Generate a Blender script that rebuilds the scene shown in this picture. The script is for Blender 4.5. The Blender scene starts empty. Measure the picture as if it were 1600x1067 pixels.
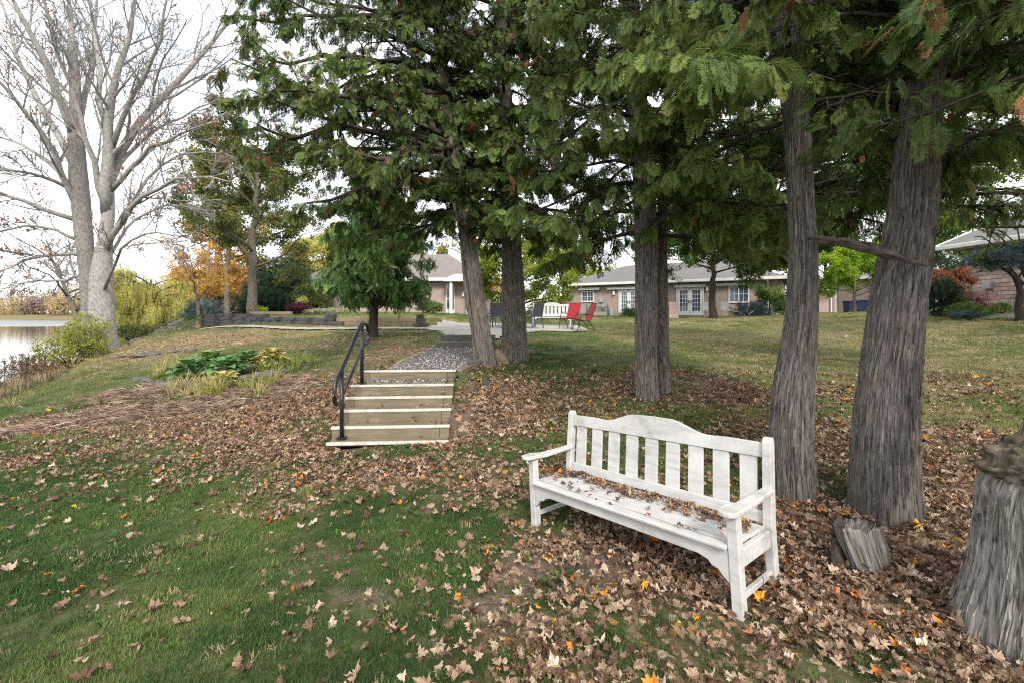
import bpy, math, random
import numpy as np
from mathutils import Vector, Matrix, Euler

rng = np.random.default_rng(11)
random.seed(11)
SC = bpy.context.scene
COL = SC.collection
R = math.radians

# ------------------------------------------------------------------ camera, sky, sun, exposure
CAMZ = 1.7
FPX = 711.0
HOR = 488.0
cam_d = bpy.data.cameras.new('camera')
cam_d.lens = 16.0
cam_d.sensor_width = 36.0
cam_d.shift_y = -(533.5 - HOR) / 1600.0
cam_d.clip_start = 0.05
cam_d.clip_end = 2000
cam = bpy.data.objects.new('camera', cam_d)
COL.objects.link(cam)
cam.location = (0, 0, CAMZ)
cam.rotation_euler = (R(90), 0, 0)
SC.camera = cam

SUN_EL, SUN_AZ = 40.0, 168.0      # azimuth clockwise from +Y
world = bpy.data.worlds.new('World')
SC.world = world
world.use_nodes = True
wn = world.node_tree
wn.nodes.clear()
w_out = wn.nodes.new('ShaderNodeOutputWorld')
w_bg = wn.nodes.new('ShaderNodeBackground')
w_sky = wn.nodes.new('ShaderNodeTexSky')
w_sky.sky_type = 'NISHITA'
w_sky.sun_disc = False
w_sky.sun_elevation = R(SUN_EL)
w_sky.sun_rotation = R(SUN_AZ)
w_sky.air_density = 1.0
w_sky.dust_density = 2.0
w_tc = wn.nodes.new('ShaderNodeTexCoord')
w_map = wn.nodes.new('ShaderNodeMapping')
w_map.inputs['Scale'].default_value = (1.0, 1.0, 2.6)
w_no = wn.nodes.new('ShaderNodeTexNoise')
w_no.inputs['Scale'].default_value = 3.2
w_no.inputs['Detail'].default_value = 7
w_no.inputs['Roughness'].default_value = 0.55
w_rp = wn.nodes.new('ShaderNodeValToRGB')
w_rp.color_ramp.elements[0].position = 0.36
w_rp.color_ramp.elements[0].color = (0.42, 0.42, 0.42, 1)
w_rp.color_ramp.elements[1].position = 0.56
w_rp.color_ramp.elements[1].color = (1, 1, 1, 1)
w_mx = wn.nodes.new('ShaderNodeMix')
w_mx.data_type = 'RGBA'
w_mx.inputs[7].default_value = (9.9, 9.95, 10.1, 1)
wn.links.new(w_tc.outputs['Generated'], w_map.inputs['Vector'])
wn.links.new(w_map.outputs[0], w_no.inputs['Vector'])
wn.links.new(w_no.outputs['Fac'], w_rp.inputs[0])
wn.links.new(w_rp.outputs[0], w_mx.inputs[0])
wn.links.new(w_sky.outputs[0], w_mx.inputs[6])
wn.links.new(w_mx.outputs[2], w_bg.inputs['Color'])
w_bg.inputs['Strength'].default_value = 0.135
wn.links.new(w_bg.outputs[0], w_out.inputs['Surface'])

sun_d = bpy.data.lights.new('sun', 'SUN')
sun_d.energy = 2.3
sun_d.angle = R(14)
sun_d.color = (1.0, 0.94, 0.85)
sun = bpy.data.objects.new('sun', sun_d)
COL.objects.link(sun)
_a, _e = R(SUN_AZ), R(SUN_EL)
_sd = Vector((math.sin(_a) * math.cos(_e), math.cos(_a) * math.cos(_e), math.sin(_e)))
sun.rotation_euler = _sd.to_track_quat('Z', 'Y').to_euler()

SC.view_settings.view_transform = 'Standard'
SC.view_settings.look = 'None'
SC.view_settings.exposure = 0.85
SC.view_settings.gamma = 1.0
SC.view_settings.use_curve_mapping = False
SC.render.engine = 'CYCLES'
cy = SC.cycles
cy.max_bounces = 6
cy.diffuse_bounces = 3
cy.glossy_bounces = 2
cy.transmission_bounces = 2
cy.transparent_max_bounces = 4
cy.caustics_reflective = False
cy.caustics_refractive = False
cy.use_denoising = False
cy.use_adaptive_sampling = False
cy.filter_width = 1.15
cy.sample_clamp_indirect = 4.0
try:
    cy.denoiser = 'OPENIMAGEDENOISE'
except Exception:
    pass

# ------------------------------------------------------------------ helpers
def at(px, py, Y):
    """point seen at photo pixel (px, py) at distance Y in front of the camera"""
    return np.array([(px - 800) / FPX * Y, Y, CAMZ - (py - HOR) / FPX * Y])

def nrm(a):
    a = np.asarray(a, float)
    return a / np.maximum(np.linalg.norm(a, axis=-1, keepdims=True), 1e-9)

def sstep(a, b, x):
    t = np.clip((np.asarray(x, float) - a) / (b - a), 0, 1)
    return t * t * (3 - 2 * t)

def _hash(ix, iy, iz, seed):
    n = (ix * 374761393 + iy * 668265263 + iz * 2147483647 + seed * 974634541) & 0xffffffff
    n = ((n ^ (n >> 13)) * 1274126177) & 0xffffffff
    n = (n ^ (n >> 16)) & 0xffffffff
    return n / 4294967295.0

def vnoise(x, y, z=0.0, seed=0):
    x, y, z = np.broadcast_arrays(np.asarray(x, float), np.asarray(y, float), np.asarray(z, float))
    ix, iy, iz = np.floor(x).astype(np.int64), np.floor(y).astype(np.int64), np.floor(z).astype(np.int64)
    fx, fy, fz = x - ix, y - iy, z - iz
    fx, fy, fz = fx * fx * (3 - 2 * fx), fy * fy * (3 - 2 * fy), fz * fz * (3 - 2 * fz)
    r = 0
    for dx in (0, 1):
        for dy in (0, 1):
            for dz in (0, 1):
                w = (fx if dx else 1 - fx) * (fy if dy else 1 - fy) * (fz if dz else 1 - fz)
                r = r + w * _hash(ix + dx, iy + dy, iz + dz, seed)
    return r

def fbm(x, y, z=0.0, seed=0, octv=4):
    s, a, t = 0, 1.0, 0
    for k in range(octv):
        f = 2 ** k
        s = s + a * vnoise(np.asarray(x) * f, np.asarray(y) * f, np.asarray(z) * f, seed + k * 17)
        t += a
        a *= 0.5
    return s / t

# --- mesh builder
class MB:
    def __init__(self):
        self.v, self.f, self.u, self.n = [], [], [], 0
    def add(self, verts, faces, uv=None, M=None):
        verts = np.asarray(verts, float).reshape(-1, 3)
        if M is not None:
            M = np.array(M)
            verts = verts @ M[:3, :3].T + M[:3, 3]
        if isinstance(faces, np.ndarray):
            groups = [faces]
        else:
            by = {}
            order = []
            for i, f in enumerate(faces):
                by.setdefault(len(f), []).append(f)
            groups = [np.array(x) for x in by.values()]
            uv = None if not isinstance(uv, dict) else uv
        for g in groups:
            self.f.append(g + self.n)
            if uv is None:
                self.u.append(np.zeros((g.size, 2)))
            else:
                self.u.append(np.asarray(uv, float).reshape(-1, 2))
        self.v.append(verts)
        self.n += len(verts)
        return self
    def quadbox(self, c8):
        """c8: 8 corners, bottom ring 0-3, top ring 4-7; planar uv in metres"""
        c = np.asarray(c8, float)
        fs = np.array([[0, 3, 2, 1], [4, 5, 6, 7], [0, 1, 5, 4], [1, 2, 6, 5], [2, 3, 7, 6], [3, 0, 4, 7]])
        uv = []
        for f in fs:
            p = c[f]
            n = np.cross(p[1] - p[0], p[3] - p[0])
            n = n / (np.linalg.norm(n) + 1e-9)
            if abs(n[2]) > 0.7:
                e = nrm(p[1] - p[0])
                g = np.cross(n, e)
                uv.append(np.stack([(p - c[0]) @ e, (p - c[0]) @ g], 1))
            else:
                e = nrm(np.array([-n[1], n[0], 0.0]))
                uv.append(np.stack([p @ e, p[:, 2]], 1))
        return self.add(c, fs, np.concatenate(uv))
    def box(self, c, s, M=None, taper=None):
        c, s = np.array(c, float), np.array(s, float) / 2
        k = np.array([[-1, -1, -1], [1, -1, -1], [1, 1, -1], [-1, 1, -1], [-1, -1, 1], [1, -1, 1], [1, 1, 1], [-1, 1, 1]], float)
        v = k * s
        if taper is not None:
            v[4:, :2] *= taper
        v = v + c
        if M is not None:
            M = np.array(M)
            v = v @ M[:3, :3].T + M[:3, 3]
        return self.quadbox(v)
    def fbox(self, F, a0, a1, d0, d1, z0, z1):
        """box in a wall frame: a along the wall, d outwards from it, z up"""
        o, u, w = F
        k = [(a0, d1, z0), (a1, d1, z0), (a1, d0, z0), (a0, d0, z0), (a0, d1, z1), (a1, d1, z1), (a1, d0, z1), (a0, d0, z1)]
        v = np.array([[o[0] + u[0] * a + w[0] * d, o[1] + u[1] * a + w[1] * d, z] for a, d, z in k])
        return self.quadbox(v)
    def tubes(self, P, Rr, n=6, cap=True, uvs=1.0):
        P, Rr = np.asarray(P, float), np.asarray(Rr, float)
        if P.ndim == 2:
            P, Rr = P[None], Rr[None]
        B, N, _ = P.shape
        if B == 0:
            return self
        T = nrm(np.gradient(P, axis=1))
        mt = nrm(P[:, -1] - P[:, 0])
        ref = np.where((np.abs(mt[:, 2:3]) < 0.8), np.array([[0, 0, 1.0]]), np.array([[0, 1.0, 0]]))[:, None, :]
        U = nrm(np.cross(T, np.broadcast_to(ref, T.shape)))
        V = np.cross(T, U)
        a = np.arange(n) / n * 2 * np.pi
        ring = P[:, :, None, :] + Rr[:, :, None, None] * (np.cos(a)[None, None, :, None] * U[:, :, None, :] + np.sin(a)[None, None, :, None] * V[:, :, None, :])
        verts = ring.reshape(-1, 3)
        b, i, j = np.meshgrid(np.arange(B), np.arange(N - 1), np.arange(n), indexing='ij')
        j2 = (j + 1) % n
        base = b * N * n
        q = np.stack([base + i * n + j, base + i * n + j2, base + (i + 1) * n + j2, base + (i + 1) * n + j], -1).reshape(-1, 4)
        seg = np.concatenate([np.zeros((B, 1)), np.cumsum(np.linalg.norm(np.diff(P, axis=1), axis=2), 1)], 1)
        rm = Rr.mean(1)
        L0 = np.broadcast_to(seg[:, :-1, None], (B, N - 1, n))
        L1 = np.broadcast_to(seg[:, 1:, None], (B, N - 1, n))
        c0 = (j / n * 2 * np.pi) * rm[:, None, None]
        c1 = ((j + 1) / n * 2 * np.pi) * rm[:, None, None]
        uv = np.stack([np.stack([c0, L0], -1), np.stack([c1, L0], -1), np.stack([c1, L1], -1), np.stack([c0, L1], -1)], 3).reshape(-1, 2)
        self.add(verts, q, uv)
        if cap and n >= 3:
            off = self.n - len(verts)
            bb = np.arange(B)[:, None] * N * n
            self.f.append(off + bb + np.arange(n)[None, ::-1])
            self.u.append(np.zeros((B * n, 2)))
            self.f.append(off + bb + (N - 1) * n + np.arange(n)[None, :])
            self.u.append(np.zeros((B * n, 2)))
        return self
    def prism(self, outline, thick, M=None):
        """closed outline in local XZ, extruded along local Y by +-thick/2"""
        o = np.asarray(outline, float)
        n = len(o)
        a = np.stack([o[:, 0], np.full(n, -thick / 2), o[:, 1]], 1)
        b = np.stack([o[:, 0], np.full(n, thick / 2), o[:, 1]], 1)
        fs = [list(range(n)), list(range(2 * n - 1, n - 1, -1))]
        for i in range(n):
            k = (i + 1) % n
            fs.append([k, i, i + n, k + n])
        return self.add(np.concatenate([a, b]), fs, None, M)
    def mesh(self, name, mats, smooth=False, origin=None):
        me = bpy.data.meshes.new(name)
        V = np.concatenate(self.v)
        if origin is not None:
            V = V - np.asarray(origin, float)
        me.vertices.add(len(V))
        me.vertices.foreach_set('co', V.astype(np.float32).ravel())
        li = np.concatenate([f.ravel() for f in self.f]).astype(np.int32)
        tot = np.concatenate([np.full(len(f), f.shape[1]) for f in self.f]).astype(np.int32)
        st = np.concatenate([[0], np.cumsum(tot)[:-1]]).astype(np.int32)
        me.loops.add(len(li))
        me.loops.foreach_set('vertex_index', li)
        me.polygons.add(len(tot))
        me.polygons.foreach_set('loop_start', st)
        me.polygons.foreach_set('loop_total', tot)
        me.polygons.foreach_set('use_smooth', np.full(len(tot), smooth))
        uvl = me.uv_layers.new(name='UVMap')
        uvl.data.foreach_set('uv', np.concatenate(self.u).astype(np.float32).ravel())
        for m in (mats if isinstance(mats, (list, tuple)) else [mats]):
            me.materials.append(m)
        me.update(calc_edges=True)
        me.validate()
        return me
    def build(self, name, mat, parent=None, smooth=False, bevel=0, local=False):
        """links ONE mesh object; vertices are in world space unless local (then they are in the parent's space)"""
        org = None
        if parent is not None and not local:
            org = np.array(parent.location)
        me = self.mesh(name, mat, smooth, org)
        o = bpy.data.objects.new(name, me)
        COL.objects.link(o)
        if parent is not None:
            o.parent = parent
        if bevel:
            b = o.modifiers.new('bevel', 'BEVEL')
            b.width = bevel
            b.segments = 2
            b.limit_method = 'ANGLE'
            b.angle_limit = R(40)
        return o

def tag(o, label=None, cat=None, group=None, kind=None):
    if label: o['label'] = label
    if cat: o['category'] = cat
    if group: o['group'] = group
    if kind: o['kind'] = kind
    return o

def empty(name, loc, label=None, cat=None, group=None):
    e = bpy.data.objects.new(name, None)
    e.empty_display_size = 0.2
    e.location = [float(t) for t in loc]
    COL.objects.link(e)
    return tag(e, label, cat, group)

def thing_at(o, base):
    """move the origin of a single-mesh thing to its base"""
    base = Vector([float(t) for t in base])
    o.data.transform(Matrix.Translation(-base))
    o.location = base
    return o

def copy_tree(o, parent=None):
    c = o.copy()
    COL.objects.link(c)
    if parent is not None:
        c.parent = parent
    for ch in list(o.children):
        copy_tree(ch, c)
    return c

# --- node shorthand
class NT:
    def __init__(self, name):
        self.m = bpy.data.materials.new(name)
        self.m.use_nodes = True
        self.t = self.m.node_tree
        self.t.nodes.clear()
        self.out = self.t.nodes.new('ShaderNodeOutputMaterial')
    def n(self, typ, ins=None, **props):
        nd = self.t.nodes.new('ShaderNode' + typ)
        for k, v in props.items():
            setattr(nd, k, v)
        if ins:
            for k, v in ins.items():
                self.set(nd.inputs[k], v)
        return nd
    def set(self, sock, v):
        if hasattr(v, 'is_output') or isinstance(v, bpy.types.NodeSocket):
            self.t.links.new(v, sock)
        elif isinstance(v, bpy.types.Node):
            self.t.links.new(v.outputs[0], sock)
        else:
            if isinstance(v, (tuple, list)) and len(v) == 3 and sock.type == 'RGBA':
                v = (*v, 1)
            sock.default_value = v
    def ramp(self, fac, stops, interp='LINEAR'):
        r = self.n('ValToRGB', {0: fac})
        cr = r.color_ramp
        cr.interpolation = interp
        while len(cr.elements) < len(stops):
            cr.elements.new(0.5)
        for e, (p, c) in zip(cr.elements, stops):
            e.position = p
            e.color = (*c, 1) if len(c) == 3 else c
        return r.outputs[0]
    def mix(self, f, a, b, mode='MIX'):
        x = self.n('Mix', data_type='RGBA', blend_type=mode)
        self.set(x.inputs[0], f); self.set(x.inputs[6], a); self.set(x.inputs[7], b)
        return x.outputs[2]
    def math(self, op, a, b=0.0, c=None, clamp=False):
        x = self.n('Math', operation=op, use_clamp=clamp)
        self.set(x.inputs[0], a); self.set(x.inputs[1], b)
        if c is not None: self.set(x.inputs[2], c)
        return x.outputs[0]
    def noise(self, vec, scale, detail=4, rough=0.55, col=False):
        x = self.n('TexNoise', {'Scale': scale, 'Detail': detail, 'Roughness': rough})
        if vec is not None: self.set(x.inputs['Vector'], vec)
        return x.outputs['Color' if col else 'Fac']
    def mapping(self, vec, scale=(1, 1, 1), loc=(0, 0, 0), rot=(0, 0, 0)):
        x = self.n('Mapping', {'Vector': vec, 'Scale': scale, 'Location': loc, 'Rotation': rot})
        return x.outputs[0]
    def obj(self): return self.n('TexCoord').outputs['Object']
    def geo(self): return self.n('NewGeometry').outputs['Position']
    def uv(self): return self.n('TexCoord').outputs['UV']
    def attr(self, name, typ='GEOMETRY', out='Fac'):
        return self.n('Attribute', attribute_name=name, attribute_type=typ).outputs[out]
    def bump(self, h, strength=0.5, dist=0.02):
        return self.n('Bump', {'Height': h, 'Strength': strength, 'Distance': dist}).outputs[0]
    def done(self, color, rough=0.8, normal=None, spec=0.3, metal=0.0, trans=0.0):
        b = self.n('BsdfPrincipled')
        self.set(b.inputs['Base Color'], color)
        self.set(b.inputs['Roughness'], rough)
        b.inputs['Specular IOR Level'].default_value = spec
        b.inputs['Metallic'].default_value = metal
        if normal is not None: self.set(b.inputs['Normal'], normal)
        s = b.outputs[0]
        if trans:
            tr = self.n('BsdfTranslucent')
            self.set(tr.inputs['Color'], color)
            mx = self.n('MixShader', {0: trans})
            self.t.links.new(s, mx.inputs[1]); self.t.links.new(tr.outputs[0], mx.inputs[2])
            s = mx.outputs[0]
        self.t.links.new(s, self.out.inputs[0])
        return self.m

def plain(name, col, rough=0.6, var=0.12, scale=6.0, bump=0.0, spec=0.3, metal=0.0):
    t = NT(name)
    p = t.obj()
    nz = t.noise(p, scale, 5)
    d = tuple(c * (1 - var * 1.6) for c in col)
    l = tuple(min(1, c * (1 + var * 1.6)) for c in col)
    c = t.ramp(nz, [(0.3, d), (0.7, l)])
    nm = t.bump(t.noise(p, scale * 6, 4), bump, 0.01) if bump else None
    return t.done(c, rough, nm, spec, metal)

def tint_mat(name, stops, rough=0.6, trans=0.25, spec=0.25, jitter=0.0):
    """colour of a leaf, blade or spray read from its own «tint» (0..1)"""
    t = NT(name)
    a = t.attr('tint', 'INSTANCER')
    if jitter:
        a = t.math('ADD', a, t.math('MULTIPLY', t.math('SUBTRACT', t.noise(t.geo(), 9.0, 2), 0.5), jitter), clamp=True)
    return t.done(t.ramp(a, stops), rough, None, spec, 0.0, trans)

# --- scattered instances (one object; its own geometry is the clumps it spreads)
_trees = {}
def scatter_tree(protos):
    key = tuple(p.name for p in protos)
    if key in _trees:
        return _trees[key]
    g = bpy.data.node_groups.new('scatter', 'GeometryNodeTree')
    g.interface.new_socket('Geometry', in_out='INPUT', socket_type='NodeSocketGeometry')
    g.interface.new_socket('Geometry', in_out='OUTPUT', socket_type='NodeSocketGeometry')
    gi = g.nodes.new('NodeGroupInput'); go = g.nodes.new('NodeGroupOutput')
    jn = g.nodes.new('GeometryNodeJoinGeometry')
    for p in protos:
        oi = g.nodes.new('GeometryNodeObjectInfo')
        oi.inputs['Object'].default_value = p
        oi.inputs['As Instance'].default_value = False
        ti = g.nodes.new('GeometryNodeGeometryToInstance')
        g.links.new(oi.outputs['Geometry'], ti.inputs[0])
        g.links.new(ti.outputs[0], jn.inputs[0])
    ip = g.nodes.new('GeometryNodeInstanceOnPoints')
    g.links.new(gi.outputs[0], ip.inputs['Points'])
    g.links.new(jn.outputs[0], ip.inputs['Instance'])
    ip.inputs['Pick Instance'].default_value = True
    def na(name, typ):
        x = g.nodes.new('GeometryNodeInputNamedAttribute')
        x.data_type = typ
        x.inputs['Name'].default_value = name
        return x.outputs['Attribute']
    g.links.new(na('idx', 'INT'), ip.inputs['Instance Index'])
    g.links.new(na('rot', 'FLOAT_VECTOR'), ip.inputs['Rotation'])
    g.links.new(na('scl', 'FLOAT'), ip.inputs['Scale'])
    g.links.new(ip.outputs[0], go.inputs[0])
    _trees[key] = g
    return g

def scatter(name, parent, protos, pos, rot, scl, tint, idx=None, origin=None):
    pos = np.asarray(pos, float)
    n = len(pos)
    o3 = np.array(parent.location) if parent is not None else (np.zeros(3) if origin is None else np.asarray(origin))
    me = bpy.data.meshes.new(name)
    me.vertices.add(n)
    me.vertices.foreach_set('co', (pos - o3).astype(np.float32).ravel())
    def put(nm, typ, key, arr):
        a = me.attributes.new(nm, typ, 'POINT')
        a.data.foreach_set(key, arr)
    put('rot', 'FLOAT_VECTOR', 'vector', np.asarray(rot, np.float32).ravel())
    put('scl', 'FLOAT', 'value', np.broadcast_to(np.asarray(scl, np.float32), (n,)).copy())
    put('tint', 'FLOAT', 'value', np.broadcast_to(np.asarray(tint, np.float32), (n,)).copy())
    if idx is None:
        idx = rng.integers(0, len(protos), n)
    put('idx', 'INT', 'value', np.asarray(idx, np.int32))
    o = bpy.data.objects.new(name, me)
    COL.objects.link(o)
    if parent is not None:
        o.parent = parent
    else:
        o.location = o3
    md = o.modifiers.new('scatter', 'NODES')
    md.node_group = scatter_tree(protos)
    o['kind'] = 'stuff'
    return o

def euler_from_axes(X, Yv, Z):
    """XYZ euler of the rotation whose columns are X, Yv, Z (arrays n x 3)"""
    m20, m21, m22 = X[:, 2], Yv[:, 2], Z[:, 2]
    m00, m10 = X[:, 0], X[:, 1]
    ey = np.arcsin(np.clip(-m20, -1, 1))
    ex = np.arctan2(m21, m22)
    ez = np.arctan2(m10, m00)
    return np.stack([ex, ey, ez], 1)

def aim(D, roll=None, up=(0, 0, 1)):
    """rotation taking local +X to D with the flat side (+Z) turned by roll"""
    D = nrm(D)
    upv = np.broadcast_to(np.array(up, float), D.shape) + 1e-3
    Yv = nrm(np.cross(upv, D))
    Z = np.cross(D, Yv)
    if roll is not None:
        c, s = np.cos(roll)[:, None], np.sin(roll)[:, None]
        Yv, Z = c * Yv + s * Z, -s * Yv + c * Z
    return euler_from_axes(D, Yv, Z)

def proto(name, mb, mat, smooth=False):
    me = mb.mesh(name, mat, smooth)
    return bpy.data.objects.new(name, me)      # never linked: only its geometry is spread

# ------------------------------------------------------------------ terrain
_cp = np.array([at(*c) for c in [
    (800, 1067, 2.15), (0, 1067, 2.3), (1600, 1067, 2.0), (1157, 970, 2.548), (838, 825, 3.9),
    (0, 850, 4.0), (400, 800, 4.4), (605, 698, 5.6), (0, 690, 7.2), (200, 690, 6.8), (300, 690, 6.3),
    (0, 640, 10.3), (0, 602, 14.9), (165, 546, 15), (340, 602, 9.5), (230, 602, 10), (470, 577, 9.8), (520, 622, 7.3),
    (520, 560, 10.5), (450, 517, 17.5), (700, 517, 16), (330, 512, 21), (870, 517, 16.5), (760, 577, 8.2), (805, 565, 9.2),
    (1017, 622, 6.3), (1090, 600, 7.2), (1000, 521, 17), (1100, 546, 12), (1550, 660, 6), (1550, 560, 10), (1500, 482, 22),
    (1590, 500, 16), (1300, 492, 30), (1050, 495, 34), (1400, 560, 11), (1590, 720, 4.5), (900, 497, 32), (680, 492, 30),
    (286, 509, 46), (240, 527, 41), (350, 503, 42), (1238, 775, 3.9), (1385, 799, 3.55), (740, 546, 11.0), (690, 546, 11.0),
    (240, 530, 24), (268, 519, 27), (225, 536, 20), (560, 497, 24), (450, 497, 27), (716, 578, 7.4)]] + [
    (1.62, 2.8, 0.05), (-8, -8, -0.5), (0, -8, -0.15), (8, -8, 0.3), (6, 0, 0.15), (-6, 0, -0.35), (-12, 3, -0.65),
    (-25, 60, 0.8), (0, 60, 1.6), (40, 60, 1.7), (40, 20, 2.3), (40, -10, 1.5), (-50, 100, 0.8), (0, 110, 1.5), (70, 100, 1.8)])

def _tps_fit(c):
    d = np.linalg.norm(c[:, None, :2] - c[None, :, :2], axis=2)
    K = np.where(d > 0, d * d * np.log(d + 1e-9), 0) + np.eye(len(c)) * 0.4
    Pm = np.concatenate([np.ones((len(c), 1)), c[:, :2]], 1)
    A = np.block([[K, Pm], [Pm.T, np.zeros((3, 3))]])
    s = np.linalg.solve(A, np.concatenate([c[:, 2], np.zeros(3)]))
    return s[:-3], s[-3:]
_w, _af = _tps_fit(_cp)

WATER_Z = -0.8
SHORE = np.array([(-14, -60), (-13.0, 0), (-13.6, 8), (-16, 13.5), (-19, 17.4), (-22, 22), (-27, 30), (-33.5, 40), (-38.5, 48),
                  (-45, 60), (-54, 75), (-80, 104), (-120, 140), (-160, 149), (-260, 152), (-420, 155), (-420, -60)], float)

def shore_dist(x, y):
    """signed distance to the lake's edge, positive on land"""
    x, y = np.asarray(x, float), np.asarray(y, float)
    d = np.full(x.shape, 1e9)
    inside = np.zeros(x.shape, bool)
    n = len(SHORE)
    for i in range(n):
        a, b = SHORE[i], SHORE[(i + 1) % n]
        e = b - a
        t = np.clip(((x - a[0]) * e[0] + (y - a[1]) * e[1]) / (e @ e), 0, 1)
        d = np.minimum(d, np.hypot(x - a[0] - t * e[0], y - a[1] - t * e[1]))
        c = ((a[1] > y) != (b[1] > y))
        with np.errstate(divide='ignore', invalid='ignore'):
            xi = (b[0] - a[0]) * (y - a[1]) / (b[1] - a[1] + 1e-12) + a[0]
        inside ^= (c & (x < xi))
    return np.where(inside, -d, d)

WALLX = np.array([-14.6, -7.75, -3.7, -3.2])
WALLY = np.array([21.6, 19.2, 18.4, 18.4])
ST_ANG = R(4.0)
ST_O = np.array([-1.54, 5.64])
def stair_local(x, y):
    c, s = math.cos(ST_ANG), math.sin(ST_ANG)
    dx, dy = np.asarray(x) - ST_O[0], np.asarray(y) - ST_O[1]
    return c * dx + s * dy, -s * dx + c * dy

def ground_z(x, y):
    x, y = np.broadcast_arrays(np.asarray(x, float), np.asarray(y, float))
    sh = x.shape
    xf, yf = x.ravel(), y.ravel()
    z = np.empty(len(xf))
    for k in range(0, len(xf), 40000):
        xs, ys = np.clip(xf[k:k + 40000], -60, 75), np.clip(yf[k:k + 40000], -10, 115)
        d2 = (xs[:, None] - _cp[None, :, 0]) ** 2 + (ys[:, None] - _cp[None, :, 1]) ** 2
        K = 0.5 * d2 * np.log(d2 + 1e-12)
        z[k:k + 40000] = K @ _w + _af[0] + _af[1] * xs + _af[2] * ys
    z = np.clip(z, -0.9, 3.2)
    # lawn held up behind the low retaining walls
    wy = np.interp(xf, WALLX, WALLY)
    m = sstep(0.05, 0.45, yf - wy) * sstep(-17.5, -14.8, xf) * (1 - sstep(-3.4, -2.2, xf)) * (1 - sstep(6, 14, yf - wy))
    z = z + m * np.maximum(1.45 - z, 0)
    # cut under the steps and the gravel landing
    lx, ly = stair_local(xf, yf)
    cut = (1 - sstep(0.66, 0.78, np.abs(lx))) * sstep(0.05, 0.3, ly) * (1 - sstep(1.6, 1.9, ly))
    z = z - 0.28 * cut
    fc = (1 - sstep(0.85, 1.3, np.abs(lx))) * sstep(-.7, -.15, ly) * (1 - sstep(.12, .4, ly))
    z = z + (np.minimum(z, .052) - z) * fc
    # lake bank
    sd = shore_dist(xf, yf)
    far = sstep(90, 140, yf)
    bank = sstep(0.0, 3.5 + 10 * far, sd)
    z = np.where(sd > 0, WATER_Z + 0.03 + (np.maximum(z, WATER_Z + 0.15) - WATER_Z - 0.03) * bank, WATER_Z - np.minimum(-sd * 0.25, 1.2) - 0.0)
    return z.reshape(sh)

def gz(x, y):
    return float(ground_z(np.array([x]), np.array([y]))[0])

def G(px, py):
    """where the ray through photo pixel (px, py) meets the ground"""
    lo = None
    Ys = np.concatenate([np.linspace(1.2, 12, 600), np.linspace(12.05, 80, 900)])
    X = (px - 800) / FPX * Ys
    Zr = CAMZ - (py - HOR) / FPX * Ys
    below = Zr < ground_z(X, Ys)
    i = int(np.argmax(below)) if below.any() else len(Ys) - 1
    return np.array([X[i], Ys[i], gz(X[i], Ys[i])])
def on(px, Y):
    """ground point under photo column px at distance Y"""
    X = (px - 800) / FPX * Y
    return np.array([X, Y, gz(X, Y)])

# blobs where leaves, straw or bare soil lie: (photo pixel of the centre, radius across, radius in depth, amount)
LEAFY = [(1300, 950, 1.5, .8, 1.2), (1110, 900, .95, .55, 1.1), (1450, 850, 1.3, .8, 1.1), (960, 840, .7, .5, .9), (1250, 830, 1.2, .7, 1.1), (1120, 1050, .7, .3, .9),
         (600, 745, 1.25, .32, 1.0), (790, 745, .8, .4, .95), (470, 785, .7, .25, .45), (450, 700, 1.3, .5, .85), (330, 690, 1.2, .5, .7),
         (480, 640, 1.2, 1.2, .95), (400, 660, 1.5, 1.2, .9), (300, 655, 1.8, .8, .9), (120, 655, 1.8, .5, .7), (20, 725, .45, .25, 1.0), (560, 620, .9, 1.2, .9),
         (770, 640, .8, .8, .95), (730, 690, .55, .4, .8), (840, 630, .9, .7, .8), (960, 610, 1.2, .8, .6), (900, 660, .6, .4, .6),
         (1300, 690, 1.3, .8, .75), (1480, 740, 1.3, .7, 1.0), (1120, 610, 1.2, 1.0, .65), (1560, 700, 1, .6, .8), (1330, 525, 2.5, 2, .45), (1250, 620, 1.2, 1, .5),
         (640, 548, 1.1, 1.8, .9), (520, 535, 2.2, 2.2, .6), (350, 530, 2.5, 2.5, .75), (250, 545, 2, 2, .6), (440, 600, .9, .8, .8), (1500, 482, 4, 1.4, .6), (1450, 600, 2, 2, .25),
         (300, 518, 3, 2, .7), (740, 575, .6, .6, .9), (1180, 700, .8, .6, .6), (1000, 760, .8, .5, .6), (960, 515, 2.5, .6, .6)]
DIRT = [(820, 900, .3, .22, .8), (870, 870, .5, .3, .9), (720, 640, .4, .4, .9), (760, 600, .6, .6, .6), (1060, 595, 1.3, .7, .95), (1130, 620, .9, .5, .7), (1550, 690, 1.1, .45, 1.2), (1420, 680, .7, .3, .6), (1230, 800, .8, .5, .6),
        (1000, 870, .9, .5, .6), (820, 980, .25, .15, .7), (960, 600, .6, .5, .4), (1120, 560, .8, .5, .3), (1400, 800, .9, .6, .5), (400, 640, 1.2, 1.0, .3), (560, 930, .3, .18, .7), (700, 1010, .25, .15, .7), (760, 950, .3, .2, .7), (500, 870, .3, .15, .5), (640, 800, .3, .15, .5)]
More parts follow.
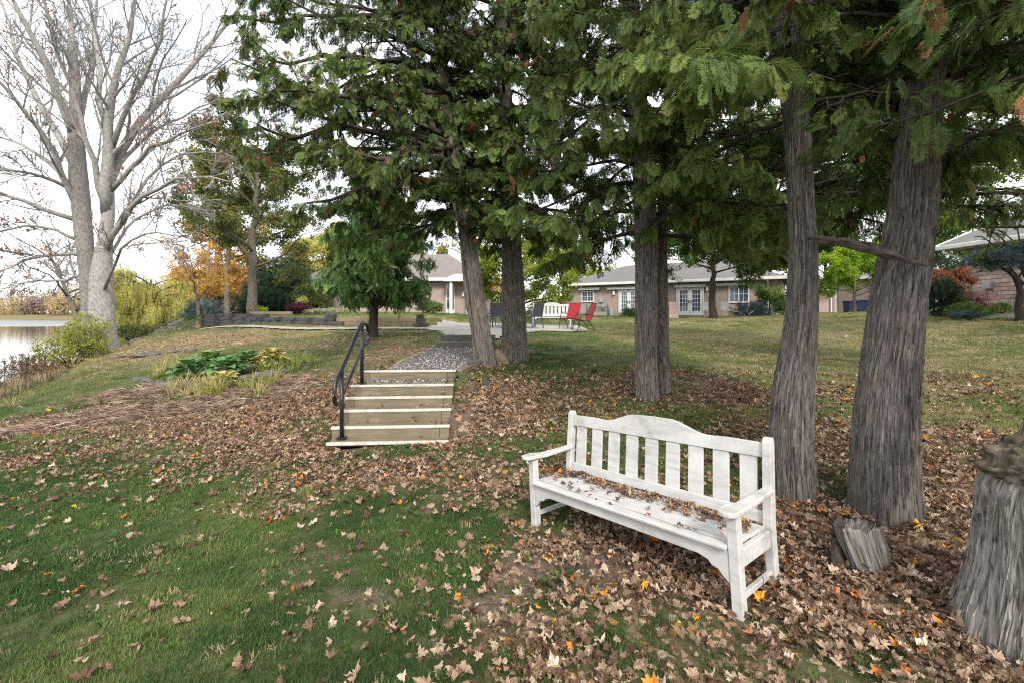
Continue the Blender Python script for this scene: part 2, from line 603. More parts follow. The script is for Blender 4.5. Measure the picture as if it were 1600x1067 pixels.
DRY = [(640, 548, 1.4, 2, .8), (470, 515, 3, 1.5, .5), (300, 530, 4, 3, .8), (1080, 610, 2, 1.4, .8), (1500, 660, 2, 1.5, .7), (250, 660, 2.2, .8, .7), 
       (1350, 600, 2.5, 2, .45), (1300, 530, 4, 3, .4), (150, 560, 2, 2, .5), (60, 660, 1.5, .5, .5), (1550, 560, 3, 2, .45), (1400, 520, 7, 6, .25), (1050, 530, 5, 4, .18), (1200, 500, 10, 8, .15), (450, 540, 3, 1.5, .1), (620, 500, 5, 3, .6), (800, 600, 1.0, 1.0, .5)]  # the broad far-lawn blobs also brighten grass that open sky would light
def _mk(bl):
    out = []
    for px, py, rx, ry, a in bl:
        g = G(px, py)
        out.append((g[0], g[1], rx, ry, a))
    return out
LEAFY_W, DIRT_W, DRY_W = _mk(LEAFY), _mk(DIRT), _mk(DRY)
def blobs(bl, x, y, nz=0.45, seed=3):
    x, y = np.asarray(x, float), np.asarray(y, float)
    s = np.zeros(np.broadcast(x, y).shape)
    for cx, cy_, rx, ry, a in bl:
        d2 = ((x - cx) / rx) ** 2 + ((y - cy_) / ry) ** 2
        s = np.maximum(s, a * np.exp(-0.8 * d2))
    n = fbm(x * 1.7, y * 1.7, 0, seed, 4)
    return np.clip(s * (1 + (n - 0.5) * 2.4 * nz) + (n - 0.5) * 0.12 * (s > .05), 0, 1.2)
def f_leafy(x, y): return blobs(LEAFY_W, x, y, .6, 3)
def f_dirt(x, y): return blobs(DIRT_W, x, y, .6, 5)
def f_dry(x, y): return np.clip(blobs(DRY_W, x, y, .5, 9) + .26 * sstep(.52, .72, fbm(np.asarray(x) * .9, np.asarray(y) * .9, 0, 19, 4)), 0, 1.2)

PATIO = np.array([(-2.9, 15.6), (2.0, 15.7), (2.9, 16.6), (2.9, 20.0), (-2.6, 20.0), (-3.2, 17.8)])
def in_poly(P, x, y):
    inside = np.zeros(np.shape(x), bool)
    n = len(P)
    for i in range(n):
        a, b = P[i], P[(i + 1) % n]
        c = ((a[1] > y) != (b[1] > y))
        xi = (b[0] - a[0]) * (y - a[1]) / (b[1] - a[1] + 1e-12) + a[0]
        inside ^= (c & (x < xi))
    return inside
LAND = np.array([(-2.40, 7.25), (-0.86, 7.25), (-0.62, 8.3), (-0.55, 9.6), (-0.6, 11.15), (-1.86, 11.15), (-2.2, 9.4)])
PATHUP = np.array([(-1.8, 11.7), (-0.55, 11.7), (-0.4, 13.5), (1.0, 15.8), (-2.6, 15.8), (-1.9, 13.5)])
PATHC_X = np.array([-16, -12, -8.5, -5, -2.6])
PATHC_Y = np.array([21.0, 19.2, 17.9, 17.2, 16.6])
def on_path(x, y):
    w = np.abs(y - np.interp(x, PATHC_X, PATHC_Y)) < 0.5
    return w & (x > -16) & (x < -2.4)
def blocked(x, y):
    """no grass or loose leaves on built things"""
    lx, ly = stair_local(x, y)
    st = (np.abs(lx) < 0.8) & (ly > -0.06) & (ly < 1.75)
    up = (x > -1.9) & (x < -.5) & (y > 10.9) & (y < 11.8)
    return st | up | in_poly(LAND, x, y) | in_poly(PATIO, x, y) | in_poly(PATHUP, x, y) | on_path(x, y)

# ------------------------------------------------------------------ materials
def mat_ground():
    t = NT('lawn_soil')
    p = t.geo()
    leafy, dirt, dry = t.attr('leafy'), t.attr('dirt'), t.attr('dry')
    n1, n2, n3 = t.noise(p, 0.9, 5), t.noise(p, 7.0, 5), t.noise(p, 45.0, 4, .7)
    g = t.ramp(n2, [(0.3, (.040, .046, .020)), (0.55, (.062, .072, .030)), (0.8, (.10, .105, .048))])
    g = t.mix(t.math('MULTIPLY', n1, 0.35), g, (.10, .105, .040))
    straw = t.ramp(n3, [(0.3, (.15, .125, .055)), (0.7, (.32, .265, .14))])
    fdry = t.math('MULTIPLY', dry, t.ramp(n2, [(0.35, (.25, .25, .25)), (0.65, (1, 1, 1))]), clamp=True)
    c = t.mix(fdry, g, straw)
    soil = t.ramp(n3, [(0.3, (.055, .040, .030)), (0.5, (.125, .095, .072)), (0.72, (.24, .19, .15))])
    fd = t.ramp(t.math('ADD', dirt, t.math('MULTIPLY', t.math('SUBTRACT', n2, 0.5), 0.9)), [(0.35, (0, 0, 0)), (0.6, (1, 1, 1))])
    c = t.mix(fd, c, soil)
    vo = t.n('TexVoronoi', {'Vector': t.mapping(p, (1, 1, .3)), 'Scale': 17.0, 'Randomness': 1.0})
    sx = t.n('SeparateColor', {0: vo.outputs['Color']})
    lc = t.ramp(sx.outputs[0], [(0.0, (.09, .055, .035)), (.3, (.19, .12, .075)), (.6, (.34, .235, .155)), (.85, (.50, .38, .28)), (.95, (.45, .17, .04)), (1, (.5, .33, .06))])
    lc = t.mix(t.math('MULTIPLY', n3, .5), lc, (.10, .06, .04))
    fl = t.math('GREATER_THAN', t.math('MULTIPLY', leafy, 0.85), t.math('ADD', sx.outputs[1], t.math('MULTIPLY', vo.outputs['Distance'], 0.25)))
    c = t.mix(t.math('MULTIPLY', t.math('SUBTRACT', leafy, .25), .75, clamp=True), c, t.mix(n3, (.045, .030, .022), (.15, .095, .065)))
    c = t.mix(fl, c, lc)
    h = t.math('ADD', n3, t.math('MULTIPLY', n2, 1.5))
    return t.done(c, 0.95, t.bump(h, 0.7, 0.03), 0.1)

def mat_bark(name, dark, mid, light, su=55, sv=2.2, bump=1.0, moss=0.0, dist=.02):
    t = NT(name)
    uv = t.uv()
    wob = t.noise(t.mapping(uv, (5, 1.2, 1)), 1.0, 3)
    mv = t.n('Combine' + 'XYZ', {0: t.math('MULTIPLY', wob, 0.06)})
    uv2 = t.n('VectorMath', {0: uv, 1: mv.outputs[0]}, operation='ADD').outputs[0]
    f = t.noise(t.mapping(uv2, (su * 1.35, sv * 2.8, 1)), 1.0, 3, .6)
    f2 = t.noise(t.mapping(uv2, (su * .5, sv * .9, 1)), 1.0, 4, .6)
    f3 = t.noise(t.mapping(uv2, (su * .9, sv * 1.3, 1), (7.3, 2.1, 0)), 1.0, 3, .6)
    rd = t.math('SUBTRACT', 1.0, t.math('MULTIPLY', t.math('ABSOLUTE', t.math('SUBTRACT', f3, .5)), 5.0), clamp=True)
    h = t.math('ADD', t.math('MULTIPLY', f, .80), t.math('MULTIPLY', f2, .30))
    h = t.math('SUBTRACT', h, t.math('MULTIPLY', rd, .08))
    c = t.ramp(h, [(0.36, dark), (0.50, mid), (0.57, tuple(x * 1.2 for x in mid)), (0.68, light)])
    big = t.noise(t.obj(), 1.3, 4)
    c = t.mix(t.math('MULTIPLY', big, .55), c, t.mix(.5, c, dark))
    if moss:
        mk = t.ramp(t.noise(t.obj(), 2.6, 5), [(.52, (0, 0, 0)), (.7, (moss, moss, moss))])
        c = t.mix(mk, c, (.075, .085, .04))
    return t.done(c, 0.92, t.bump(h, bump, dist), 0.12)

def mat_brick(name, c1, c2, mortar, bw=.22, bh=.075):
    t = NT(name)
    b = t.n('TexBrick', {'Vector': t.uv(), 'Color1': c1, 'Color2': c2, 'Mortar': mortar, 'Scale': 1.0, 'Mortar Size': .008, 'Brick Width': bw, 'Row Height': bh, 'Bias': 0.0})
    c = t.mix(t.math('MULTIPLY', t.noise(t.uv(), 3.0, 5), .5), b.outputs[0], (.20, .15, .125))
    return t.done(c, .9, t.bump(b.outputs['Fac'], -.4, .01), .15)

def mat_roof(name, col):
    t = NT(name)
    b = t.n('TexBrick', {'Vector': t.mapping(t.obj(), (1, 1, 2.4)), 'Color1': tuple(c * .8 for c in col), 'Color2': tuple(c * 1.25 for c in col), 'Mortar': tuple(c * .55 for c in col), 'Scale': 1.0,
                         'Mortar Size': .012, 'Brick Width': .35, 'Row Height': .14})
    c = t.mix(t.noise(t.obj(), 1.5, 5), b.outputs[0], tuple(c * 1.1 for c in col))
    return t.done(c, .95, None, .15)

def mat_wood(name, dark, light, axis=(2, 26, 26), green=0.0, rough=.85):
    t = NT(name)
    p = t.obj()
    f = t.noise(t.mapping(p, axis), 1.0, 6, .6)
    c = t.ramp(f, [(.3, dark), (.7, light)])
    c = t.mix(t.math('MULTIPLY', t.noise(p, 2.2, 4), .5), c, tuple(x * .6 for x in dark))
    if green:
        mk = t.ramp(t.noise(p, 3.0, 4), [(.48, (0, 0, 0)), (.68, (green, green, green))])
        c = t.mix(mk, c, (.085, .10, .05))
    kn = t.n('TexVoronoi', {'Vector': t.mapping(p, (1.6, 5, 5)), 'Scale': 1.0})
    c = t.mix(t.ramp(kn.outputs['Distance'], [(.04, (.75, .75, .75)), (.11, (0, 0, 0))]), c, tuple(x * .35 for x in dark))
    return t.done(c, rough, t.bump(f, .4, .006), .2)

def mat_white_paint():
    t = NT('weathered_white_paint')
    p = t.obj()
    n = t.noise(p, 5.0, 6, .65)
    n2 = t.noise(t.mapping(p, (3, 30, 30)), 1.0, 5)
    c = t.ramp(n, [(.27, (.27, .26, .24)), (.43, (.43, .425, .41)), (.7, (.52, .52, .515))])
    c = t.mix(t.ramp(n2, [(.50, (0, 0, 0)), (.74, (.8, .8, .8))]), c, (.32, .31, .28))
    sp = t.n('TexVoronoi', {'Vector': p, 'Scale': 16.0})
    spm = t.ramp(sp.outputs['Distance'], [(.03, (1, 1, 1)), (.10, (0, 0, 0))])
    spm = t.math('MULTIPLY', spm, t.ramp(t.noise(p, 11.0, 3), [(.55, (0, 0, 0)), (.62, (.8, .8, .8))]))
    c = t.mix(spm, c, (.17, .145, .11))
    return t.done(c, .62, t.bump(t.math('ADD', n2, n), .25, .004), .3)

def mat_glass(name, col=(.03, .045, .06)):
    t = NT(name)
    n = t.noise(t.obj(), 1.2, 3)
    c = t.ramp(n, [(.35, col), (.7, tuple(min(1, x * 3.0) for x in col))])
    return t.done(c, .06, None, .7)

def mat_gravel():
    t = NT('grey_gravel')
    v = t.n('TexVoronoi', {'Vector': t.geo(), 'Scale': 42.0})
    s = t.n('SeparateColor', {0: v.outputs['Color']})
    c = t.ramp(s.outputs[0], [(0, (.05, .046, .042)), (.35, (.14, .13, .12)), (.7, (.24, .222, .205)), (1, (.40, .375, .35))])
    c = t.mix(t.ramp(v.outputs['Distance'], [(.3, (0, 0, 0)), (.75, (1, 1, 1))]), c, (.03, .028, .026))
    return t.done(c, .9, t.bump(v.outputs['Distance'], -.8, .02), .15)

def mat_concrete(name, a, b):
    t = NT(name)
    n = t.noise(t.geo(), 2.0, 6)
    n2 = t.noise(t.geo(), 40.0, 3)
    c = t.mix(n2, t.ramp(n, [(.3, a), (.7, b)]), tuple(x * .85 for x in b))
    return t.done(c, .9, t.bump(n2, .3, .01), .15)

def mat_water():
    t = NT('lake_water')
    p = t.geo()
    n = t.noise(t.mapping(p, (.9, 2.6, 1)), 1.6, 4)
    n2 = t.noise(t.mapping(p, (.25, .9, 1)), .5, 3)
    # the far third of the lake is ruffled by wind
    sy = t.n('SeparateXYZ', {0: p})
    ruf = t.ramp(t.math('ADD', t.math('DIVIDE', sy.outputs[1], 150.0), t.math('MULTIPLY', t.math('SUBTRACT', n2, .5), .12)), [(.52, (0, 0, 0)), (.60, (1, 1, 1))])
    hgt = t.math('MULTIPLY', n, t.math('ADD', t.math('MULTIPLY', ruf, 1.3), .06))
    b = t.bump(hgt, .30, .25)
    return t.done((.022, .030, .028), t.math('ADD', t.math('MULTIPLY', ruf, .3), .03), b, .6)

MAT = dict(
    ground=mat_ground(),
    cedar_bark=mat_bark('cedar_bark', (.040, .034, .031), (.140, .124, .113), (.30, .28, .26), 60, 2.2, 1.0),
    cedar_bark_pale=mat_bark('pale_cedar_bark', (.055, .046, .040), (.195, .170, .150), (.40, .365, .33), 60, 2.2, 1.0),
    dead_wood=mat_bark('grey_dead_wood', (.045, .040, .034), (.225, .208, .186), (.42, .395, .36), 45, 1.6, 1.0, .35),
    gall=plain('knotty_gall_bark', (.105, .088, .062), .95, .5, 16, 1.0, .1),
    maple_bark_shaded=mat_bark('shaded_maple_bark', (.13, .118, .107), (.215, .20, .185), (.31, .295, .275), 16, 3.5, .8, .06),  # second stem's bark: maple bark darkened for the shadow it stands in
    limb=mat_bark('bare_cedar_limb', (.025, .020, .017), (.075, .060, .050), (.17, .145, .12), 60, 4, .8),
    maple_bark=mat_bark('silver_maple_bark', (.19, .175, .162), (.29, .275, .257), (.38, .365, .345), 16, 3.5, .8, .06),
    dark_bark=mat_bark('dark_tree_bark', (.022, .018, .015), (.055, .045, .038), (.12, .105, .09), 22, 3, .8),
    grey_bark=mat_bark('grey_brown_bark', (.06, .05, .04), (.15, .13, .105), (.26, .235, .20), 22, 3, .8),
    brick=mat_brick('buff_brick', (.38, .29, .24), (.29, .22, .185), (.37, .34, .31)),
    brick_pink=mat_brick('pink_brick', (.42, .315, .265), (.34, .25, .21), (.40, .365, .33)),
    mortar=plain('mortar', (.19, .16, .145), .95, .15, 8),
    roof=mat_roof('grey_shingles', (.135, .128, .125)),
    roof_brown=mat_roof('brown_grey_shingles', (.17, .15, .14)),
    white=plain('white_trim_paint', (.62, .62, .605), .5, .04, 2),
    bench_paint=mat_white_paint(),
    glass=mat_glass('window_glass'),
    screen=plain('drawn_blind', (.42, .45, .46), .5, .06, 4),
    black=plain('black_powder_coat', (.012, .013, .017), .38, .15, 9, 0, .5),
    gravel=mat_gravel(),
    concrete=mat_concrete('pale_concrete', (.24, .215, .185), (.36, .325, .285)),
    patio=mat_concrete('patio_concrete', (.25, .23, .205), (.35, .325, .295)),
    timber=mat_wood('treated_step_timber', (.135, .110, .075), (.27, .225, .160), (2.2, 30, 30), .38),
    timber_grey=mat_wood('weathered_grey_timber', (.085, .082, .072), (.185, .178, .16), (2.2, 30, 30), .4),
    timber_tan=mat_wood('tan_landscape_timber', (.20, .145, .095), (.36, .28, .195), (1.2, 30, 30), .1),
    nosing=plain('cream_step_nosing', (.47, .44, .38), .55, .14, 12, .1),
    wall_stone=plain('dark_wall_stone', (.062, .061, .063), .9, .40, 4, .6, .15),
    stone=plain('grey_field_stone', (.105, .098, .092), .9, .35, 5, .7, .15),
    red=plain('red_sling_fabric', (.33, .018, .028), .75, .10, 30, .1),
    resin=plain('dark_grey_resin', (.045, .050, .062), .55, .12, 6),
    resin_light=plain('blue_grey_resin', (.20, .24, .29), .5, .12, 6),
    green_metal=plain('green_painted_metal', (.02, .13, .09), .45, .15, 9),
    cover=plain('pinkish_beige_cover', (.50, .37, .32), .8, .08, 4, .1),
    blue_bin=plain('dark_blue_plastic', (.018, .028, .065), .45, .15, 6),
    meter=plain('grey_meter_box', (.33, .34, .36), .5, .06, 4),
    lamp_glass=plain('frosted_lamp_glass', (.75, .74, .70), .3, .03, 4),
    garage=plain('grey_board_fence', (.24, .215, .19), .9, .25, 5, .3),
)
water_mat = mat_water()

# leaf and foliage colours, read from each clump's own tint
FALLEN = tint_mat('fallen_leaf_colour', [(0, (.055, .032, .021)), (.25, (.14, .085, .055)), (.5, (.29, .195, .130)), (.72, (.45, .345, .25)), (.86, (.60, .49, .385)), (.92, (.42, .13, .035)), (.97, (.62, .25, .035)), (1, (.72, .42, .04))], .7, .12)
GRASS = tint_mat('grass_blade_colour', [(0, (.028, .060, .018)), (.35, (.056, .110, .028)), (.6, (.120, .180, .045)), (.8, (.24, .235, .09)), (1, (.40, .33, .18))], .6, .25)
CEDAR = tint_mat('cedar_spray_colour', [(0, (.030, .054, .016)), (.35, (.064, .108, .027)), (.65, (.120, .185, .042)), (.85, (.19, .25, .06)), (.90, (.14, .12, .04)), (.93, (.20, .095, .038)), (1, (.34, .175, .080))], .6, .34)
CYPRESS = tint_mat('cypress_spray_colour', [(0, (.045, .11, .040)), (.5, (.13, .24, .075)), (1, (.27, .38, .11))], .6, .22)
LEAFC = {}
def leafc(name, stops, trans=.32):
    if name not in LEAFC:
        LEAFC[name] = tint_mat(name + '_leaf_colour', stops, .6, trans, .25, .7 if name == 'strap' else 0)
    return LEAFC[name]
GREENYEL = leafc('yellow_green', [(0, (.06, .10, .012)), (.5, (.16, .22, .022)), (1, (.36, .40, .04))])
LIME = leafc('lime', [(0, (.10, .20, .012)), (.5, (.22, .36, .02)), (1, (.42, .50, .04))])
MAPLEG = leafc('maple_green', [(0, (.022, .055, .010)), (.6, (.060, .120, .018)), (1, (.15, .21, .03))])
OLIVE = leafc('olive', [(0, (.045, .065, .018)), (.5, (.11, .13, .035)), (.8, (.22, .22, .06)), (1, (.42, .30, .05))])
ORANGE = leafc('orange', [(0, (.34, .17, .04)), (.5, (.55, .30, .07)), (1, (.66, .44, .12))])
YELLOW = leafc('willow_yellow', [(0, (.22, .23, .06)), (.5, (.42, .40, .10)), (1, (.58, .53, .17))])
RUST = leafc('rust', [(0, (.14, .05, .03)), (.5, (.30, .12, .065)), (1, (.45, .24, .13))])
BURG = leafc('burgundy', [(0, (.045, .012, .022)), (.6, (.12, .02, .045)), (1, (.24, .05, .09))])
DARKEV = leafc('dark_evergreen', [(0, (.010, .026, .012)), (.6, (.025, .058, .024)), (1, (.06, .10, .04))], .15)
BLUEEV = leafc('blue_evergreen', [(0, (.020, .042, .048)), (.6, (.06, .10, .11)), (1, (.17, .24, .25))], .15)
BUSHG = leafc('bush_green', [(0, (.030, .07, .015)), (.6, (.08, .15, .03)), (1, (.20, .26, .06))])
PINKSH = leafc('pinkish', [(0, (.15, .07, .06)), (.6, (.33, .19, .17)), (1, (.45, .33, .28))])
FARC = leafc('far_wood', [(0, (.24, .18, .15)), (.3, (.34, .26, .20)), (.6, (.40, .35, .20)), (.8, (.50, .33, .17)), (1, (.52, .47, .27))])
BANKC = leafc('bank_shrub', [(0, (.12, .15, .03)), (.5, (.26, .29, .05)), (1, (.45, .44, .11))])
WEEDC = leafc('dry_weed', [(0, (.12, .085, .05)), (.5, (.27, .205, .11)), (1, (.42, .35, .20))])
HOSTA = tint_mat('hosta_leaf_colour', [(0, (.045, .125, .055)), (.4, (.12, .24, .07)), (.7, (.24, .32, .07)), (.88, (.40, .34, .09)), (1, (.55, .43, .20))], .5, .25)
MUMC = leafc('pale_flower', [(0, (.25, .27, .12)), (.6, (.42, .42, .25)), (1, (.60, .55, .40))])

# ------------------------------------------------------------------ clump shapes
def rhombs(P0, D, L, W, N, bend=0.0, fold=0.0):
    """leaf blades: base P0, direction D, length L, half width W, face normal N -> 4 verts / 2 tris each"""
    P0, D, N = np.asarray(P0, float), nrm(D), np.asarray(N, float)
    S = nrm(np.cross(N, D))
    N2 = np.cross(D, S)
    L, W = np.asarray(L, float)[:, None], np.asarray(W, float)[:, None]
    mid = P0 + D * L * .45
    tip = P0 + D * L - N2 * L * bend
    v = np.stack([P0, mid + S * W + N2 * W * fold, tip, mid - S * W + N2 * W * fold], 1).reshape(-1, 3)
    n = len(P0)
    b = np.arange(n)[:, None] * 4
    return v, np.concatenate([b + np.array([[0, 1, 2]]), b + np.array([[0, 2, 3]])])

def rdir(n, g):
    v = g.normal(size=(n, 3))
    return nrm(v)

def mk_cluster(seed, n=12, rad=.22, leaf=.11, wid=.042):
    g = np.random.default_rng(seed)
    c = rdir(n, g) * (g.random((n, 1)) ** .5) * rad
    d = nrm(rdir(n, g) + np.array([0, 0, -.45]))
    v, f = rhombs(c, d, leaf * g.uniform(.7, 1.2, n), wid * g.uniform(.8, 1.2, n), nrm(rdir(n, g) * .8 + np.array([0, 0, .8])), .15, .25)
    return MB().add(v, f)

def mk_needles(seed, n=46, ln=.16, rad=.12):
    g = np.random.default_rng(seed)
    x = g.random(n) * .28
    a = g.random(n) * 6.283
    p = np.stack([x, np.zeros(n), np.zeros(n)], 1)
    d = np.stack([np.full(n, .9), np.cos(a), np.sin(a)], 1)
    v, f = rhombs(p, d, ln * g.uniform(.5, 1, n), np.full(n, .008), rdir(n, g))
    return MB().add(v, f)

def mk_spray(seed, L=.24, nb=9, w=.0048, droop=.25):
    """a flat fan of scale-leaf twigs, like white cedar"""
    g = np.random.default_rng(seed)
    P, D, Ls, Ws = [], [], [], []
    for i in range(nb):
        t = .08 + .86 * i / (nb - 1)
        for s in (-1, 1):
            a = R(48 - 18 * t) * s * g.uniform(.85, 1.15)
            l = L * .44 * (math.sin(math.pi * (0.16 + .72 * t)) ** .8) * g.uniform(.75, 1.15) * (1.1 - .35 * t)
            base = np.array([L * t * .95, 0, 0])
            d = np.array([math.cos(a), math.sin(a), 0])
            P.append(base); D.append(d); Ls.append(l); Ws.append(w)
            m = 3 if l > .07 else 2
            for k in range(m):
                u = .28 + .5 * k / m
                for s2 in (-1, 1):
                    if g.random() < .18: continue
                    a2 = a + s2 * R(38) * g.uniform(.8, 1.2)
                    P.append(base + d * l * u); D.append(np.array([math.cos(a2), math.sin(a2), 0])); Ls.append(l * (.48 - .2 * u) * g.uniform(.8, 1.2)); Ws.append(w * .9)
    P.append(np.array([L * .8, 0, 0])); D.append(np.array([1, 0, 0])); Ls.append(L * .26); Ws.append(w)
    P, D = np.array(P), np.array(D)
    v, f = rhombs(P, D, Ls, Ws, np.tile([0, 0, 1.0], (len(P), 1)))
    v = v + g.normal(size=v.shape) * .0012
    v[:, 2] -= droop * (v[:, 0] ** 2 + 1.6 * v[:, 1] ** 2) / L * 1.2
    m = MB().add(v, f)
    st = np.array([[0, 0, 0], [L * .5, 0, -droop * (L * .5) ** 2 / L * 1.2], [L * .95, 0, -droop * (L * .95) ** 2 / L * 1.2]])
    m.tubes(st, np.array([.004, .003, .0015]), 3, False)
    return m

def mk_strand(seed, L=1.0, n=34, leaf=.11):
    g = np.random.default_rng(seed)
    t = np.sort(g.random(n))
    p = np.stack([.06 * np.sin(t * 5 + seed), .05 * np.cos(t * 4 + seed), -t * L], 1)
    d = nrm(np.stack([g.normal(size=n) * .5, g.normal(size=n) * .5, np.full(n, -1.0)], 1))
    v, f = rhombs(p, d, leaf * g.uniform(.7, 1.3, n), np.full(n, .012), rdir(n, g))
    return MB().add(v, f)

def mk_tuft(seed, n=70, half=.075, h=.055, w=.0022, lean=.5):
    g = np.random.default_rng(seed)
    p = np.stack([g.uniform(-half, half, n), g.uniform(-half, half, n), np.full(n, -.012)], 1)
    a = g.random(n) * 6.283
    ln = np.abs(g.normal(lean, .28, n)).clip(.05, 1.3)
    hh = h * g.uniform(.55, 1.25, n)
    d1 = nrm(np.stack([np.cos(a) * ln * .5, np.sin(a) * ln * .5, np.ones(n)], 1))
    d2 = nrm(np.stack([np.cos(a) * ln * 1.6, np.sin(a) * ln * 1.6, np.ones(n) * .8], 1))
    s = np.stack([-np.sin(a + g.normal(size=n) * .6), np.cos(a), np.zeros(n)], 1)
    m1 = p + d1 * (hh * .6)[:, None]
    tp = m1 + d2 * (hh * .5)[:, None]
    v = np.stack([p - s * w, p + s * w, m1 + s * w * .8, m1 - s * w * .8, tp], 1).reshape(-1, 3)
    b = np.arange(n)[:, None] * 5
    f = np.concatenate([b + np.array([[0, 1, 2]]), b + np.array([[0, 2, 3]]), b + np.array([[3, 2, 4]])])
    return MB().add(v, f)

def mk_fallen(seed, s=.075):
    """five-lobed fallen leaf, curled and creased"""
    g = np.random.default_rng(seed)
    tips = [(-64, .55), (-14, .84), (36, .82), (90, 1.0), (144, .82), (194, .84), (244, .55)]
    ang, rad = [-90], [.28]
    for i, (a_, r_) in enumerate(tips):
        w_ = 11 if 0 < i < 6 else 9
        ang += [a_ - w_, a_, a_ + w_]; rad += [r_ * .80, r_, r_ * .80]
        if i < 6: ang.append((a_ + tips[i + 1][0]) / 2); rad.append(.58)
    ang = np.array(ang) + g.normal(size=len(ang)) * 3
    ang, rad = np.radians(ang), np.array(rad) * g.uniform(.80, 1.12, len(rad))
    xy = np.stack([np.cos(ang) * rad, np.sin(ang) * rad], 1) * s * .62
    v = np.concatenate([[[0, 0, 0]], np.concatenate([xy, np.zeros((len(xy), 1))], 1)])
    c1, c2 = g.uniform(-12, 22), g.uniform(-10, 18)
    v[:, 2] = c1 * v[:, 0] ** 2 + c2 * v[:, 1] ** 2 + g.uniform(-.25, .25) * v[:, 0] + np.abs(v[:, 0]) * g.uniform(0, .5) + g.normal(size=len(v)) * .007
    v[:, 2] = np.clip(v[:, 2] - v[:, 2].min(), 0, .045)
    n = len(xy)
    f = np.array([[0, 1 + i, 1 + (i + 1) % n] for i in range(n)])
    m = MB().add(v, f)
    i0 = 1
    st = np.array([v[i0], v[i0] + np.array([g.uniform(-.01, .01), -.028, .004])])
    m.tubes(st, np.array([.0016, .001]), 3, False)
    return m

def mk_chip(seed, s=.06):
    """crumpled leaf scrap"""
    g = np.random.default_rng(seed)
    n = 6
    a = np.arange(n) / n * 6.283 + g.normal(size=n) * .25
    r = s * .5 * g.uniform(.45, 1.1, n)
    v = np.stack([np.cos(a) * r, np.sin(a) * r * .7, np.zeros(n)], 1)
    v = np.concatenate([[[0, 0, .004]], v])
    v[:, 2] += 10 * v[:, 0] ** 2 + g.uniform(-.4, .4) * v[:, 1] + g.normal(size=n + 1) * .004
    v[:, 2] = np.clip(v[:, 2] - v[:, 2].min(), 0, .03)
    return MB().add(v, np.array([[0, 1 + i, 1 + (i + 1) % n] for i in range(n)]))

def mk_blade_tuft(seed, n=26, h=.5, w=.008, spread=.12):
    """long strap leaves, arched (daylily, bank grass)"""
    g = np.random.default_rng(seed)
    m = MB()
    a = g.random(n) * 6.283
    r = spread * g.random(n)
    hh = h * g.uniform(.6, 1.15, n)
    out = g.uniform(.25, 1.0, n)
    ts = np.array([0, .35, .7, 1.0])
    P = np.zeros((n, 4, 3))
    for k, t in enumerate(ts):
        rr = r + out * hh * t ** 1.6
        P[:, k, 0], P[:, k, 1] = np.cos(a) * rr, np.sin(a) * rr
        P[:, k, 2] = hh * (t * 1.15 - .75 * out * t ** 2.4) - .02
    s = np.stack([-np.sin(a), np.cos(a), np.zeros(n)], 1)[:, None, :] * (w * np.array([1, 1, .75, .1]))[None, :, None]
    v = np.stack([P - s, P + s], 2).reshape(-1, 3)
    b = np.arange(n)[:, None, None] * 8 + np.arange(3)[None, :, None] * 2
    f = (b + np.array([0, 1, 3, 2])[None, None, :]).reshape(-1, 4)
    return m.add(v, f)

_pc = {}
def protos(kind, mat, count=3, **kw):
    key = (kind, mat.name, tuple(sorted(kw.items())))
    if key not in _pc:
        fn = dict(cluster=mk_cluster, needles=mk_needles, spray=mk_spray, strand=mk_strand, tuft=mk_tuft, fallen=mk_fallen, chip=mk_chip, straps=mk_blade_tuft)[kind]
        _pc[key] = [proto('%s_clump' % kind, fn(100 + i * 7, **kw), mat) for i in range(count)]
    return _pc[key]

# ------------------------------------------------------------------ the setting
def spaced(*segs):
    out = []
    for a, b, st in segs:
        out.append(np.arange(a, b, st))
    return np.concatenate(out + [[segs[-1][1]]])
gx = spaced((-420, -60, 30), (-60, -24, 2), (-24, -12, .5), (-12, 11, .13), (11, 26, .6), (26, 80, 4), (80, 420, 34))
gy = spaced((-60, -4, 6), (-4, 1, .5), (1, 11.5, .11), (11.5, 24, .22), (24, 60, 1.2), (60, 170, 6), (170, 700, 60))
GX, GY = np.meshgrid(gx, gy)
GZ = ground_z(GX, GY)
GZ = GZ + (fbm(GX * 2.2, GY * 2.2, 0, 21, 4) - .5) * .05 * (GX > -13)
nx, ny = len(gx), len(gy)
idx = (np.arange(ny - 1)[:, None] * nx + np.arange(nx - 1)[None, :]).ravel()
gm = MB().add(np.stack([GX.ravel(), GY.ravel(), GZ.ravel()], 1), np.stack([idx, idx + 1, idx + nx + 1, idx + nx], 1))
lawn = tag(gm.build('lawn', MAT['ground'], smooth=True), 'sloping lawn with fallen leaves and bare soil patches', kind='structure')
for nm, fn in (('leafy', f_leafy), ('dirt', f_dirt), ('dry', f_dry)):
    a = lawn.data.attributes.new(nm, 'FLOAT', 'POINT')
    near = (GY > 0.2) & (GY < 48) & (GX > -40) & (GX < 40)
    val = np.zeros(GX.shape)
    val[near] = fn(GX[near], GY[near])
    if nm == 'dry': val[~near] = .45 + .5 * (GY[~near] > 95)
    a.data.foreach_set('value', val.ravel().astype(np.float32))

lake = MB().add([(-420, -60, WATER_Z), (10, -60, WATER_Z), (10, 175, WATER_Z), (-420, 175, WATER_Z)], np.array([[0, 1, 2, 3]])).build('lake_water', water_mat)
tag(lake, 'calm lake reflecting the pale sky beside the lawn', kind='structure')

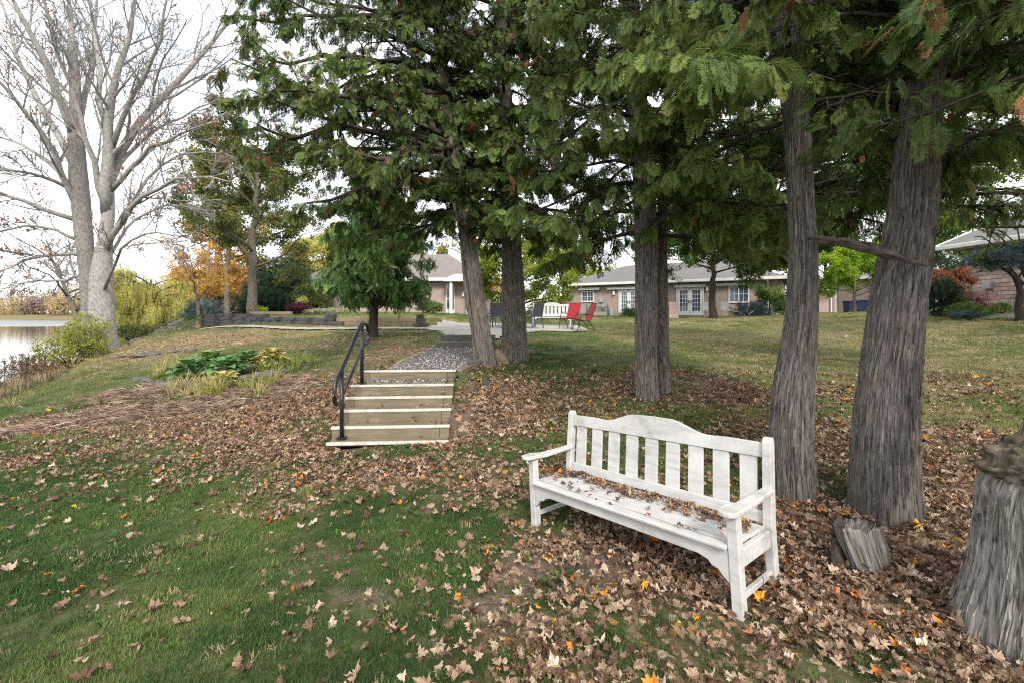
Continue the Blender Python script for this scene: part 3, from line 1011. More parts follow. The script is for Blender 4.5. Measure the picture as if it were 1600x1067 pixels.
def drape(poly, name, mat, lift, label, step=.16):
    """thin sheet laid over the ground, cut to an outline"""
    poly = np.array(poly)
    bm_pts = []
    xs = np.arange(poly[:, 0].min(), poly[:, 0].max() + step, step)
    ys = np.arange(poly[:, 1].min(), poly[:, 1].max() + step, step)
    X, Y = np.meshgrid(xs, ys)
    cx, cy2 = X[:-1, :-1] + step / 2, Y[:-1, :-1] + step / 2
    keep = in_poly(poly, cx.ravel(), cy2.ravel())
    Z = ground_z(X, Y) + lift
    n = X.shape[1]
    i = (np.arange(X.shape[0] - 1)[:, None] * n + np.arange(n - 1)[None, :]).ravel()[keep]
    m = MB().add(np.stack([X.ravel(), Y.ravel(), Z.ravel()], 1), np.stack([i, i + 1, i + n + 1, i + n], 1))
    o = m.build(name, mat, smooth=True)
    return tag(o, label, kind='structure')
drape(LAND, 'gravel_path', MAT['gravel'], .045, 'grey gravel landing between the lower and upper steps', .07)
drape(PATIO, 'patio', MAT['patio'], .045, 'pale concrete patio under the garden furniture')
drape(PATHUP, 'upper_path', MAT['patio'], .04, 'pale concrete path from the upper steps to the patio')
pc = [(x, y - .3) for x, y in zip(PATHC_X, PATHC_Y)] + [(x, y + .3) for x, y in zip(PATHC_X[::-1], PATHC_Y[::-1])]
drape(pc, 'garden_path', MAT['concrete'], .04, 'pale concrete path along the foot of the retaining wall')

# ------------------------------------------------------------------ trees: growing wood
def grow(P, Rr, k, lf, t0=.25, t1=1.0, ang=(35, 65), bias=(0, 0, .15), wob=.18, N=6, rr=.55, flat=False, seed=0, rmin=.003, taper=.75):
    """k side branches on each of the limbs P (B,N,3), R (B,N)"""
    g = np.random.default_rng(seed)
    B, n0, _ = P.shape
    bi = np.repeat(np.arange(B), k)
    t = (np.tile(np.arange(k), B) + g.random(B * k)) / k * (t1 - t0) + t0
    f = t * (n0 - 1)
    i = np.minimum(f.astype(int), n0 - 2)
    u = (f - i)[:, None]
    p0 = P[bi, i] * (1 - u) + P[bi, i + 1] * u
    r0 = (Rr[bi, i] * (1 - u[:, 0]) + Rr[bi, i + 1] * u[:, 0])
    T = nrm(P[bi, i + 1] - P[bi, i])
    L = np.linalg.norm(np.diff(P, axis=1), axis=2).sum(1)[bi] * g.uniform(lf[0], lf[1], B * k) * (1.08 - taper * t)
    if flat:
        side = np.where((np.tile(np.arange(k), B) % 2) == 0, 1.0, -1.0)[:, None]
        S = nrm(np.cross(T, np.broadcast_to([0, 0, 1.0], T.shape))) * side
        S = nrm(S + g.normal(size=S.shape) * np.array([.25, .25, .2]))
    else:
        q = rdir(B * k, g)
        S = nrm(q - (q * T).sum(1, keepdims=True) * T)
    a = np.radians(g.uniform(ang[0], ang[1], B * k))[:, None]
    D = nrm(np.cos(a) * T + np.sin(a) * S)
    out = np.zeros((B * k, N, 3))
    out[:, 0] = p0
    st = (L / (N - 1))[:, None]
    d = D
    for j in range(1, N):
        d = nrm(d + g.normal(size=d.shape) * wob + np.array(bias))
        out[:, j] = out[:, j - 1] + d * st
    s = np.linspace(0, 1, N)[None, :]
    ra = np.maximum(r0[:, None] * rr * (1 - .8 * s), rmin)
    return out, ra

def limb(pts, r0, r1, N=8, wob=.006):
    pts = np.array(pts, float)
    s = np.concatenate([[0], np.cumsum(np.linalg.norm(np.diff(pts, axis=0), axis=1))])
    q = np.linspace(0, s[-1], N)
    k = np.stack([np.interp(q, s, pts[:, c]) for c in range(3)], 1)
    for _ in range(1):
        k[1:-1] = .25 * k[:-2] + .5 * k[1:-1] + .25 * k[2:]
    k[1:-1] += rng.normal(size=(N - 2, 3)) * s[-1] * wob
    return k, np.linspace(r0, r1, N)

def trunk_mesh(centres, radii, nside=72, step=.05, flute=.06, seed=0, flare=.28, flare_h=.35, twist=.0, lobes=5, burl=.03, shrink=1.0):
    """a ridged trunk through the given centres (n,3) with the given radii"""
    c, r = np.array(centres, float), np.array(radii, float) * shrink
    z = c[:, 2]
    zz = np.arange(z[0], z[-1], step)
    cx, cy2, rr = np.interp(zz, z, c[:, 0]), np.interp(zz, z, c[:, 1]), np.interp(zz, z, r)
    ker = np.ones(7) / 7
    pad = lambda a: np.convolve(np.pad(a, 3, 'edge'), ker, 'valid')
    cx, cy2, rr = pad(cx), pad(cy2), pad(rr)
    a = np.arange(nside + 1) / nside * 2 * np.pi + np.pi / 2
    A, Zm = np.meshgrid(a, zz)
    ca, sa = np.cos(A), np.sin(A)
    tw = twist * (Zm - z[0])
    rm = rr.mean()
    big = fbm(np.cos(A + tw) * 1.6 + seed, np.sin(A + tw) * 1.6, Zm * .35, seed, 3) - .5
    rid = vnoise(np.cos(A + tw) * 9 * rm / .2 + seed, np.sin(A + tw) * 9 * rm / .2, Zm * 1.1, seed + 5) - .5
    fine = vnoise(np.cos(A + tw) * 26 * rm / .2, np.sin(A + tw) * 26 * rm / .2, Zm * 2.4, seed + 9) - .5
    h = Zm - z[0]
    fl = np.exp(-np.maximum(h, 0) / flare_h) * flare * (0.55 + .45 * np.cos(lobes * A + seed) + .5 * big)
    Rm = rr[:, None] * (1 + big * flute * 1.6 + rid * flute + fine * flute * .55 + fl)
    Rm = Rm * (1 + burl * (fbm(A * 0 + seed, A * 0, Zm * 1.6, seed + 31, 2) - .5) * 2)
    V = np.stack([cx[:, None] + ca * Rm, cy2[:, None] + sa * Rm, Zm], -1)
    nz, na = V.shape[:2]
    i = (np.arange(nz - 1)[:, None] * na + np.arange(nside)[None, :]).ravel()
    q = np.stack([i, i + 1, i + na + 1, i + na], 1)
    U = (A - np.pi / 2) * rm + Zm * twist * rm
    UV = np.stack([U.ravel(), Zm.ravel()], 1)
    m = MB().add(V.reshape(-1, 3), q, UV[q].reshape(-1, 2))
    top = (nz - 1) * na
    m.grid, m.uvg = V, UV.reshape(nz, na, 2)
    m.f.append(np.array([[top + k for k in range(nside)]]))
    m.u.append(np.zeros((nside, 2)))
    return m

def bark_strips(grid, uvg, n, seed, wid=(.003, .0085), ln=(.14, .50), lift=(.002, .007), dz=.05, zmax=4.4, name='bark_strips', bark=None, parent=None):
    """thin fibrous strips standing proud of the trunk"""
    g = np.random.default_rng(seed)
    nz, na, _ = grid.shape
    rows = int(np.searchsorted(grid[:, 0, 2], zmax)) - 2
    rows = max(min(rows, nz - 2), 4)
    c = grid.mean(1)
    m = MB()
    L = g.uniform(*ln, n)
    K = 6
    z0 = g.random(n) * (rows - 1)
    a0 = g.random(n) * (na - 1)
    t = np.linspace(0, 1, K)[None, :]
    I = np.clip(z0[:, None] + t * (L / dz)[:, None], 0, rows)
    A = (a0[:, None] + np.cumsum(g.normal(size=(n, K)) * .10 * na / 72, 1)) % (na - 1)
    def samp(G_, I, A):
        i = np.minimum(I.astype(int), nz - 2); j = np.minimum(A.astype(int), na - 2)
        u, v = (I - i)[..., None], (A - j)[..., None]
        return (G_[i, j] * (1 - u) * (1 - v) + G_[i + 1, j] * u * (1 - v) + G_[i, j + 1] * (1 - u) * v + G_[i + 1, j + 1] * u * v)
    P, UVs = samp(grid, I, A), samp(uvg, I, A)
    C = samp(np.repeat(c[:, None, :], na, 1), I, A)
    N = nrm((P - C) * np.array([1, 1, 0]))
    S = np.stack([-N[..., 1], N[..., 0], np.zeros(N.shape[:2])], -1)
    w = (g.uniform(*wid, n)[:, None] * np.sin(np.pi * (.12 + .80 * t)) ** .6)[..., None]
    h = (g.uniform(*lift, n)[:, None] * (1 + .8 * (g.random((n, 1)) < .25) * np.abs(t - .5) * 2 * 1.6))[..., None]
    pts = np.stack([P - S * w - N * .003, P + N * h, P + S * w - N * .003], 2)
    uv3 = np.stack([UVs - np.array([.004, 0]), UVs, UVs + np.array([.004, 0])], 2) + g.random((n, 1, 1, 2)) * np.array([3.0, 3.0])
    b = np.arange(n)[:, None, None] * K * 3 + np.arange(K - 1)[None, :, None] * 3 + np.arange(2)[None, None, :]
    q = np.stack([b, b + 1, b + 4, b + 3], -1).reshape(-1, 4)
    m.add(pts.reshape(-1, 3), q, uv3.reshape(-1, 2)[q].reshape(-1, 2))
    o = m.build(name, bark, parent)
    o['kind'] = 'stuff'
    return o

def px_trunk(rows, Y, top=None, bury=.12, lean_y=0.0):
    """rows of (left px, right px, py) from the foot upwards -> centres, radii"""
    c, r = [], []
    for a, b, py in rows:
        p = at((a + b) / 2, py, Y)
        p[1] = Y + lean_y * (p[2])
        c.append(p)
        r.append((b - a) / 2 / FPX * Y * math.cos(math.atan2(p[0], Y)))
    c0 = c[0].copy(); c0[2] -= bury
    c.insert(0, c0); r.insert(0, r[0])
    if top:
        for (x, z, rad) in top:
            c.append(np.array([x, Y, z])); r.append(rad)
    return np.array(c), np.array(r)

SPR = protos('spray', CEDAR, 7)
SPRC = protos('spray', CYPRESS, 4, L=.34, nb=9, w=.0075, droop=.9)

def cedar_branches(trunk, z0, z1, nb, Lf, seed, az0=0.0, slope=.1, r0=.035, sag=.12, N=9):
    """main boughs off a trunk (centres, radii); Lf(az, z) gives the length"""
    g = np.random.default_rng(seed)
    c, r = trunk
    out, rad = [], []
    for i in range(nb):
        z = z0 + (z1 - z0) * (i + g.random()) / nb
        az = az0 + i * 2.39996 + g.normal() * .3
        L = Lf(az, z) * g.uniform(.75, 1.12)
        if L < .25: continue
        x, y = np.interp(z, c[:, 2], c[:, 0]), np.interp(z, c[:, 2], c[:, 1])
        s = np.linspace(0, 1, N)
        wob = np.cumsum(g.normal(size=N)) * .05 * L / 2
        dx, dy = math.cos(az), math.sin(az)
        zz = z + L * (slope * s * 1.4 - sag * 2.2 * s ** 2 + sag * 1.1 * s ** 4) + np.cumsum(g.normal(size=N)) * .02
        P = np.stack([x + dx * L * s - dy * wob * s, y + dy * L * s + dx * wob * s, zz], 1)
        out.append(P)
        rad.append(np.maximum(r0 * (L / 2.2) ** .6 * (1 - .85 * s), .006))
    return np.array(out), np.array(rad)

def put_cedar(name, label, base, trunks, bough_sets, seed, bark, sp_step=.085, green0=.32, drop=.55, sc=(.75, 1.25), brown=.05, dens=1.0, group=None, protos_=None, sub_k=11, lf=(.26, .46), bright=0.0, gap=.44, strips=1500):
    t = empty(name, base, label, 'tree', group)
    for k, (c, r, kw) in enumerate(trunks):
        tm = trunk_mesh(c, r, seed=seed + k * 3, **kw)
        tm.build('trunk', bark, t, smooth=True)
        if strips: bark_strips(tm.grid, tm.uvg, int(strips * r[:4].mean() / .2), seed + k, bark=bark, parent=t, zmax=4.4 if base[1] < 5 else 5.5)
    g = np.random.default_rng(seed + 50)
    P = np.concatenate([b[0] for b in bough_sets]); Rr = np.concatenate([b[1] for b in bough_sets])
    wood = MB()
    wood.tubes(P, Rr, 6)
    P2, R2 = grow(P, Rr, sub_k, lf, .18, .98, (40, 70), (0, 0, -.05), .16, 6, .5, True, seed + 1, .0035, .62)
    wood.tubes(P2, R2, 4, False)
    P3, R3 = grow(P2, R2, 6, (.25, .65), .1, .95, (30, 65), (0, 0, -.08), .24, 5, .5, True, seed + 2, .0026)
    wood.tubes(P3, R3, 3, False)
    wood.build('boughs', MAT['limb'], t, smooth=True)['kind'] = 'stuff'
    # sprays on the outer part of the twigs
    pos, D, wt = [], [], []
    def along(Q, share, n):
        B, n0, _ = Q.shape
        s = share + (1 - share) * g.random((B, n))
        f = s * (n0 - 1); i = np.minimum(f.astype(int), n0 - 2); u = (f - i)[..., None]
        b = np.arange(B)[:, None]
        p = Q[b, i] * (1 - u) + Q[b, i + 1] * u
        d = nrm(Q[b, i + 1] - Q[b, i])
        pos.append(p.reshape(-1, 3)); D.append(d.reshape(-1, 3))
    L2 = np.linalg.norm(np.diff(P2, axis=1), axis=2).sum(1).mean()
    along(P2, green0, max(3, int(L2 * .7 / sp_step * dens)))
    along(P3, .25, max(2, int(3 * dens)))
    along(P, .62, 12)
    p, d = np.concatenate(pos), np.concatenate(D)
    # bare inside: fewer sprays close to the trunk
    ax = np.interp(p[:, 2], trunks[0][0][:, 2], trunks[0][0][:, 0]); ay = np.interp(p[:, 2], trunks[0][0][:, 2], trunks[0][0][:, 1])
    rad = np.hypot(p[:, 0] - ax, p[:, 1] - ay)
    clump = fbm(p[:, 0] * 1.5, p[:, 1] * 1.5, p[:, 2] * 2.2, seed + 4, 3)
    keep = (g.random(len(p)) < sstep(.15, .85, rad) * sstep(gap - .08, gap + .10, clump))
    p, d, clump = p[keep], d[keep], clump[keep]
    n = len(p)
    sd = nrm(np.cross(d, np.broadcast_to([0, 0, 1.0], d.shape))) * g.choice([-1, 1], n)[:, None]
    dd = nrm(d * .7 + sd * g.uniform(.1, .9, (n, 1)) + np.array([0, 0, -1.0]) * g.uniform(.1, drop * 2, (n, 1)) + g.normal(size=(n, 3)) * .22)
    tint = np.clip(.40 + (clump - .5) * 1.3 + g.normal(size=n) * .14 + bright, 0, .88)
    bm_ = fbm(p[:, 0] * 2.6, p[:, 1] * 2.6, p[:, 2] * 2.6, seed + 8, 2)
    dead = (bm_ > np.quantile(bm_, 1 - brown * 1.6)) & (g.random(n) < .7) | (g.random(n) < brown * .25)
    tint = np.where(dead, g.uniform(.92, 1.0, n), tint)
    scatter('crown', t, protos_ or SPR, p, aim(dd, g.normal(size=n) * .55), g.uniform(*sc, n) * np.where(tint > .9, .8, 1), tint)
    print('cedar', name, 'boughs', len(P), 'sprays', n)
    return t

def angw(az, dirdeg, width=70):
    d = (math.degrees(az) - dirdeg + 180) % 360 - 180
    return math.exp(-(d / width) ** 2)

# A: the leaning pair left of the gravel path's end
a1 = px_trunk([(752, 776, 577), (744, 769, 540), (736, 758, 472), (727, 748, 400), (720, 741, 352)], 8.2, [(-1.05, 4.6, .11), (-1.3, 6.5, .09), (-1.4, 9.0, .03)])
a2 = px_trunk([(742, 755, 575), (737, 748, 520), (727, 738, 472), (721, 730, 400), (716, 724, 352)], 8.32, [(-1.25, 4.4, .045), (-1.7, 6.0, .03), (-1.8, 7.5, .012)])
bA = cedar_branches(a1, 3.35, 8.6, 46, lambda az, z: (1.2 + 3.0 * angw(az, 185, 62)) * (1.05 - .09 * (z - 3.3)), 5, slope=.22, sag=.15, r0=.045)
lA = [limb([at(722, 262, 8.1), at(650, 262, 7.9), at(600, 278, 7.6), at(545, 300, 7.3), at(480, 318, 7.0)], .075, .018, 9, .02),
      limb([at(715, 282, 8.2), at(660, 278, 8.0), at(600, 290, 7.9), at(540, 322, 7.9), at(500, 335, 7.8)], .06, .02, 9, .02),
      limb([at(730, 170, 8.2), at(660, 110, 8.0), at(600, 95, 7.6), at(500, 100, 7.2), at(400, 90, 6.9)], .07, .015, 9, .02),
      limb([at(720, 215, 8.2), at(640, 215, 8.0), at(560, 205, 7.7), at(480, 215, 7.5), at(360, 205, 7.4)], .07, .015, 9, .02),
      limb([at(740, 60, 8.2), at(640, 20, 8.0), at(540, 20, 7.6), at(440, 40, 7.4), at(380, 30, 7.2)], .06, .015, 9, .02),
      limb([at(700, 150, 8.2), at(610, 160, 7.4), at(520, 150, 6.6), at(430, 145, 6.2)], .06, .015, 9, .02),
      limb([at(715, 225, 8.2), at(660, 235, 7.2), at(600, 245, 6.4), at(520, 240, 5.9)], .06, .015, 9, .02)]
lA = (np.array([x[0] for x in lA]), np.array([x[1] for x in lA]))
put_cedar('cedar_tree', 'leaning cedar with two fused grey trunks beside the gravel landing', at(757, 577, 8.2), [(a1[0], a1[1], dict(seed=3) if 0 else dict(flute=.07, lobes=4, flare=.07)), (a2[0], a2[1], dict(nside=40, flute=.07, flare=.07))],
          [bA, lA], 5, MAT['cedar_bark_pale'], dens=2.5, brown=.07, bright=.06, gap=.385, sc=(.38, .78))

# B: upright trunk just behind
b1 = px_trunk([(784, 827, 565), (785, 822, 520), (785, 820, 472), (785, 815, 400), (784, 811, 353), (779, 805, 200)], 9.3, [(-.22, 7.0, .13), (-.25, 9.5, .04)])
bB = cedar_branches(b1, 3.3, 9.2, 60, lambda az, z: (1.7 + 1.6 * angw(az, 200, 60) + .6 * angw(az, 330, 50)) * (1.1 - .08 * (z - 3.3)), 15, slope=.05, sag=.20, r0=.04)
lB = [limb([at(800, 150, 9.3), at(740, 118, 9.0), at(660, 105, 8.8), at(560, 130, 8.7), at(470, 160, 8.6)], .07, .015, 9, .02),
      limb([at(810, 130, 9.3), at(860, 100, 8.9), at(920, 110, 8.6), at(990, 150, 8.4)], .06, .015, 9, .02)]
lB = (np.array([x[0] for x in lB]), np.array([x[1] for x in lB]))
put_cedar('cedar_tree', 'straight upright cedar trunk standing just right of the leaning pair', at(805, 565, 9.3), [(b1[0], b1[1], dict(flute=.06, lobes=5, flare=.05))], [bB, lB], 17, MAT['cedar_bark_pale'], dens=2.1, brown=.05, bright=.05, gap=.405, sc=(.42, .85))

# C: double trunk on the mound behind the bench
c1 = px_trunk([(994, 1029, 622), (993, 1026, 560), (992, 1026, 500), (993, 1028, 390), (988, 1020, 250), (972, 1000, 60)], 6.3, [(1.6, 6.4, .10), (1.55, 8.8, .03)])
c2 = px_trunk([(1026, 1048, 600), (1024, 1044, 520), (1024, 1043, 450), (1026, 1042, 390)], 6.55, [(2.2, 4.5, .045), (2.45, 6.4, .02)])
bC = cedar_branches(c1, 2.72, 8.6, 74, lambda az, z: (1.75 + .55 * angw(az, 250, 60) + .5 * angw(az, 0, 50) + .3 * angw(az, 150, 50)) * (1.08 - .11 * (z - 2.7)), 25, slope=.06, sag=.20, r0=.036)
put_cedar('cedar_tree', 'cedar with two close trunks on the bare mound behind the white bench', at(1017, 622, 6.3), [(c1[0], c1[1], dict(flute=.07, lobes=4, flare=.07)), (c2[0], c2[1], dict(nside=44, flute=.08, flare=.06))], [bC], 27, MAT['cedar_bark_pale'], dens=1.3, brown=.035, bright=.14, gap=.42, sc=(.5, .95))

# D: trunk touching the bench's end
d1 = px_trunk([(1205, 1276, 776), (1201, 1270, 690), (1208, 1272, 600), (1227, 1277, 500), (1234, 1277, 380), (1232, 1272, 330), (1225, 1264, 190)], 3.9, [(2.3, 4.6, .10), (2.25, 6.5, .07), (2.2, 8.4, .02)])
bD = cedar_branches(d1, 3.2, 8.2, 52, lambda az, z: (1.2 + .55 * angw(az, 215, 60) + .3 * angw(az, 60, 60)) * (1.1 - .11 * (z - 3.2)), 35, slope=.10, sag=.24, r0=.03)
put_cedar('cedar_tree', 'slender pale cedar trunk with swelling foot touching the end of the white bench', at(1238, 776, 3.9), [(d1[0], d1[1], dict(flute=.055, lobes=3, flare=.02))], [bD], 37, MAT['cedar_bark'], dens=1.1, brown=.05, bright=.10, gap=.45, sc=(.6, 1.0))

# E: the broadest trunk, leaning outwards
e1 = px_trunk([(1322, 1444, 799), (1326, 1436, 700), (1338, 1437, 600), (1357, 1448, 480), (1385, 1467, 330), (1400, 1471, 200), (1420, 1478, 85)], 3.55, [(3.42, 4.8, .12), (3.6, 6.6, .08), (3.7, 8.6, .02)])
bE = cedar_branches(e1, 3.65, 8.4, 50, lambda az, z: (1.15 + .5 * angw(az, 200, 50) + .6 * angw(az, 350, 60)) * (1.1 - .11 * (z - 3.2)), 45, slope=.10, sag=.24, r0=.032)
lE = [limb([at(1465, 240, 3.6), at(1510, 215, 3.8), at(1570, 210, 4.0), at(1640, 225, 4.1)], .03, .008, 9),
      limb([at(1465, 150, 3.5), at(1520, 95, 3.4), at(1590, 60, 3.3), at(1660, 60, 3.2)], .03, .008, 9)]
lE = (np.array([x[0] for x in lE]), np.array([x[1] for x in lE]))
put_cedar('cedar_tree', 'broadest dark cedar trunk leaning over the small broken stump', at(1385, 799, 3.55), [(e1[0], e1[1], dict(nside=96, flute=.05, lobes=5, flare=.02))], [bE, lE], 47, MAT['cedar_bark'], dens=1.0, brown=.07, bright=.07, gap=.46, sc=(.6, 1.0))

# G: farther cedar whose trunk hides behind E
g1 = (np.array([on(1412, 9.5) - np.array([0, 0, .2]), on(1412, 9.5) + np.array([0, 0, 4.0]), on(1412, 9.5) + np.array([0, 0, 9.0])]), np.array([.24, .17, .03]))
bG = cedar_branches(g1, 3.75, 9.0, 64, lambda az, z: (3.0 + .5 * angw(az, 180, 60)) * (1.1 - .10 * (z - 3.2)), 55, slope=.06, sag=.18, r0=.045)
put_cedar('cedar_tree', 'dark cedar farther up the lawn, its trunk hidden behind the broadest trunk', on(1412, 9.5), [(g1[0], g1[1], dict(nside=40, step=.12))], [bG], 57, MAT['cedar_bark'], dens=.8, brown=.05, bright=-.08, sc=(.8, 1.3), gap=.48, strips=0)
# H: another farther cedar filling the canopy behind C and D
h1 = (np.array([on(1246, 11.0) - np.array([0, 0, .2]), on(1246, 11.0) + np.array([0, 0, 4.0]), on(1246, 11.0) + np.array([0, 0, 9.6])]), np.array([.22, .16, .03]))
bH = cedar_branches(h1, 4.1, 9.6, 60, lambda az, z: (3.2) * (1.1 - .10 * (z - 3.4)), 65, slope=.06, sag=.17, r0=.045)
put_cedar('cedar_tree', 'dark cedar up the lawn behind the slender pale trunk', on(1246, 11.0), [(h1[0], h1[1], dict(nside=40, step=.12))], [bH], 67, MAT['cedar_bark'], dens=.75, brown=.04, bright=-.08, sc=(.8, 1.3), gap=.49, strips=0)

# dead limb wedged between D and E
p0, p1 = at(1262, 372, 3.72), at(1450, 417, 3.19)
db = MB()
n = 14
s = np.linspace(0, 1, n)
dl = p0 + (p1 - p0) * s[:, None]
dl[:, 2] += .03 * np.sin(s * math.pi) + (fbm(s * 6, s * 0, 0, 4, 3) - .5) * .025
ax = nrm(p1 - p0); sd = nrm(np.cross(ax, [0, 0, 1])); up = np.cross(sd, ax)
hw = np.interp(s, [0, .1, .55, .85, 1], [.014, .034, .046, .028, .006])
ring = []
for k in range(n):
    j = fbm(np.arange(6) * 3.1, np.full(6, s[k] * 9), 0, 8, 2) * .5 + .75
    for q, aa in enumerate(np.arange(6) / 6 * 6.283):
        ring.append(dl[k] + sd * math.cos(aa) * hw[k] * .8 * j[q] + up * math.sin(aa) * hw[k] * j[q])
i, j = np.meshgrid(np.arange(n - 1), np.arange(6), indexing='ij')
q = np.stack([i * 6 + j, i * 6 + (j + 1) % 6, (i + 1) * 6 + (j + 1) % 6, (i + 1) * 6 + j], -1).reshape(-1, 4)
uvq = np.stack([np.stack([j, i], -1), np.stack([j + 1, i], -1), np.stack([j + 1, i + 1], -1), np.stack([j, i + 1], -1)], 2).reshape(-1, 2) * np.array([.02, .07])
db.add(np.array(ring), q, uvq)
thing_at(tag(db.build('dead_limb', MAT['limb']), 'broken dead limb wedged level between two cedar trunks', 'dead branch'), p0)

# ------------------------------------------------------------------ stumps
def stump_small():
    base = on(1377, 2.80)
    base[2] = at(1377, 940, 2.80)[2]
    t = empty('broken_stump', base, 'short splintered grey stump leaning among leaves below the broadest cedar', 'stump')
    zt = at(1340, 808, 3.0)[2] - base[2]
    m = MB()
    ns, nh = 72, 26
    a = np.arange(ns) / ns * 6.283
    hh = np.linspace(-.08, 1, nh)
    ring, uv = [], []
    for h in hh:
        lean = np.array([-.075 * h, .10 * h, 0])
        rad = .086 + .030 * h
        jag = (fbm(np.cos(a) * 3, np.sin(a) * 3, 0, 4, 3) - .5) * .07 * max(h, 0) ** 6
        rid = (fbm(np.cos(a) * 2.4, np.sin(a) * 2.4, h * 1.4, 3, 3) - .5) * .55 + (vnoise(np.cos(a) * 14, np.sin(a) * 14, h * 2.5, 7) - .5) * .16
        rr = rad * (1 + rid)
        ring.append(np.stack([np.cos(a) * rr * 1.15 + lean[0], np.sin(a) * rr * .8 + lean[1], np.full(ns, h * zt) + jag], 1))
        uv.append(np.stack([a * .13, np.full(ns, h * zt)], 1))
    for k in range(3):
        f = [.72, .4, .08][k]
        r0 = ring[nh - 1]
        c = r0.mean(0)
        rr = c + (r0 - c) * f
        rr[:, 2] -= .03 + (vnoise(np.cos(a) * 4, np.sin(a) * 4, k, 6)) * .06
        ring.append(rr); uv.append(np.stack([a * .13 * f, np.full(ns, zt + .05 * k)], 1))
    n2 = len(ring)
    V = np.concatenate(ring); UV = np.concatenate(uv)
    i, j = np.meshgrid(np.arange(n2 - 1), np.arange(ns), indexing='ij')
    q = np.stack([i * ns + j, i * ns + (j + 1) % ns, (i + 1) * ns + (j + 1) % ns, (i + 1) * ns + j], -1).reshape(-1, 4)
    m.add(V, q, UV[q].reshape(-1, 2))
    m.build('stump_wood', MAT['dead_wood'], t, smooth=True, local=True)
    m = MB()   # dark rotten flank on its left
    for k in range(5):
        g = np.random.default_rng(k)
        c = np.array([-.20 + .015 * k, .10 + .02 * k, zt * (.45 + .12 * k)])
        m.add(*blob(.04, k + 3, .7, (1, .8, 1.2)), None, Matrix.Translation(c))
    m.build('rotten_flank', MAT['dark_bark'], t, local=True)
    return t

def blob(r, seed, amp=.3, sc=(1, 1, 1), sub=2):
    """irregular rounded lump: verts, tris"""
    import bmesh
    bm = bmesh.new()
    bmesh.ops.create_icosphere(bm, subdivisions=sub, radius=1)
    v = np.array([x.co[:] for x in bm.verts]); f = np.array([[x.index for x in y.verts] for y in bm.faces])
    bm.free()
    n = fbm(v[:, 0] * 1.3 + seed * 3.1, v[:, 1] * 1.3, v[:, 2] * 1.3, seed, 3) - .5
    return v * (1 + n[:, None] * amp * 2) * r * np.array(sc), f
stump_small()

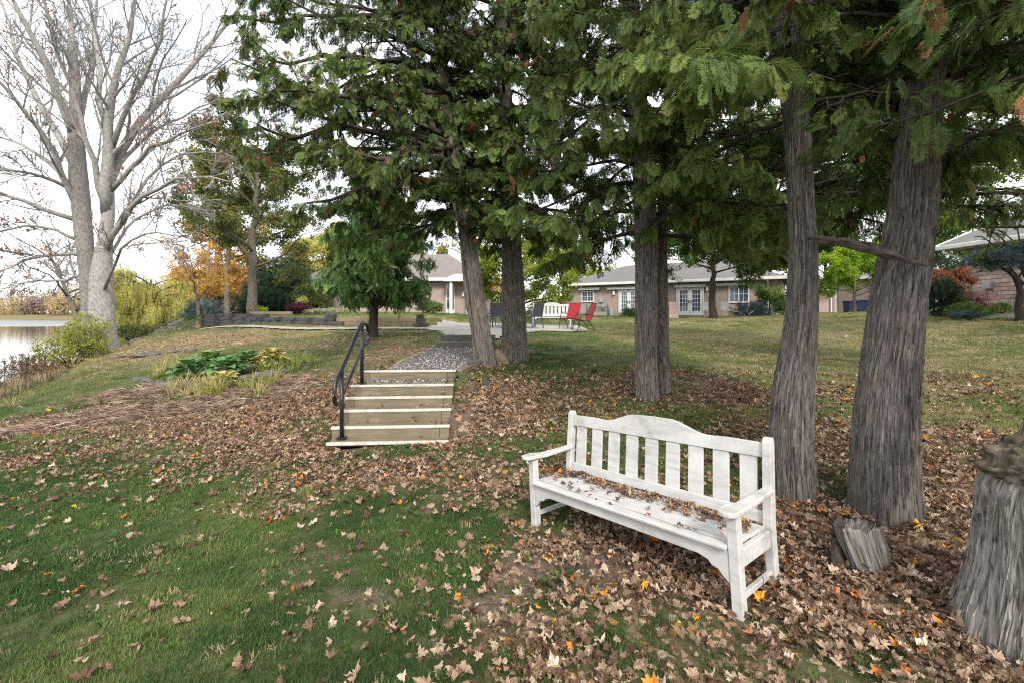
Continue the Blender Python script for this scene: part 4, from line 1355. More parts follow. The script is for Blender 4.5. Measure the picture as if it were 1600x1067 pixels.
def stump_big():
    base = np.array([2.62, 2.20, gz(2.4, 2.15)])
    t = empty('dead_tree', base, 'huge twisted grey dead trunk with knotty mossy collar at the edge of the litter', 'dead tree')
    Hc = at(1560, 752, 2.15)[2] - base[2]
    zs = np.array([-.15, 0, .1, .3, .55, .8, Hc, Hc + .06])
    c = np.array([[0.00, 0, zz] for zz in zs]) + base
    c[:, 0] += np.array([0, 0, .0, .03, .055, .07, .09, .10])
    r = np.array([.365, .365, .345, .325, .315, .31, .29, .25])
    m = trunk_mesh(c, r, nside=128, step=.02, seed=9, flute=.13, flare=.10, flare_h=.16, lobes=4, twist=.35)
    m.build('trunk', MAT['dead_wood'], t, smooth=True)
    bark_strips(m.grid, m.uvg, 420, 91, (.003, .010), (.20, .65), (.002, .008), .02, 9, 'splinters', MAT['dead_wood'], t)
    v, f = blob(1.0, 3, 0.0, (1, 1, 1), 5)
    d = v.copy()
    am = 1 + .16 * (fbm(d[:, 0] * 2.2, d[:, 1] * 2.2, d[:, 2] * 2.2, 5, 2) - .5) * 2 + .30 * np.abs(fbm(d[:, 0] * 5, d[:, 1] * 5, d[:, 2] * 5, 8, 3) - .5) * 2 + .22 * (fbm(d[:, 0] * 13, d[:, 1] * 13, d[:, 2] * 13, 9, 3) - .5)
    v = d * am[:, None] * np.array([.275, .275, .17])
    MB().add(v, f, None, Matrix.Translation((.07, 0, Hc + .02))).build('knotty_collar', MAT['gall'], t, smooth=True, local=True)
    # the upper stem leans away out of the collar
    up = [base + np.array([.06, 0, Hc - .05]), base + np.array([.16, .05, Hc + .22]), base + np.array([.42, .14, Hc + .6]), base + np.array([.80, .25, Hc + 1.5]), base + np.array([1.0, .35, Hc + 3.0]), base + np.array([1.05, .4, Hc + 5])]
    trunk_mesh(up, [.19, .175, .15, .13, .10, .03], nside=72, step=.03, seed=13, flute=.07, flare=0).build('leaning_stem', MAT['cedar_bark'], t, smooth=True)
    # twigs of its crown reach into the sky above
    tr = (np.array(up), np.array([.19, .175, .15, .13, .10, .03]))
    bF = cedar_branches(tr, base[2] + Hc + 2.0, base[2] + Hc + 4.8, 26, lambda az, z: 1.2 + .5 * angw(az, 170, 60), 75, slope=.12, sag=.25, r0=.024)
    P, Rr = bF
    w = MB().tubes(P, Rr, 5)
    P2, R2 = grow(P, Rr, 10, (.25, .45), .2, .98, (40, 70), (0, 0, -.05), .16, 6, .5, True, 76, .003)
    w.tubes(P2, R2, 4, False)
    w.build('boughs', MAT['limb'], t, smooth=True)['kind'] = 'stuff'
    gg = np.random.default_rng(77)
    Q = P2[:, 2:].reshape(-1, 3)
    Q = np.concatenate([Q, P2[:, 3:].reshape(-1, 3) + gg.normal(size=(len(P2) * 3, 3)) * .05])
    d = nrm(np.repeat(P2[:, -1] - P2[:, 0], 4, 0))
    d = np.concatenate([d, nrm(np.repeat(P2[:, -1] - P2[:, 0], 3, 0))])
    k = len(Q)
    dd = nrm(d + gg.normal(size=(k, 3)) * .4 + np.array([0, 0, -.6]))
    cl = fbm(Q[:, 0] * 3, Q[:, 1] * 3, Q[:, 2] * 3, 78, 2)
    ti = np.where(cl > np.quantile(cl, .86), gg.uniform(.92, 1, k), np.clip(.4 + gg.normal(size=k) * .18, 0, .88))
    scatter('crown', t, SPR, Q, aim(dd, gg.normal(size=k) * .6), gg.uniform(.5, .85, k), ti)
stump_big()

def log_stub():
    b = on(785, 8.75)
    t = MB()
    v, f = blob(.13, 5, .25, (.75, .6, 1.9), 3)
    t.add(v, f, None, Matrix.Translation(b + np.array([0, 0, .08])) @ Matrix.Rotation(R(-28), 4, 'Y'))
    thing_at(tag(t.build('wood_stub', MAT['grey_wood'] if 'grey_wood' in MAT else MAT['timber_tan'], smooth=True), 'short rounded wood stub between the leaning pair and the upright cedar', 'stump'), b)
log_stub()

# ------------------------------------------------------------------ white slatted bench
def make_bench(name, label, M, L=1.73, leaves=True):
    t = empty(name, (0, 0, 0), label, 'bench')
    t.matrix_world = M
    pm = MAT['bench_paint']
    def part(nm, mb, bevel=.005):
        return mb.build(nm, pm, t, bevel=bevel, local=True)
    hx = L / 2
    for s in (-1, 1):
        part('front_leg', MB().box((s * hx, 0, .2925), (.062, .062, .585)))
        # back post leans back above the seat
        b = MB()
        pr = [(-.032, 0), (.032, 0), (.032, .41), (.095, .91), (.085, .935), (.06, .935), (.038, .91), (-.032, .41)]
        mm = Matrix.Translation((s * hx, .44, 0)) @ Matrix.Rotation(R(90), 4, 'Z')
        b.prism(pr, .056, mm)
        part('back_post', b)
        # arm: widens to a rounded front
        o = []
        for y, w in ((.47, .035), (.30, .036), (.12, .045), (.02, .056), (-.05, .058)):
            o.append((w, y))
        out = [(w, y) for w, y in o] + [(.05, -.085), (.025, -.105), (0, -.11), (-.025, -.105), (-.05, -.085)] + [(-w, y) for w, y in o[::-1]]
        n = len(out)
        zf = lambda y: .586 + (.012 if y < .1 else 0) + max(y - .1, 0) * .03
        V = [(s * hx + x, y, zf(y)) for x, y in out] + [(s * hx + x, y, zf(y) + .030) for x, y in out]
        F = [list(range(n)), list(range(2 * n - 1, n - 1, -1))] + [[(k + 1) % n, k, k + n, (k + 1) % n + n] for k in range(n)]
        part('arm', MB().add(np.array(V), F), .008)
        part('side_rail', MB().box((s * hx,   .22, .335), (.036, .376, .10)))
        part('stretcher', MB().box((s * hx, .22, .125), (.03, .376, .034)))
    # apron with shaped brackets at both ends
    ap = [(-hx + .033, .39), (-hx + .033, .20), (-hx + .065, .225), (-hx + .10, .262), (-hx + .135, .27), (-hx + .16, .295), (-hx + .22, .31),
          (hx - .22, .31), (hx - .16, .295), (hx - .135, .27), (hx - .10, .262), (hx - .065, .225), (hx - .033, .20), (hx - .033, .39)]
    part('apron', MB().prism(ap, .028, Matrix.Translation((0, -.012, 0))), .004)
    part('seat_edge', MB().box((0, -.02, .403), (L - .066, .075, .022)), .006)
    ys = [.075, .172, .269, .366]
    for k, y in enumerate(ys):
        part('seat_slat', MB().box((0, y, .404 - .004 * k), (L - .03, .090, .022)), .004)
    part('rear_rail', MB().box((0, .445, .33), (L - .064, .030, .09)))
    # back: lower rail, nine slats and arched top rail, all leaning back
    lean = math.atan2(.07, .53)
    Mb = Matrix.Translation((0, .445, .405)) @ Matrix.Rotation(-lean, 4, 'X')
    part('lower_rail', MB().box((0, 0, .038), (L - .064, .03, .075), Mb))
    xs = np.linspace(-hx + .125, hx - .125, 9)
    for x in xs:
        part('back_slat', MB().box((x, 0, .239), (.112, .018, .334), Mb), .003)
    w = L / 2 - .033
    top = []
    for x in np.linspace(-w, w, 41):
        u = abs(x) / w
        zt = .496 + .012 * (1 - u) + .065 * float(1 - sstep(.18, .52, u)) - .008 * math.exp(-((u - .55) / .1) ** 2)
        top.append((x, zt))
    prof = [(-w, .404), (w, .404)] + top[::-1]
    part('top_rail', MB().prism(prof, .034, Mb), .004)
    return t

fl, fr = np.array([.209, 3.90, -.150]), np.array([1.279, 2.548, -.030])
bx = nrm(fr - fl)
by = nrm(np.array([-bx[1], bx[0], 0]))
if by[1] < 0: by = -by
bz = np.cross(bx, by)
BM = Matrix(((bx[0], by[0], bz[0], (fl[0] + fr[0]) / 2), (bx[1], by[1], bz[1], (fl[1] + fr[1]) / 2), (bx[2], by[2], bz[2], (fl[2] + fr[2]) / 2), (0, 0, 0, 1)))
bench = make_bench('bench', 'large weathered white slatted bench with dead leaves on its seat', BM)

# ------------------------------------------------------------------ lower timber steps
SM = Matrix.Translation((ST_O[0], ST_O[1], 0)) @ Matrix.Rotation(ST_ANG, 4, 'Z')
steps = empty('timber_steps', (ST_O[0], ST_O[1], 0), 'lower timber steps with cream nosings and gravel on the top tread', 'steps')
def sbox(c, s): return MB().box(c, s, SM)
NOS = [(0.0, .098), (.19, .248), (.50, .395), (.79, .515), (1.08, .640), (1.66, .778)]
for k, (ly, z) in enumerate(NOS):
    w = 1.50
    sbox((0, ly + .022, z - .017), (w, .050, .034)).build('nosing', MAT['nosing'], steps, bevel=.006)
    if k == 0:
        sbox((0, ly + .12, z - .03), (1.46, .145, .06)).build('tread', MAT['timber'], steps, bevel=.006)
        continue
    zb = NOS[k - 1][1] - .05
    nxt = NOS[k + 1][0] if k + 1 < len(NOS) else ly + .20
    ht = z - .036 - zb
    sbox((0.0, ly + .075, zb + ht / 2), (1.235, .135, ht)).build('riser', MAT['timber'], steps, bevel=.008)
    for s in (-1, 1):
        ln = nxt - ly + .12
        sbox((s * .682, ly + .012 + ln / 2, zb + ht / 2), (.125, ln, ht)).build('side_timber', MAT['timber'], steps, bevel=.008)
    if k < 4:
        sbox((0, (ly + .05 + nxt) / 2 + .03, z - .030), (1.24, nxt - ly - .0, .03)).build('tread', MAT['timber'], steps, bevel=.004)
    elif k == 4:
        sbox((0, ly + .145, z - .020), (1.24, .10, .04)).build('tread', MAT['timber'], steps, bevel=.004)
        sbox((0, ly + .41, z - .035), (1.24, .46, .05)).build('gravel_tread', MAT['gravel'], steps)
for s in (-1, 1):   # foot brackets of the steps
    sbox((s * .60, .205, .17), (.02, .006, .05)).build('bracket', MAT['meter'], steps)

# kerb timbers round the landing and the two upper grey timbers
def beam(name, a, b, w, h, mat, label, cat, group=None, zoff=0.0, rows=1):
    a, b = np.array(a, float), np.array(b, float)
    L = np.linalg.norm(b - a)
    d = (b - a) / L
    ang = math.atan2(d[1], d[0]); pit = -math.asin(d[2])
    M = Matrix.Translation(a) @ Matrix.Rotation(ang, 4, 'Z') @ Matrix.Rotation(pit, 4, 'Y')
    m = MB().box((L / 2, 0, h / 2 + zoff), (L, w, h))
    o = m.build(name, mat, bevel=.008, local=True)
    o.matrix_world = M
    return tag(o, label, cat, group)
def gp(x, y, dz=0.0): return np.array([x, y, gz(x, y) + dz])
beam('edging_timber', gp(-2.44, 7.42, .0), gp(-2.22, 9.4, .0), .09, .07, MAT['timber_tan'], 'tan edging timber along the lake side of the gravel landing, nearer length', 'edging')
beam('edging_timber', gp(-2.215, 9.44, .0), gp(-1.92, 11.0, .0), .09, .06, MAT['timber_tan'], 'tan edging timber along the lake side of the gravel landing, farther length', 'edging')
beam('edging_timber', np.array([-.845, 7.36, .66]), np.array([-.60, 8.05, .68]), .10, .13, MAT['timber'], 'short greenish timber flaring from the top nosing towards the leaning cedar', 'edging')
beam('edging_timber', np.array([-.76, 7.95, .79]), np.array([-.56, 8.12, .80]), .12, .07, MAT['timber_grey'], 'small grey block lying at the corner by the leaning cedar', 'timber block')
us = empty('upper_steps', (-1.2, 11.1, .82), 'two weathered grey timber steps at the top of the gravel landing', 'steps')
MB().box((-1.15, 11.17, .895), (1.40, .15, .175)).build('timber', MAT['timber_grey'], us, bevel=.01)
MB().box((-1.10, 11.48, 1.045), (1.36, .15, .16)).build('timber', MAT['timber_grey'], us, bevel=.01)
MB().box((-1.10, 11.325, .94), (1.36, .16, .07)).build('gravel_tread', MAT['gravel'], us)

# ------------------------------------------------------------------ black handrail
hr = empty('handrail', at(534, 684, 5.75), 'black tubular metal handrail beside the lower timber steps', 'handrail')
def smooth_path(pts, n=40, it=2):
    p = np.array(pts, float)
    for _ in range(it):
        q = [p[0]]
        for a, b in zip(p[:-1], p[1:]):
            q += [a * .78 + b * .22, a * .22 + b * .78]
        q.append(p[-1]); p = np.array(q)
    return p
pl, pu = at(534, 684, 5.75), at(565.6, 598, 6.75)
TOPZ = lambda Y: at(0, 0, 1)[2] * 0 + np.interp(Y, [5.5, 5.75, 6.75], [at(0, 600, 5.5)[2], at(0, 577, 5.75)[2] - .015, at(0, 507, 6.75)[2]])
MB().tubes(np.array([pl - [0, 0, .12], [pl[0], pl[1], at(0, 577, 5.75)[2] - .02]]), np.array([.026, .026]), 12).build('post', MAT['black'], hr, smooth=True)
MB().tubes(np.array([pu - [0, 0, .08], [pu[0], pu[1], at(0, 507, 6.75)[2]]]), np.array([.026, .026]), 12).build('post', MAT['black'], hr, smooth=True)
xl, xu = pl[0], pu[0]
zt = at(0, 507, 6.75)[2]
rail = smooth_path([(xl, 5.74, at(0, 627, 5.74)[2]), (xl, 5.52, at(0, 634, 5.5)[2]), (xl, 5.50, at(0, 600, 5.5)[2]), (xl + .0, 5.75, at(0, 577, 5.75)[2]), (xu, 6.70, zt), (xu, 6.78, zt + .012), (xu + .01, 7.00, zt - .01), (xu + .01, 7.02, zt - .28), (xu, 6.78, zt - .30)])
MB().tubes(rail, np.full(len(rail), .028), 12).build('top_rail', MAT['black'], hr, smooth=True)
lr = np.array([[xl, 5.76, at(0, 618, 5.75)[2]], [xu, 6.74, at(0, 547, 6.75)[2]]])
MB().tubes(lr, np.array([.021, .021]), 10).build('lower_rail', MAT['black'], hr, smooth=True)
for p in (pl, pu):
    MB().box((p[0], p[1], p[2] + .006), (.11, .11, .012)).build('foot_plate', MAT['black'], hr)

# ------------------------------------------------------------------ garden bed
STN = [blob(1.0, 40 + i, .75, (1, .62, .30), 2) for i in range(5)]
_stone_me = [MB().add(v, f).mesh('stone', MAT['stone']) for v, f in STN]
def stone_row(pts, label, size=(.16, .26)):
    b = gp(*pts[0])
    t = empty('stone_border', b, label, 'stone border')
    for i, (x, y) in enumerate(pts):
        o = bpy.data.objects.new('stone', _stone_me[i % 5])
        COL.objects.link(o); o.parent = t
        s = random.uniform(*size)
        o.location = Vector(gp(x, y, s * .16)) - Vector(b)
        nx_ = pts[min(i + 1, len(pts) - 1)]; pv = pts[max(i - 1, 0)]
        o.rotation_euler = (random.uniform(-.15, .15), random.uniform(-.15, .15), math.atan2(nx_[1] - pv[1], nx_[0] - pv[0]) + random.uniform(-.25, .25))
        o.scale = (s, s * random.uniform(.8, 1.2), s * random.uniform(.8, 1.3))
    return t
def row(pxs):
    return [tuple(G(a, b)[:2]) for a, b in pxs]
stone_row(row([(478, 574), (462, 577), (446, 581), (430, 585), (414, 589), (398, 592), (382, 594), (366, 597)]), 'row of flat dark stones edging the near side of the hosta bed')
stone_row(row([(300, 606), (282, 606), (264, 605), (246, 602), (230, 598), (215, 595)]), 'heap of grey stones at the lake end of the hosta bed', (.2, .3))
stone_row(row([(175, 560), (190, 558), (206, 557), (220, 557), (236, 555), (252, 553), (268, 551), (284, 549), (300, 547)]), 'low line of stones across the lawn near the silver maple', (.10, .22))

def hosta_leaf(seed):
    g = np.random.default_rng(seed)
    n = 7
    s = np.linspace(0, 1, n)
    w = np.sin(np.pi * s ** .75) ** .8 * .5 * .62
    z = .38 * np.sin(s * 1.9) - .30 * s ** 2
    V = []
    for k in range(n):
        for q in (-1, -.5, 0, .5, 1):
            V.append((s[k], w[k] * q, z[k] + .10 * abs(q) * (1 - s[k]) + g.normal() * .012))
    V = np.array(V)
    i, j = np.meshgrid(np.arange(n - 1), np.arange(4), indexing='ij')
    q = np.stack([i * 5 + j, i * 5 + j + 1, (i + 1) * 5 + j + 1, (i + 1) * 5 + j], -1).reshape(-1, 4)
    return MB().add(V, q).mesh('leaf', HOSTA, True)
_hl = [hosta_leaf(i) for i in range(4)]
def hosta(px, py, size, lo, hi, label, n=24):
    n = int(n * 1.5)
    g = G(px, py)
    t = empty('hosta_plant', g, label, 'plant', 'hostas in the stone edged bed')
    for k in range(n):
        o = bpy.data.objects.new('leaf', random.choice(_hl))
        COL.objects.link(o); o.parent = t
        a = k * 2.4 + random.uniform(-.3, .3)
        ring = (k + .5) / n
        rad = size * (.08 + .55 * ring)
        o.location = (math.cos(a) * rad * .7, math.sin(a) * rad * .7, size * (.55 - .40 * ring))
        o.rotation_euler = (random.uniform(-.3, .3), R(-30 + 38 * ring) + random.uniform(-.2, .2), a)
        s = size * random.uniform(.36, .56)
        o.scale = (s, s, s)
        o['tint'] = random.uniform(lo, hi)
    return t
hosta(296, 592, .60, .02, .40, 'dark blue green hosta at the lake end of the stone edged bed', 26)
hosta(330, 578, .62, .25, .62, 'bright green hosta at the back of the stone edged bed', 26)
hosta(352, 590, .58, .05, .45, 'dark green hosta in the middle front of the stone edged bed', 26)
hosta(384, 580, .60, .1, .5, 'broad mid green hosta right of the middle of the stone edged bed', 26)
hosta(424, 574, .55, .8, 1.0, 'faded yellow hosta at the uphill end of the stone edged bed', 40)
hosta(352, 603, .40, .82, .98, 'small yellowing hosta drooping over the front stones of the bed', 16)
STRAP = protos('straps', leafc('strap', [(0, (.06, .11, .02)), (.45, (.16, .21, .035)), (.75, (.38, .33, .12)), (1, (.47, .38, .23))]), 3, n=30, h=.5, w=.009)
def straps(px, py, n, spread, lo, hi, sc, label, name='daylily_clump', grp=None):
    g0 = G(px, py)
    r = np.random.default_rng(int(px * 7 + py))
    x = g0[0] + r.normal(size=n) * spread; y = g0[1] + r.normal(size=n) * spread * .8
    p = np.stack([x, y, ground_z(x, y)], 1)
    ang = np.stack([r.normal(size=n) * .12, r.normal(size=n) * .12, r.random(n) * 6.283], 1)
    m = MB()
    for i in range(n):
        src = STRAP[i % 3].data
        v = np.empty(len(src.vertices) * 3); src.vertices.foreach_get('co', v)
        f = np.empty(len(src.polygons) * 4, int); src.loops.foreach_get('vertex_index', f)
        k = r.uniform(sc * .7, sc * 1.2)
        m.add(v.reshape(-1, 3), f.reshape(-1, 4), None, Matrix.Translation(p[i]) @ Euler(ang[i]).to_matrix().to_4x4() @ Matrix.Scale(k, 4))
    o = thing_at(m.build(name, STRAP[0].data.materials[0]), g0)
    o['tint'] = float((lo + hi) / 2)
    return tag(o, label, 'plant', grp)
straps(445, 580, 12, .22, .25, .75, .8, 'grassy green clump at the uphill end of the hosta bed')
straps(265, 585, 9, .3, .5, .95, .95, 'tall yellowing daylily clump behind the stone heap')
straps(300, 612, 10, .3, .55, 1.0, .8, 'dying yellow daylily clump spilling over the stone heap')
straps(385, 612, 11, .38, .35, .9, .8, 'trailing yellow green daylily clump before the front stones')
straps(330, 608, 8, .3, .6, 1.0, .75, 'straw coloured daylily clump at the front of the hosta bed')

# ------------------------------------------------------------------ leaf litter, single leaves, grass, straw
def wedge(n, y0, y1, marg=1.3, seed=0, p=1.0):
    r = np.random.default_rng(seed)
    y = np.sqrt(r.random(n) * (y1 ** 2 - y0 ** 2) + y0 ** 2)
    x = (r.random(n) * 2 - 1) * (marg * y + .9)
    return x, y, r
FL = protos('fallen', FALLEN, 6) ; CH = protos('chip', FALLEN, 4)
LITTER = FL + CH
def leaf_field(N, y0, y1, seed, cap=1.0):
    x, y, r = wedge(N, y0, y1, 1.28, seed)
    lf = f_leafy(x, y)
    base = .007 + .016 * fbm(x * .8, y * .8, 0, 77, 3) * (x < 0)
    # drifts: leaves gather in small heaps
    cl = fbm(x * 3.2, y * 3.2, 0, 31, 3)
    prob = np.clip(lf ** 1.3, 0, 1) * np.clip(.35 + 1.6 * (cl - .35), .1, 1) + base
    k = (r.random(N) < prob * cap) & ~blocked(x, y) & (shore_dist(x, y) > .3)
    return x[k], y[k], lf[k], r
def leaf_pose(x, y, lf, r):
    n = len(x)
    z = ground_z(x, y) + .012 + r.random(n) * .03 * np.clip(lf, 0.2, 1) + .012
    rot = np.stack([r.normal(size=n) * .5 + np.where(r.random(n) < .4, math.pi, 0), r.normal(size=n) * .5, r.random(n) * 6.283], 1)
    t = np.clip(r.beta(1.7, 2.0, n) * .86, 0, .88)
    t = np.where(r.random(n) < .032, r.uniform(.90, 1.0, n), t)
    sc = np.clip(r.lognormal(-.53, .36, n), .28, 1.1) * np.where(lf < .25, 1.22, 1.0)
    return np.stack([x, y, z], 1), rot, sc, t
x1, y1, l1, r1 = leaf_field(280000, 1.0, 9.0, 1)
x2, y2, l2, r2 = leaf_field(80000, 9.0, 34.0, 2, 1.0)
P1, Ro1, S1, T1 = leaf_pose(x1, y1, l1, r1)
P2_, Ro2, S2, T2 = leaf_pose(x2, y2, l2, r2)
S2 = S2 * np.interp(y2, [9, 20, 34], [1.05, 1.3, 1.6])
I1 = np.where(r1.random(len(x1)) < .42, r1.integers(0, 6, len(x1)), r1.integers(6, 10, len(x1)))
# the 300 that show largest stay separate objects
vis = (np.abs(P1[:, 0]) / P1[:, 1] < 1.12) & (HOR + (CAMZ - P1[:, 2]) / P1[:, 1] * FPX < 1062)
app = np.where(vis & (I1 < 6), S1 / np.linalg.norm(P1 - np.array([0, 0, CAMZ]), axis=1), 0)
big = np.argsort(-app)[:300]
mask = np.ones(len(x1), bool); mask[big] = False
COLN = [(.25, 'dark brown'), (.5, 'brown'), (.72, 'tan'), (.89, 'pale beige'), (.95, 'orange'), (.98, 'bright orange'), (1.01, 'yellow')]
benchc = np.array(BM.translation)[:2]
for i in big:
    o = bpy.data.objects.new('fallen_leaf', FL[I1[i]].data)
    COL.objects.link(o)
    o.location = P1[i] + np.array([0, 0, .008]); o.rotation_euler = Ro1[i]; o.scale = [float(S1[i])] * 3
    o['tint'] = float(T1[i])
    c = next(n for v, n in COLN if T1[i] < v)
    bl = BM.inverted() @ Vector(P1[i])
    x_, y_ = P1[i, 0], P1[i, 1]
    sh = 'curled' if I1[i] in (1, 4) else 'flat' if I1[i] in (0, 3) else 'creased'
    if -.8 < bl.x < .8 and -.15 < bl.y < .5: where = 'lying under the white bench'
    elif bl.x > .75 and -.6 < bl.y < .9: where = 'lying beside the near end of the white bench'
    elif -.9 < bl.x < .8 and -.9 < bl.y <= -.15: where = 'lying in front of the white bench'
    elif math.hypot(x_ - 2.62, y_ - 2.20) < .85: where = 'lying by the foot of the huge dead trunk'
    elif math.hypot(x_ - 2.27, y_ - 2.84) < .55: where = 'lying round the short splintered stump'
    elif x_ > .9 and y_ < 2.45: where = 'lying in the litter nearest the viewer before the bench'
    elif x_ > .9: where = 'lying in the litter behind the bench'
    elif l1[i] > .3: where = 'lying in the thin litter at the edge of the grass'
    elif y_ < 2.9: where = 'lying on the green grass nearest the viewer'
    else: where = 'lying on the green grass farther towards the steps'
    tag(o, '%s %s fallen leaf %s' % (sh, c, where), 'leaf', '%s %s fallen leaves %s' % (sh, c, where))
lit = scatter('leaf_litter', None, LITTER, np.concatenate([P1[mask], P2_]), np.concatenate([Ro1[mask], Ro2]), np.concatenate([S1[mask], S2]), np.concatenate([T1[mask], T2]),
              np.concatenate([I1[mask], r2.integers(0, 10, len(x2))]))
tag(lit, 'dry brown and tan leaves spread over the lawn', kind='stuff')
print('leaves', len(x1), len(x2))

# leaves gathered on the bench seat, in the bench's own slope
n = 520
r = np.random.default_rng(5)
u = r.uniform(-.82, .82, n)
v = np.clip(.34 - np.abs(r.normal(size=n)) * .055 - .05 * (u < -.3) * 0 + .07 * (fbm(u * 5, u * 0, 0, 3, 3) - .5) * 2 * .8, .0, .40)
few = r.random(n) < .14
v = np.where(few, r.uniform(-.02, .4, n), v)
w = .416 + r.random(n) * .022
pw = np.array([list(BM @ Vector((a, b, c))) for a, b, c in zip(u, v, w)])
rot = np.stack([r.normal(size=n) * .35, r.normal(size=n) * .35, r.random(n) * 6.283], 1)
t_ = np.clip(r.beta(1.6, 2.2, n) * .85, 0, .85); t_ = np.where(r.random(n) < .1, r.uniform(.9, .97, n), t_)
sl = scatter('seat_leaves', None, LITTER, pw, rot, r.uniform(.35, .75, n), t_)
tag(sl, 'brown dry leaves gathered along the back of the bench seat', kind='stuff')

# a few leaves blown onto the treads and the gravel
n = 150
r = np.random.default_rng(15)
lx = r.uniform(-.72, .72, n); ly = np.concatenate([r.uniform(.07, 1.6, 70), r.uniform(1.8, 5.2, 80)])
ly_z = np.interp(ly, [0, .18, .19, .49, .50, .78, .79, 1.07, 1.08, 1.63], [.10, .10, .252, .252, .398, .398, .518, .518, .643, .643])
cth, sth = math.cos(ST_ANG), math.sin(ST_ANG)
wx, wy = ST_O[0] + cth * lx - sth * ly * .6, ST_O[1] + sth * lx + cth * ly
wx = np.where(ly < 1.7, ST_O[0] + cth * lx - sth * ly, wx)
wz = np.where(ly < 1.7, ly_z - .012, ground_z(wx, wy) + .052)
sp = scatter('step_leaves', None, LITTER, np.stack([wx, wy, wz + .012], 1), np.stack([r.normal(size=n) * .3, r.normal(size=n) * .3, r.random(n) * 6.283], 1), r.uniform(.4, .8, n), r.beta(1.8, 1.7, n) * .88)
tag(sp, 'loose dry leaves on the timber treads and gravel', kind='stuff')

# grass
def grass_field(N, y0, y1, seed, half):
    x, y, r = wedge(N, y0, y1, 1.28, seed)
    lf, di = f_leafy(x, y), f_dirt(x, y)
    keep = r.random(N) < np.clip(1.05 - 1.05 * np.clip(lf, 0, 1) ** 1.1 - .95 * np.clip(di * 1.25, 0, 1), .05, 1)
    keep &= ~blocked(x, y) & (shore_dist(x, y) > 1.2)
    x, y = x[keep], y[keep]
    n = len(x)
    r = np.random.default_rng(seed + 9)
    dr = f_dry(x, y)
    tint = np.clip(.30 + (fbm(x * .9, y * .9, 0, 15, 4) - .5) * .75 + .50 * dr + r.normal(size=n) * .11 + .26 * sstep(6, 14, y) + .16 * sstep(2.2, 4.5, x) * sstep(4, 6, y), .02, 1)  # upper and right lawn yellowed, and lightened in place of open light
    straw = r.random(n) < .04 + .10 * dr
    tint = np.where(straw, r.uniform(.75, 1, n), tint)
    p = np.stack([x, y, ground_z(x, y)], 1)
    rot = np.stack([r.normal(size=n) * .12, r.normal(size=n) * .12, r.random(n) * 6.283], 1)
    sc = r.uniform(.6, 1.15, n) * (.75 + .55 * fbm(x * 1.4, y * 1.4, 0, 51, 3))
    return p, rot, sc, tint
T1p = protos('tuft', GRASS, 5, n=80, half=.085, h=.044, w=.0021)
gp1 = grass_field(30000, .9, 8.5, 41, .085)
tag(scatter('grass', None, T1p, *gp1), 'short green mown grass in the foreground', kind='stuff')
T2p = protos('tuft', GRASS, 3, n=90, half=.19, h=.055, w=.0045)
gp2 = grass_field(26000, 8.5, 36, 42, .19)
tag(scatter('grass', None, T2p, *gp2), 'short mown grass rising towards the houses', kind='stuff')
print('tufts', len(gp1[0]), len(gp2[0]))

# broad-leaved weeds in the grass
WD = protos('straps', leafc('plantain', [(0, (.05, .10, .02)), (1, (.12, .19, .04))]), 2, n=9, h=.075, w=.011, spread=.01)
x, y, r = wedge(500, 1.2, 6.5, 1.1, 88)
k = (f_leafy(x, y) < .5) & ~blocked(x, y)
x, y = x[k], y[k]
wd = scatter('lawn_weeds', None, WD, np.stack([x, y, ground_z(x, y)], 1), np.stack([x * 0, x * 0, r.random(len(x)) * 6.28], 1), r.uniform(.5, 1.1, len(x)), r.random(len(x)))
tag(wd, 'small broad leaved weeds in the lawn', kind='stuff')

# straw of dead daylily leaves before the bed
n = 2600
r = np.random.default_rng(9)
pts = []
for px, py, sx, sy, k in ((300, 640, 1.0, .40, 520), (170, 650, 1.1, .25, 380), (420, 615, .7, .35, 320), (240, 612, .8, .3, 420), (60, 668, .8, .22, 160)):
    g0 = G(px, py)
    pts.append(np.stack([g0[0] + r.normal(size=k) * sx * .7, g0[1] + r.normal(size=k) * sy * .8], 1))
pts = np.concatenate(pts); n = len(pts)
SW = MB()
v, f = rhombs(np.stack([np.linspace(-.12, .12, 7), r.normal(size=7) * .05, np.zeros(7)], 1) * np.array([.3, 1, 1]), np.stack([np.ones(7), r.normal(size=7) * .5, r.normal(size=7) * .12], 1), np.full(7, .22), np.full(7, .006), np.tile([0, .3, 1.0], (7, 1)), .1)
SW.add(v, f)
swp = [proto('straw_clump', SW, tint_mat('straw_colour', [(0, (.13, .085, .065)), (.5, (.33, .235, .18)), (1, (.52, .42, .33))], .8, .1))]
st = scatter('straw', None, swp, np.stack([pts[:, 0], pts[:, 1], ground_z(pts[:, 0], pts[:, 1]) + .01 + r.random(n) * .06], 1), np.stack([r.normal(size=n) * .15, r.normal(size=n) * .15, r.random(n) * 6.283], 1), r.uniform(.7, 1.5, n), r.random(n))
tag(st, 'matted dead daylily leaves in front of the hosta bed', kind='stuff')

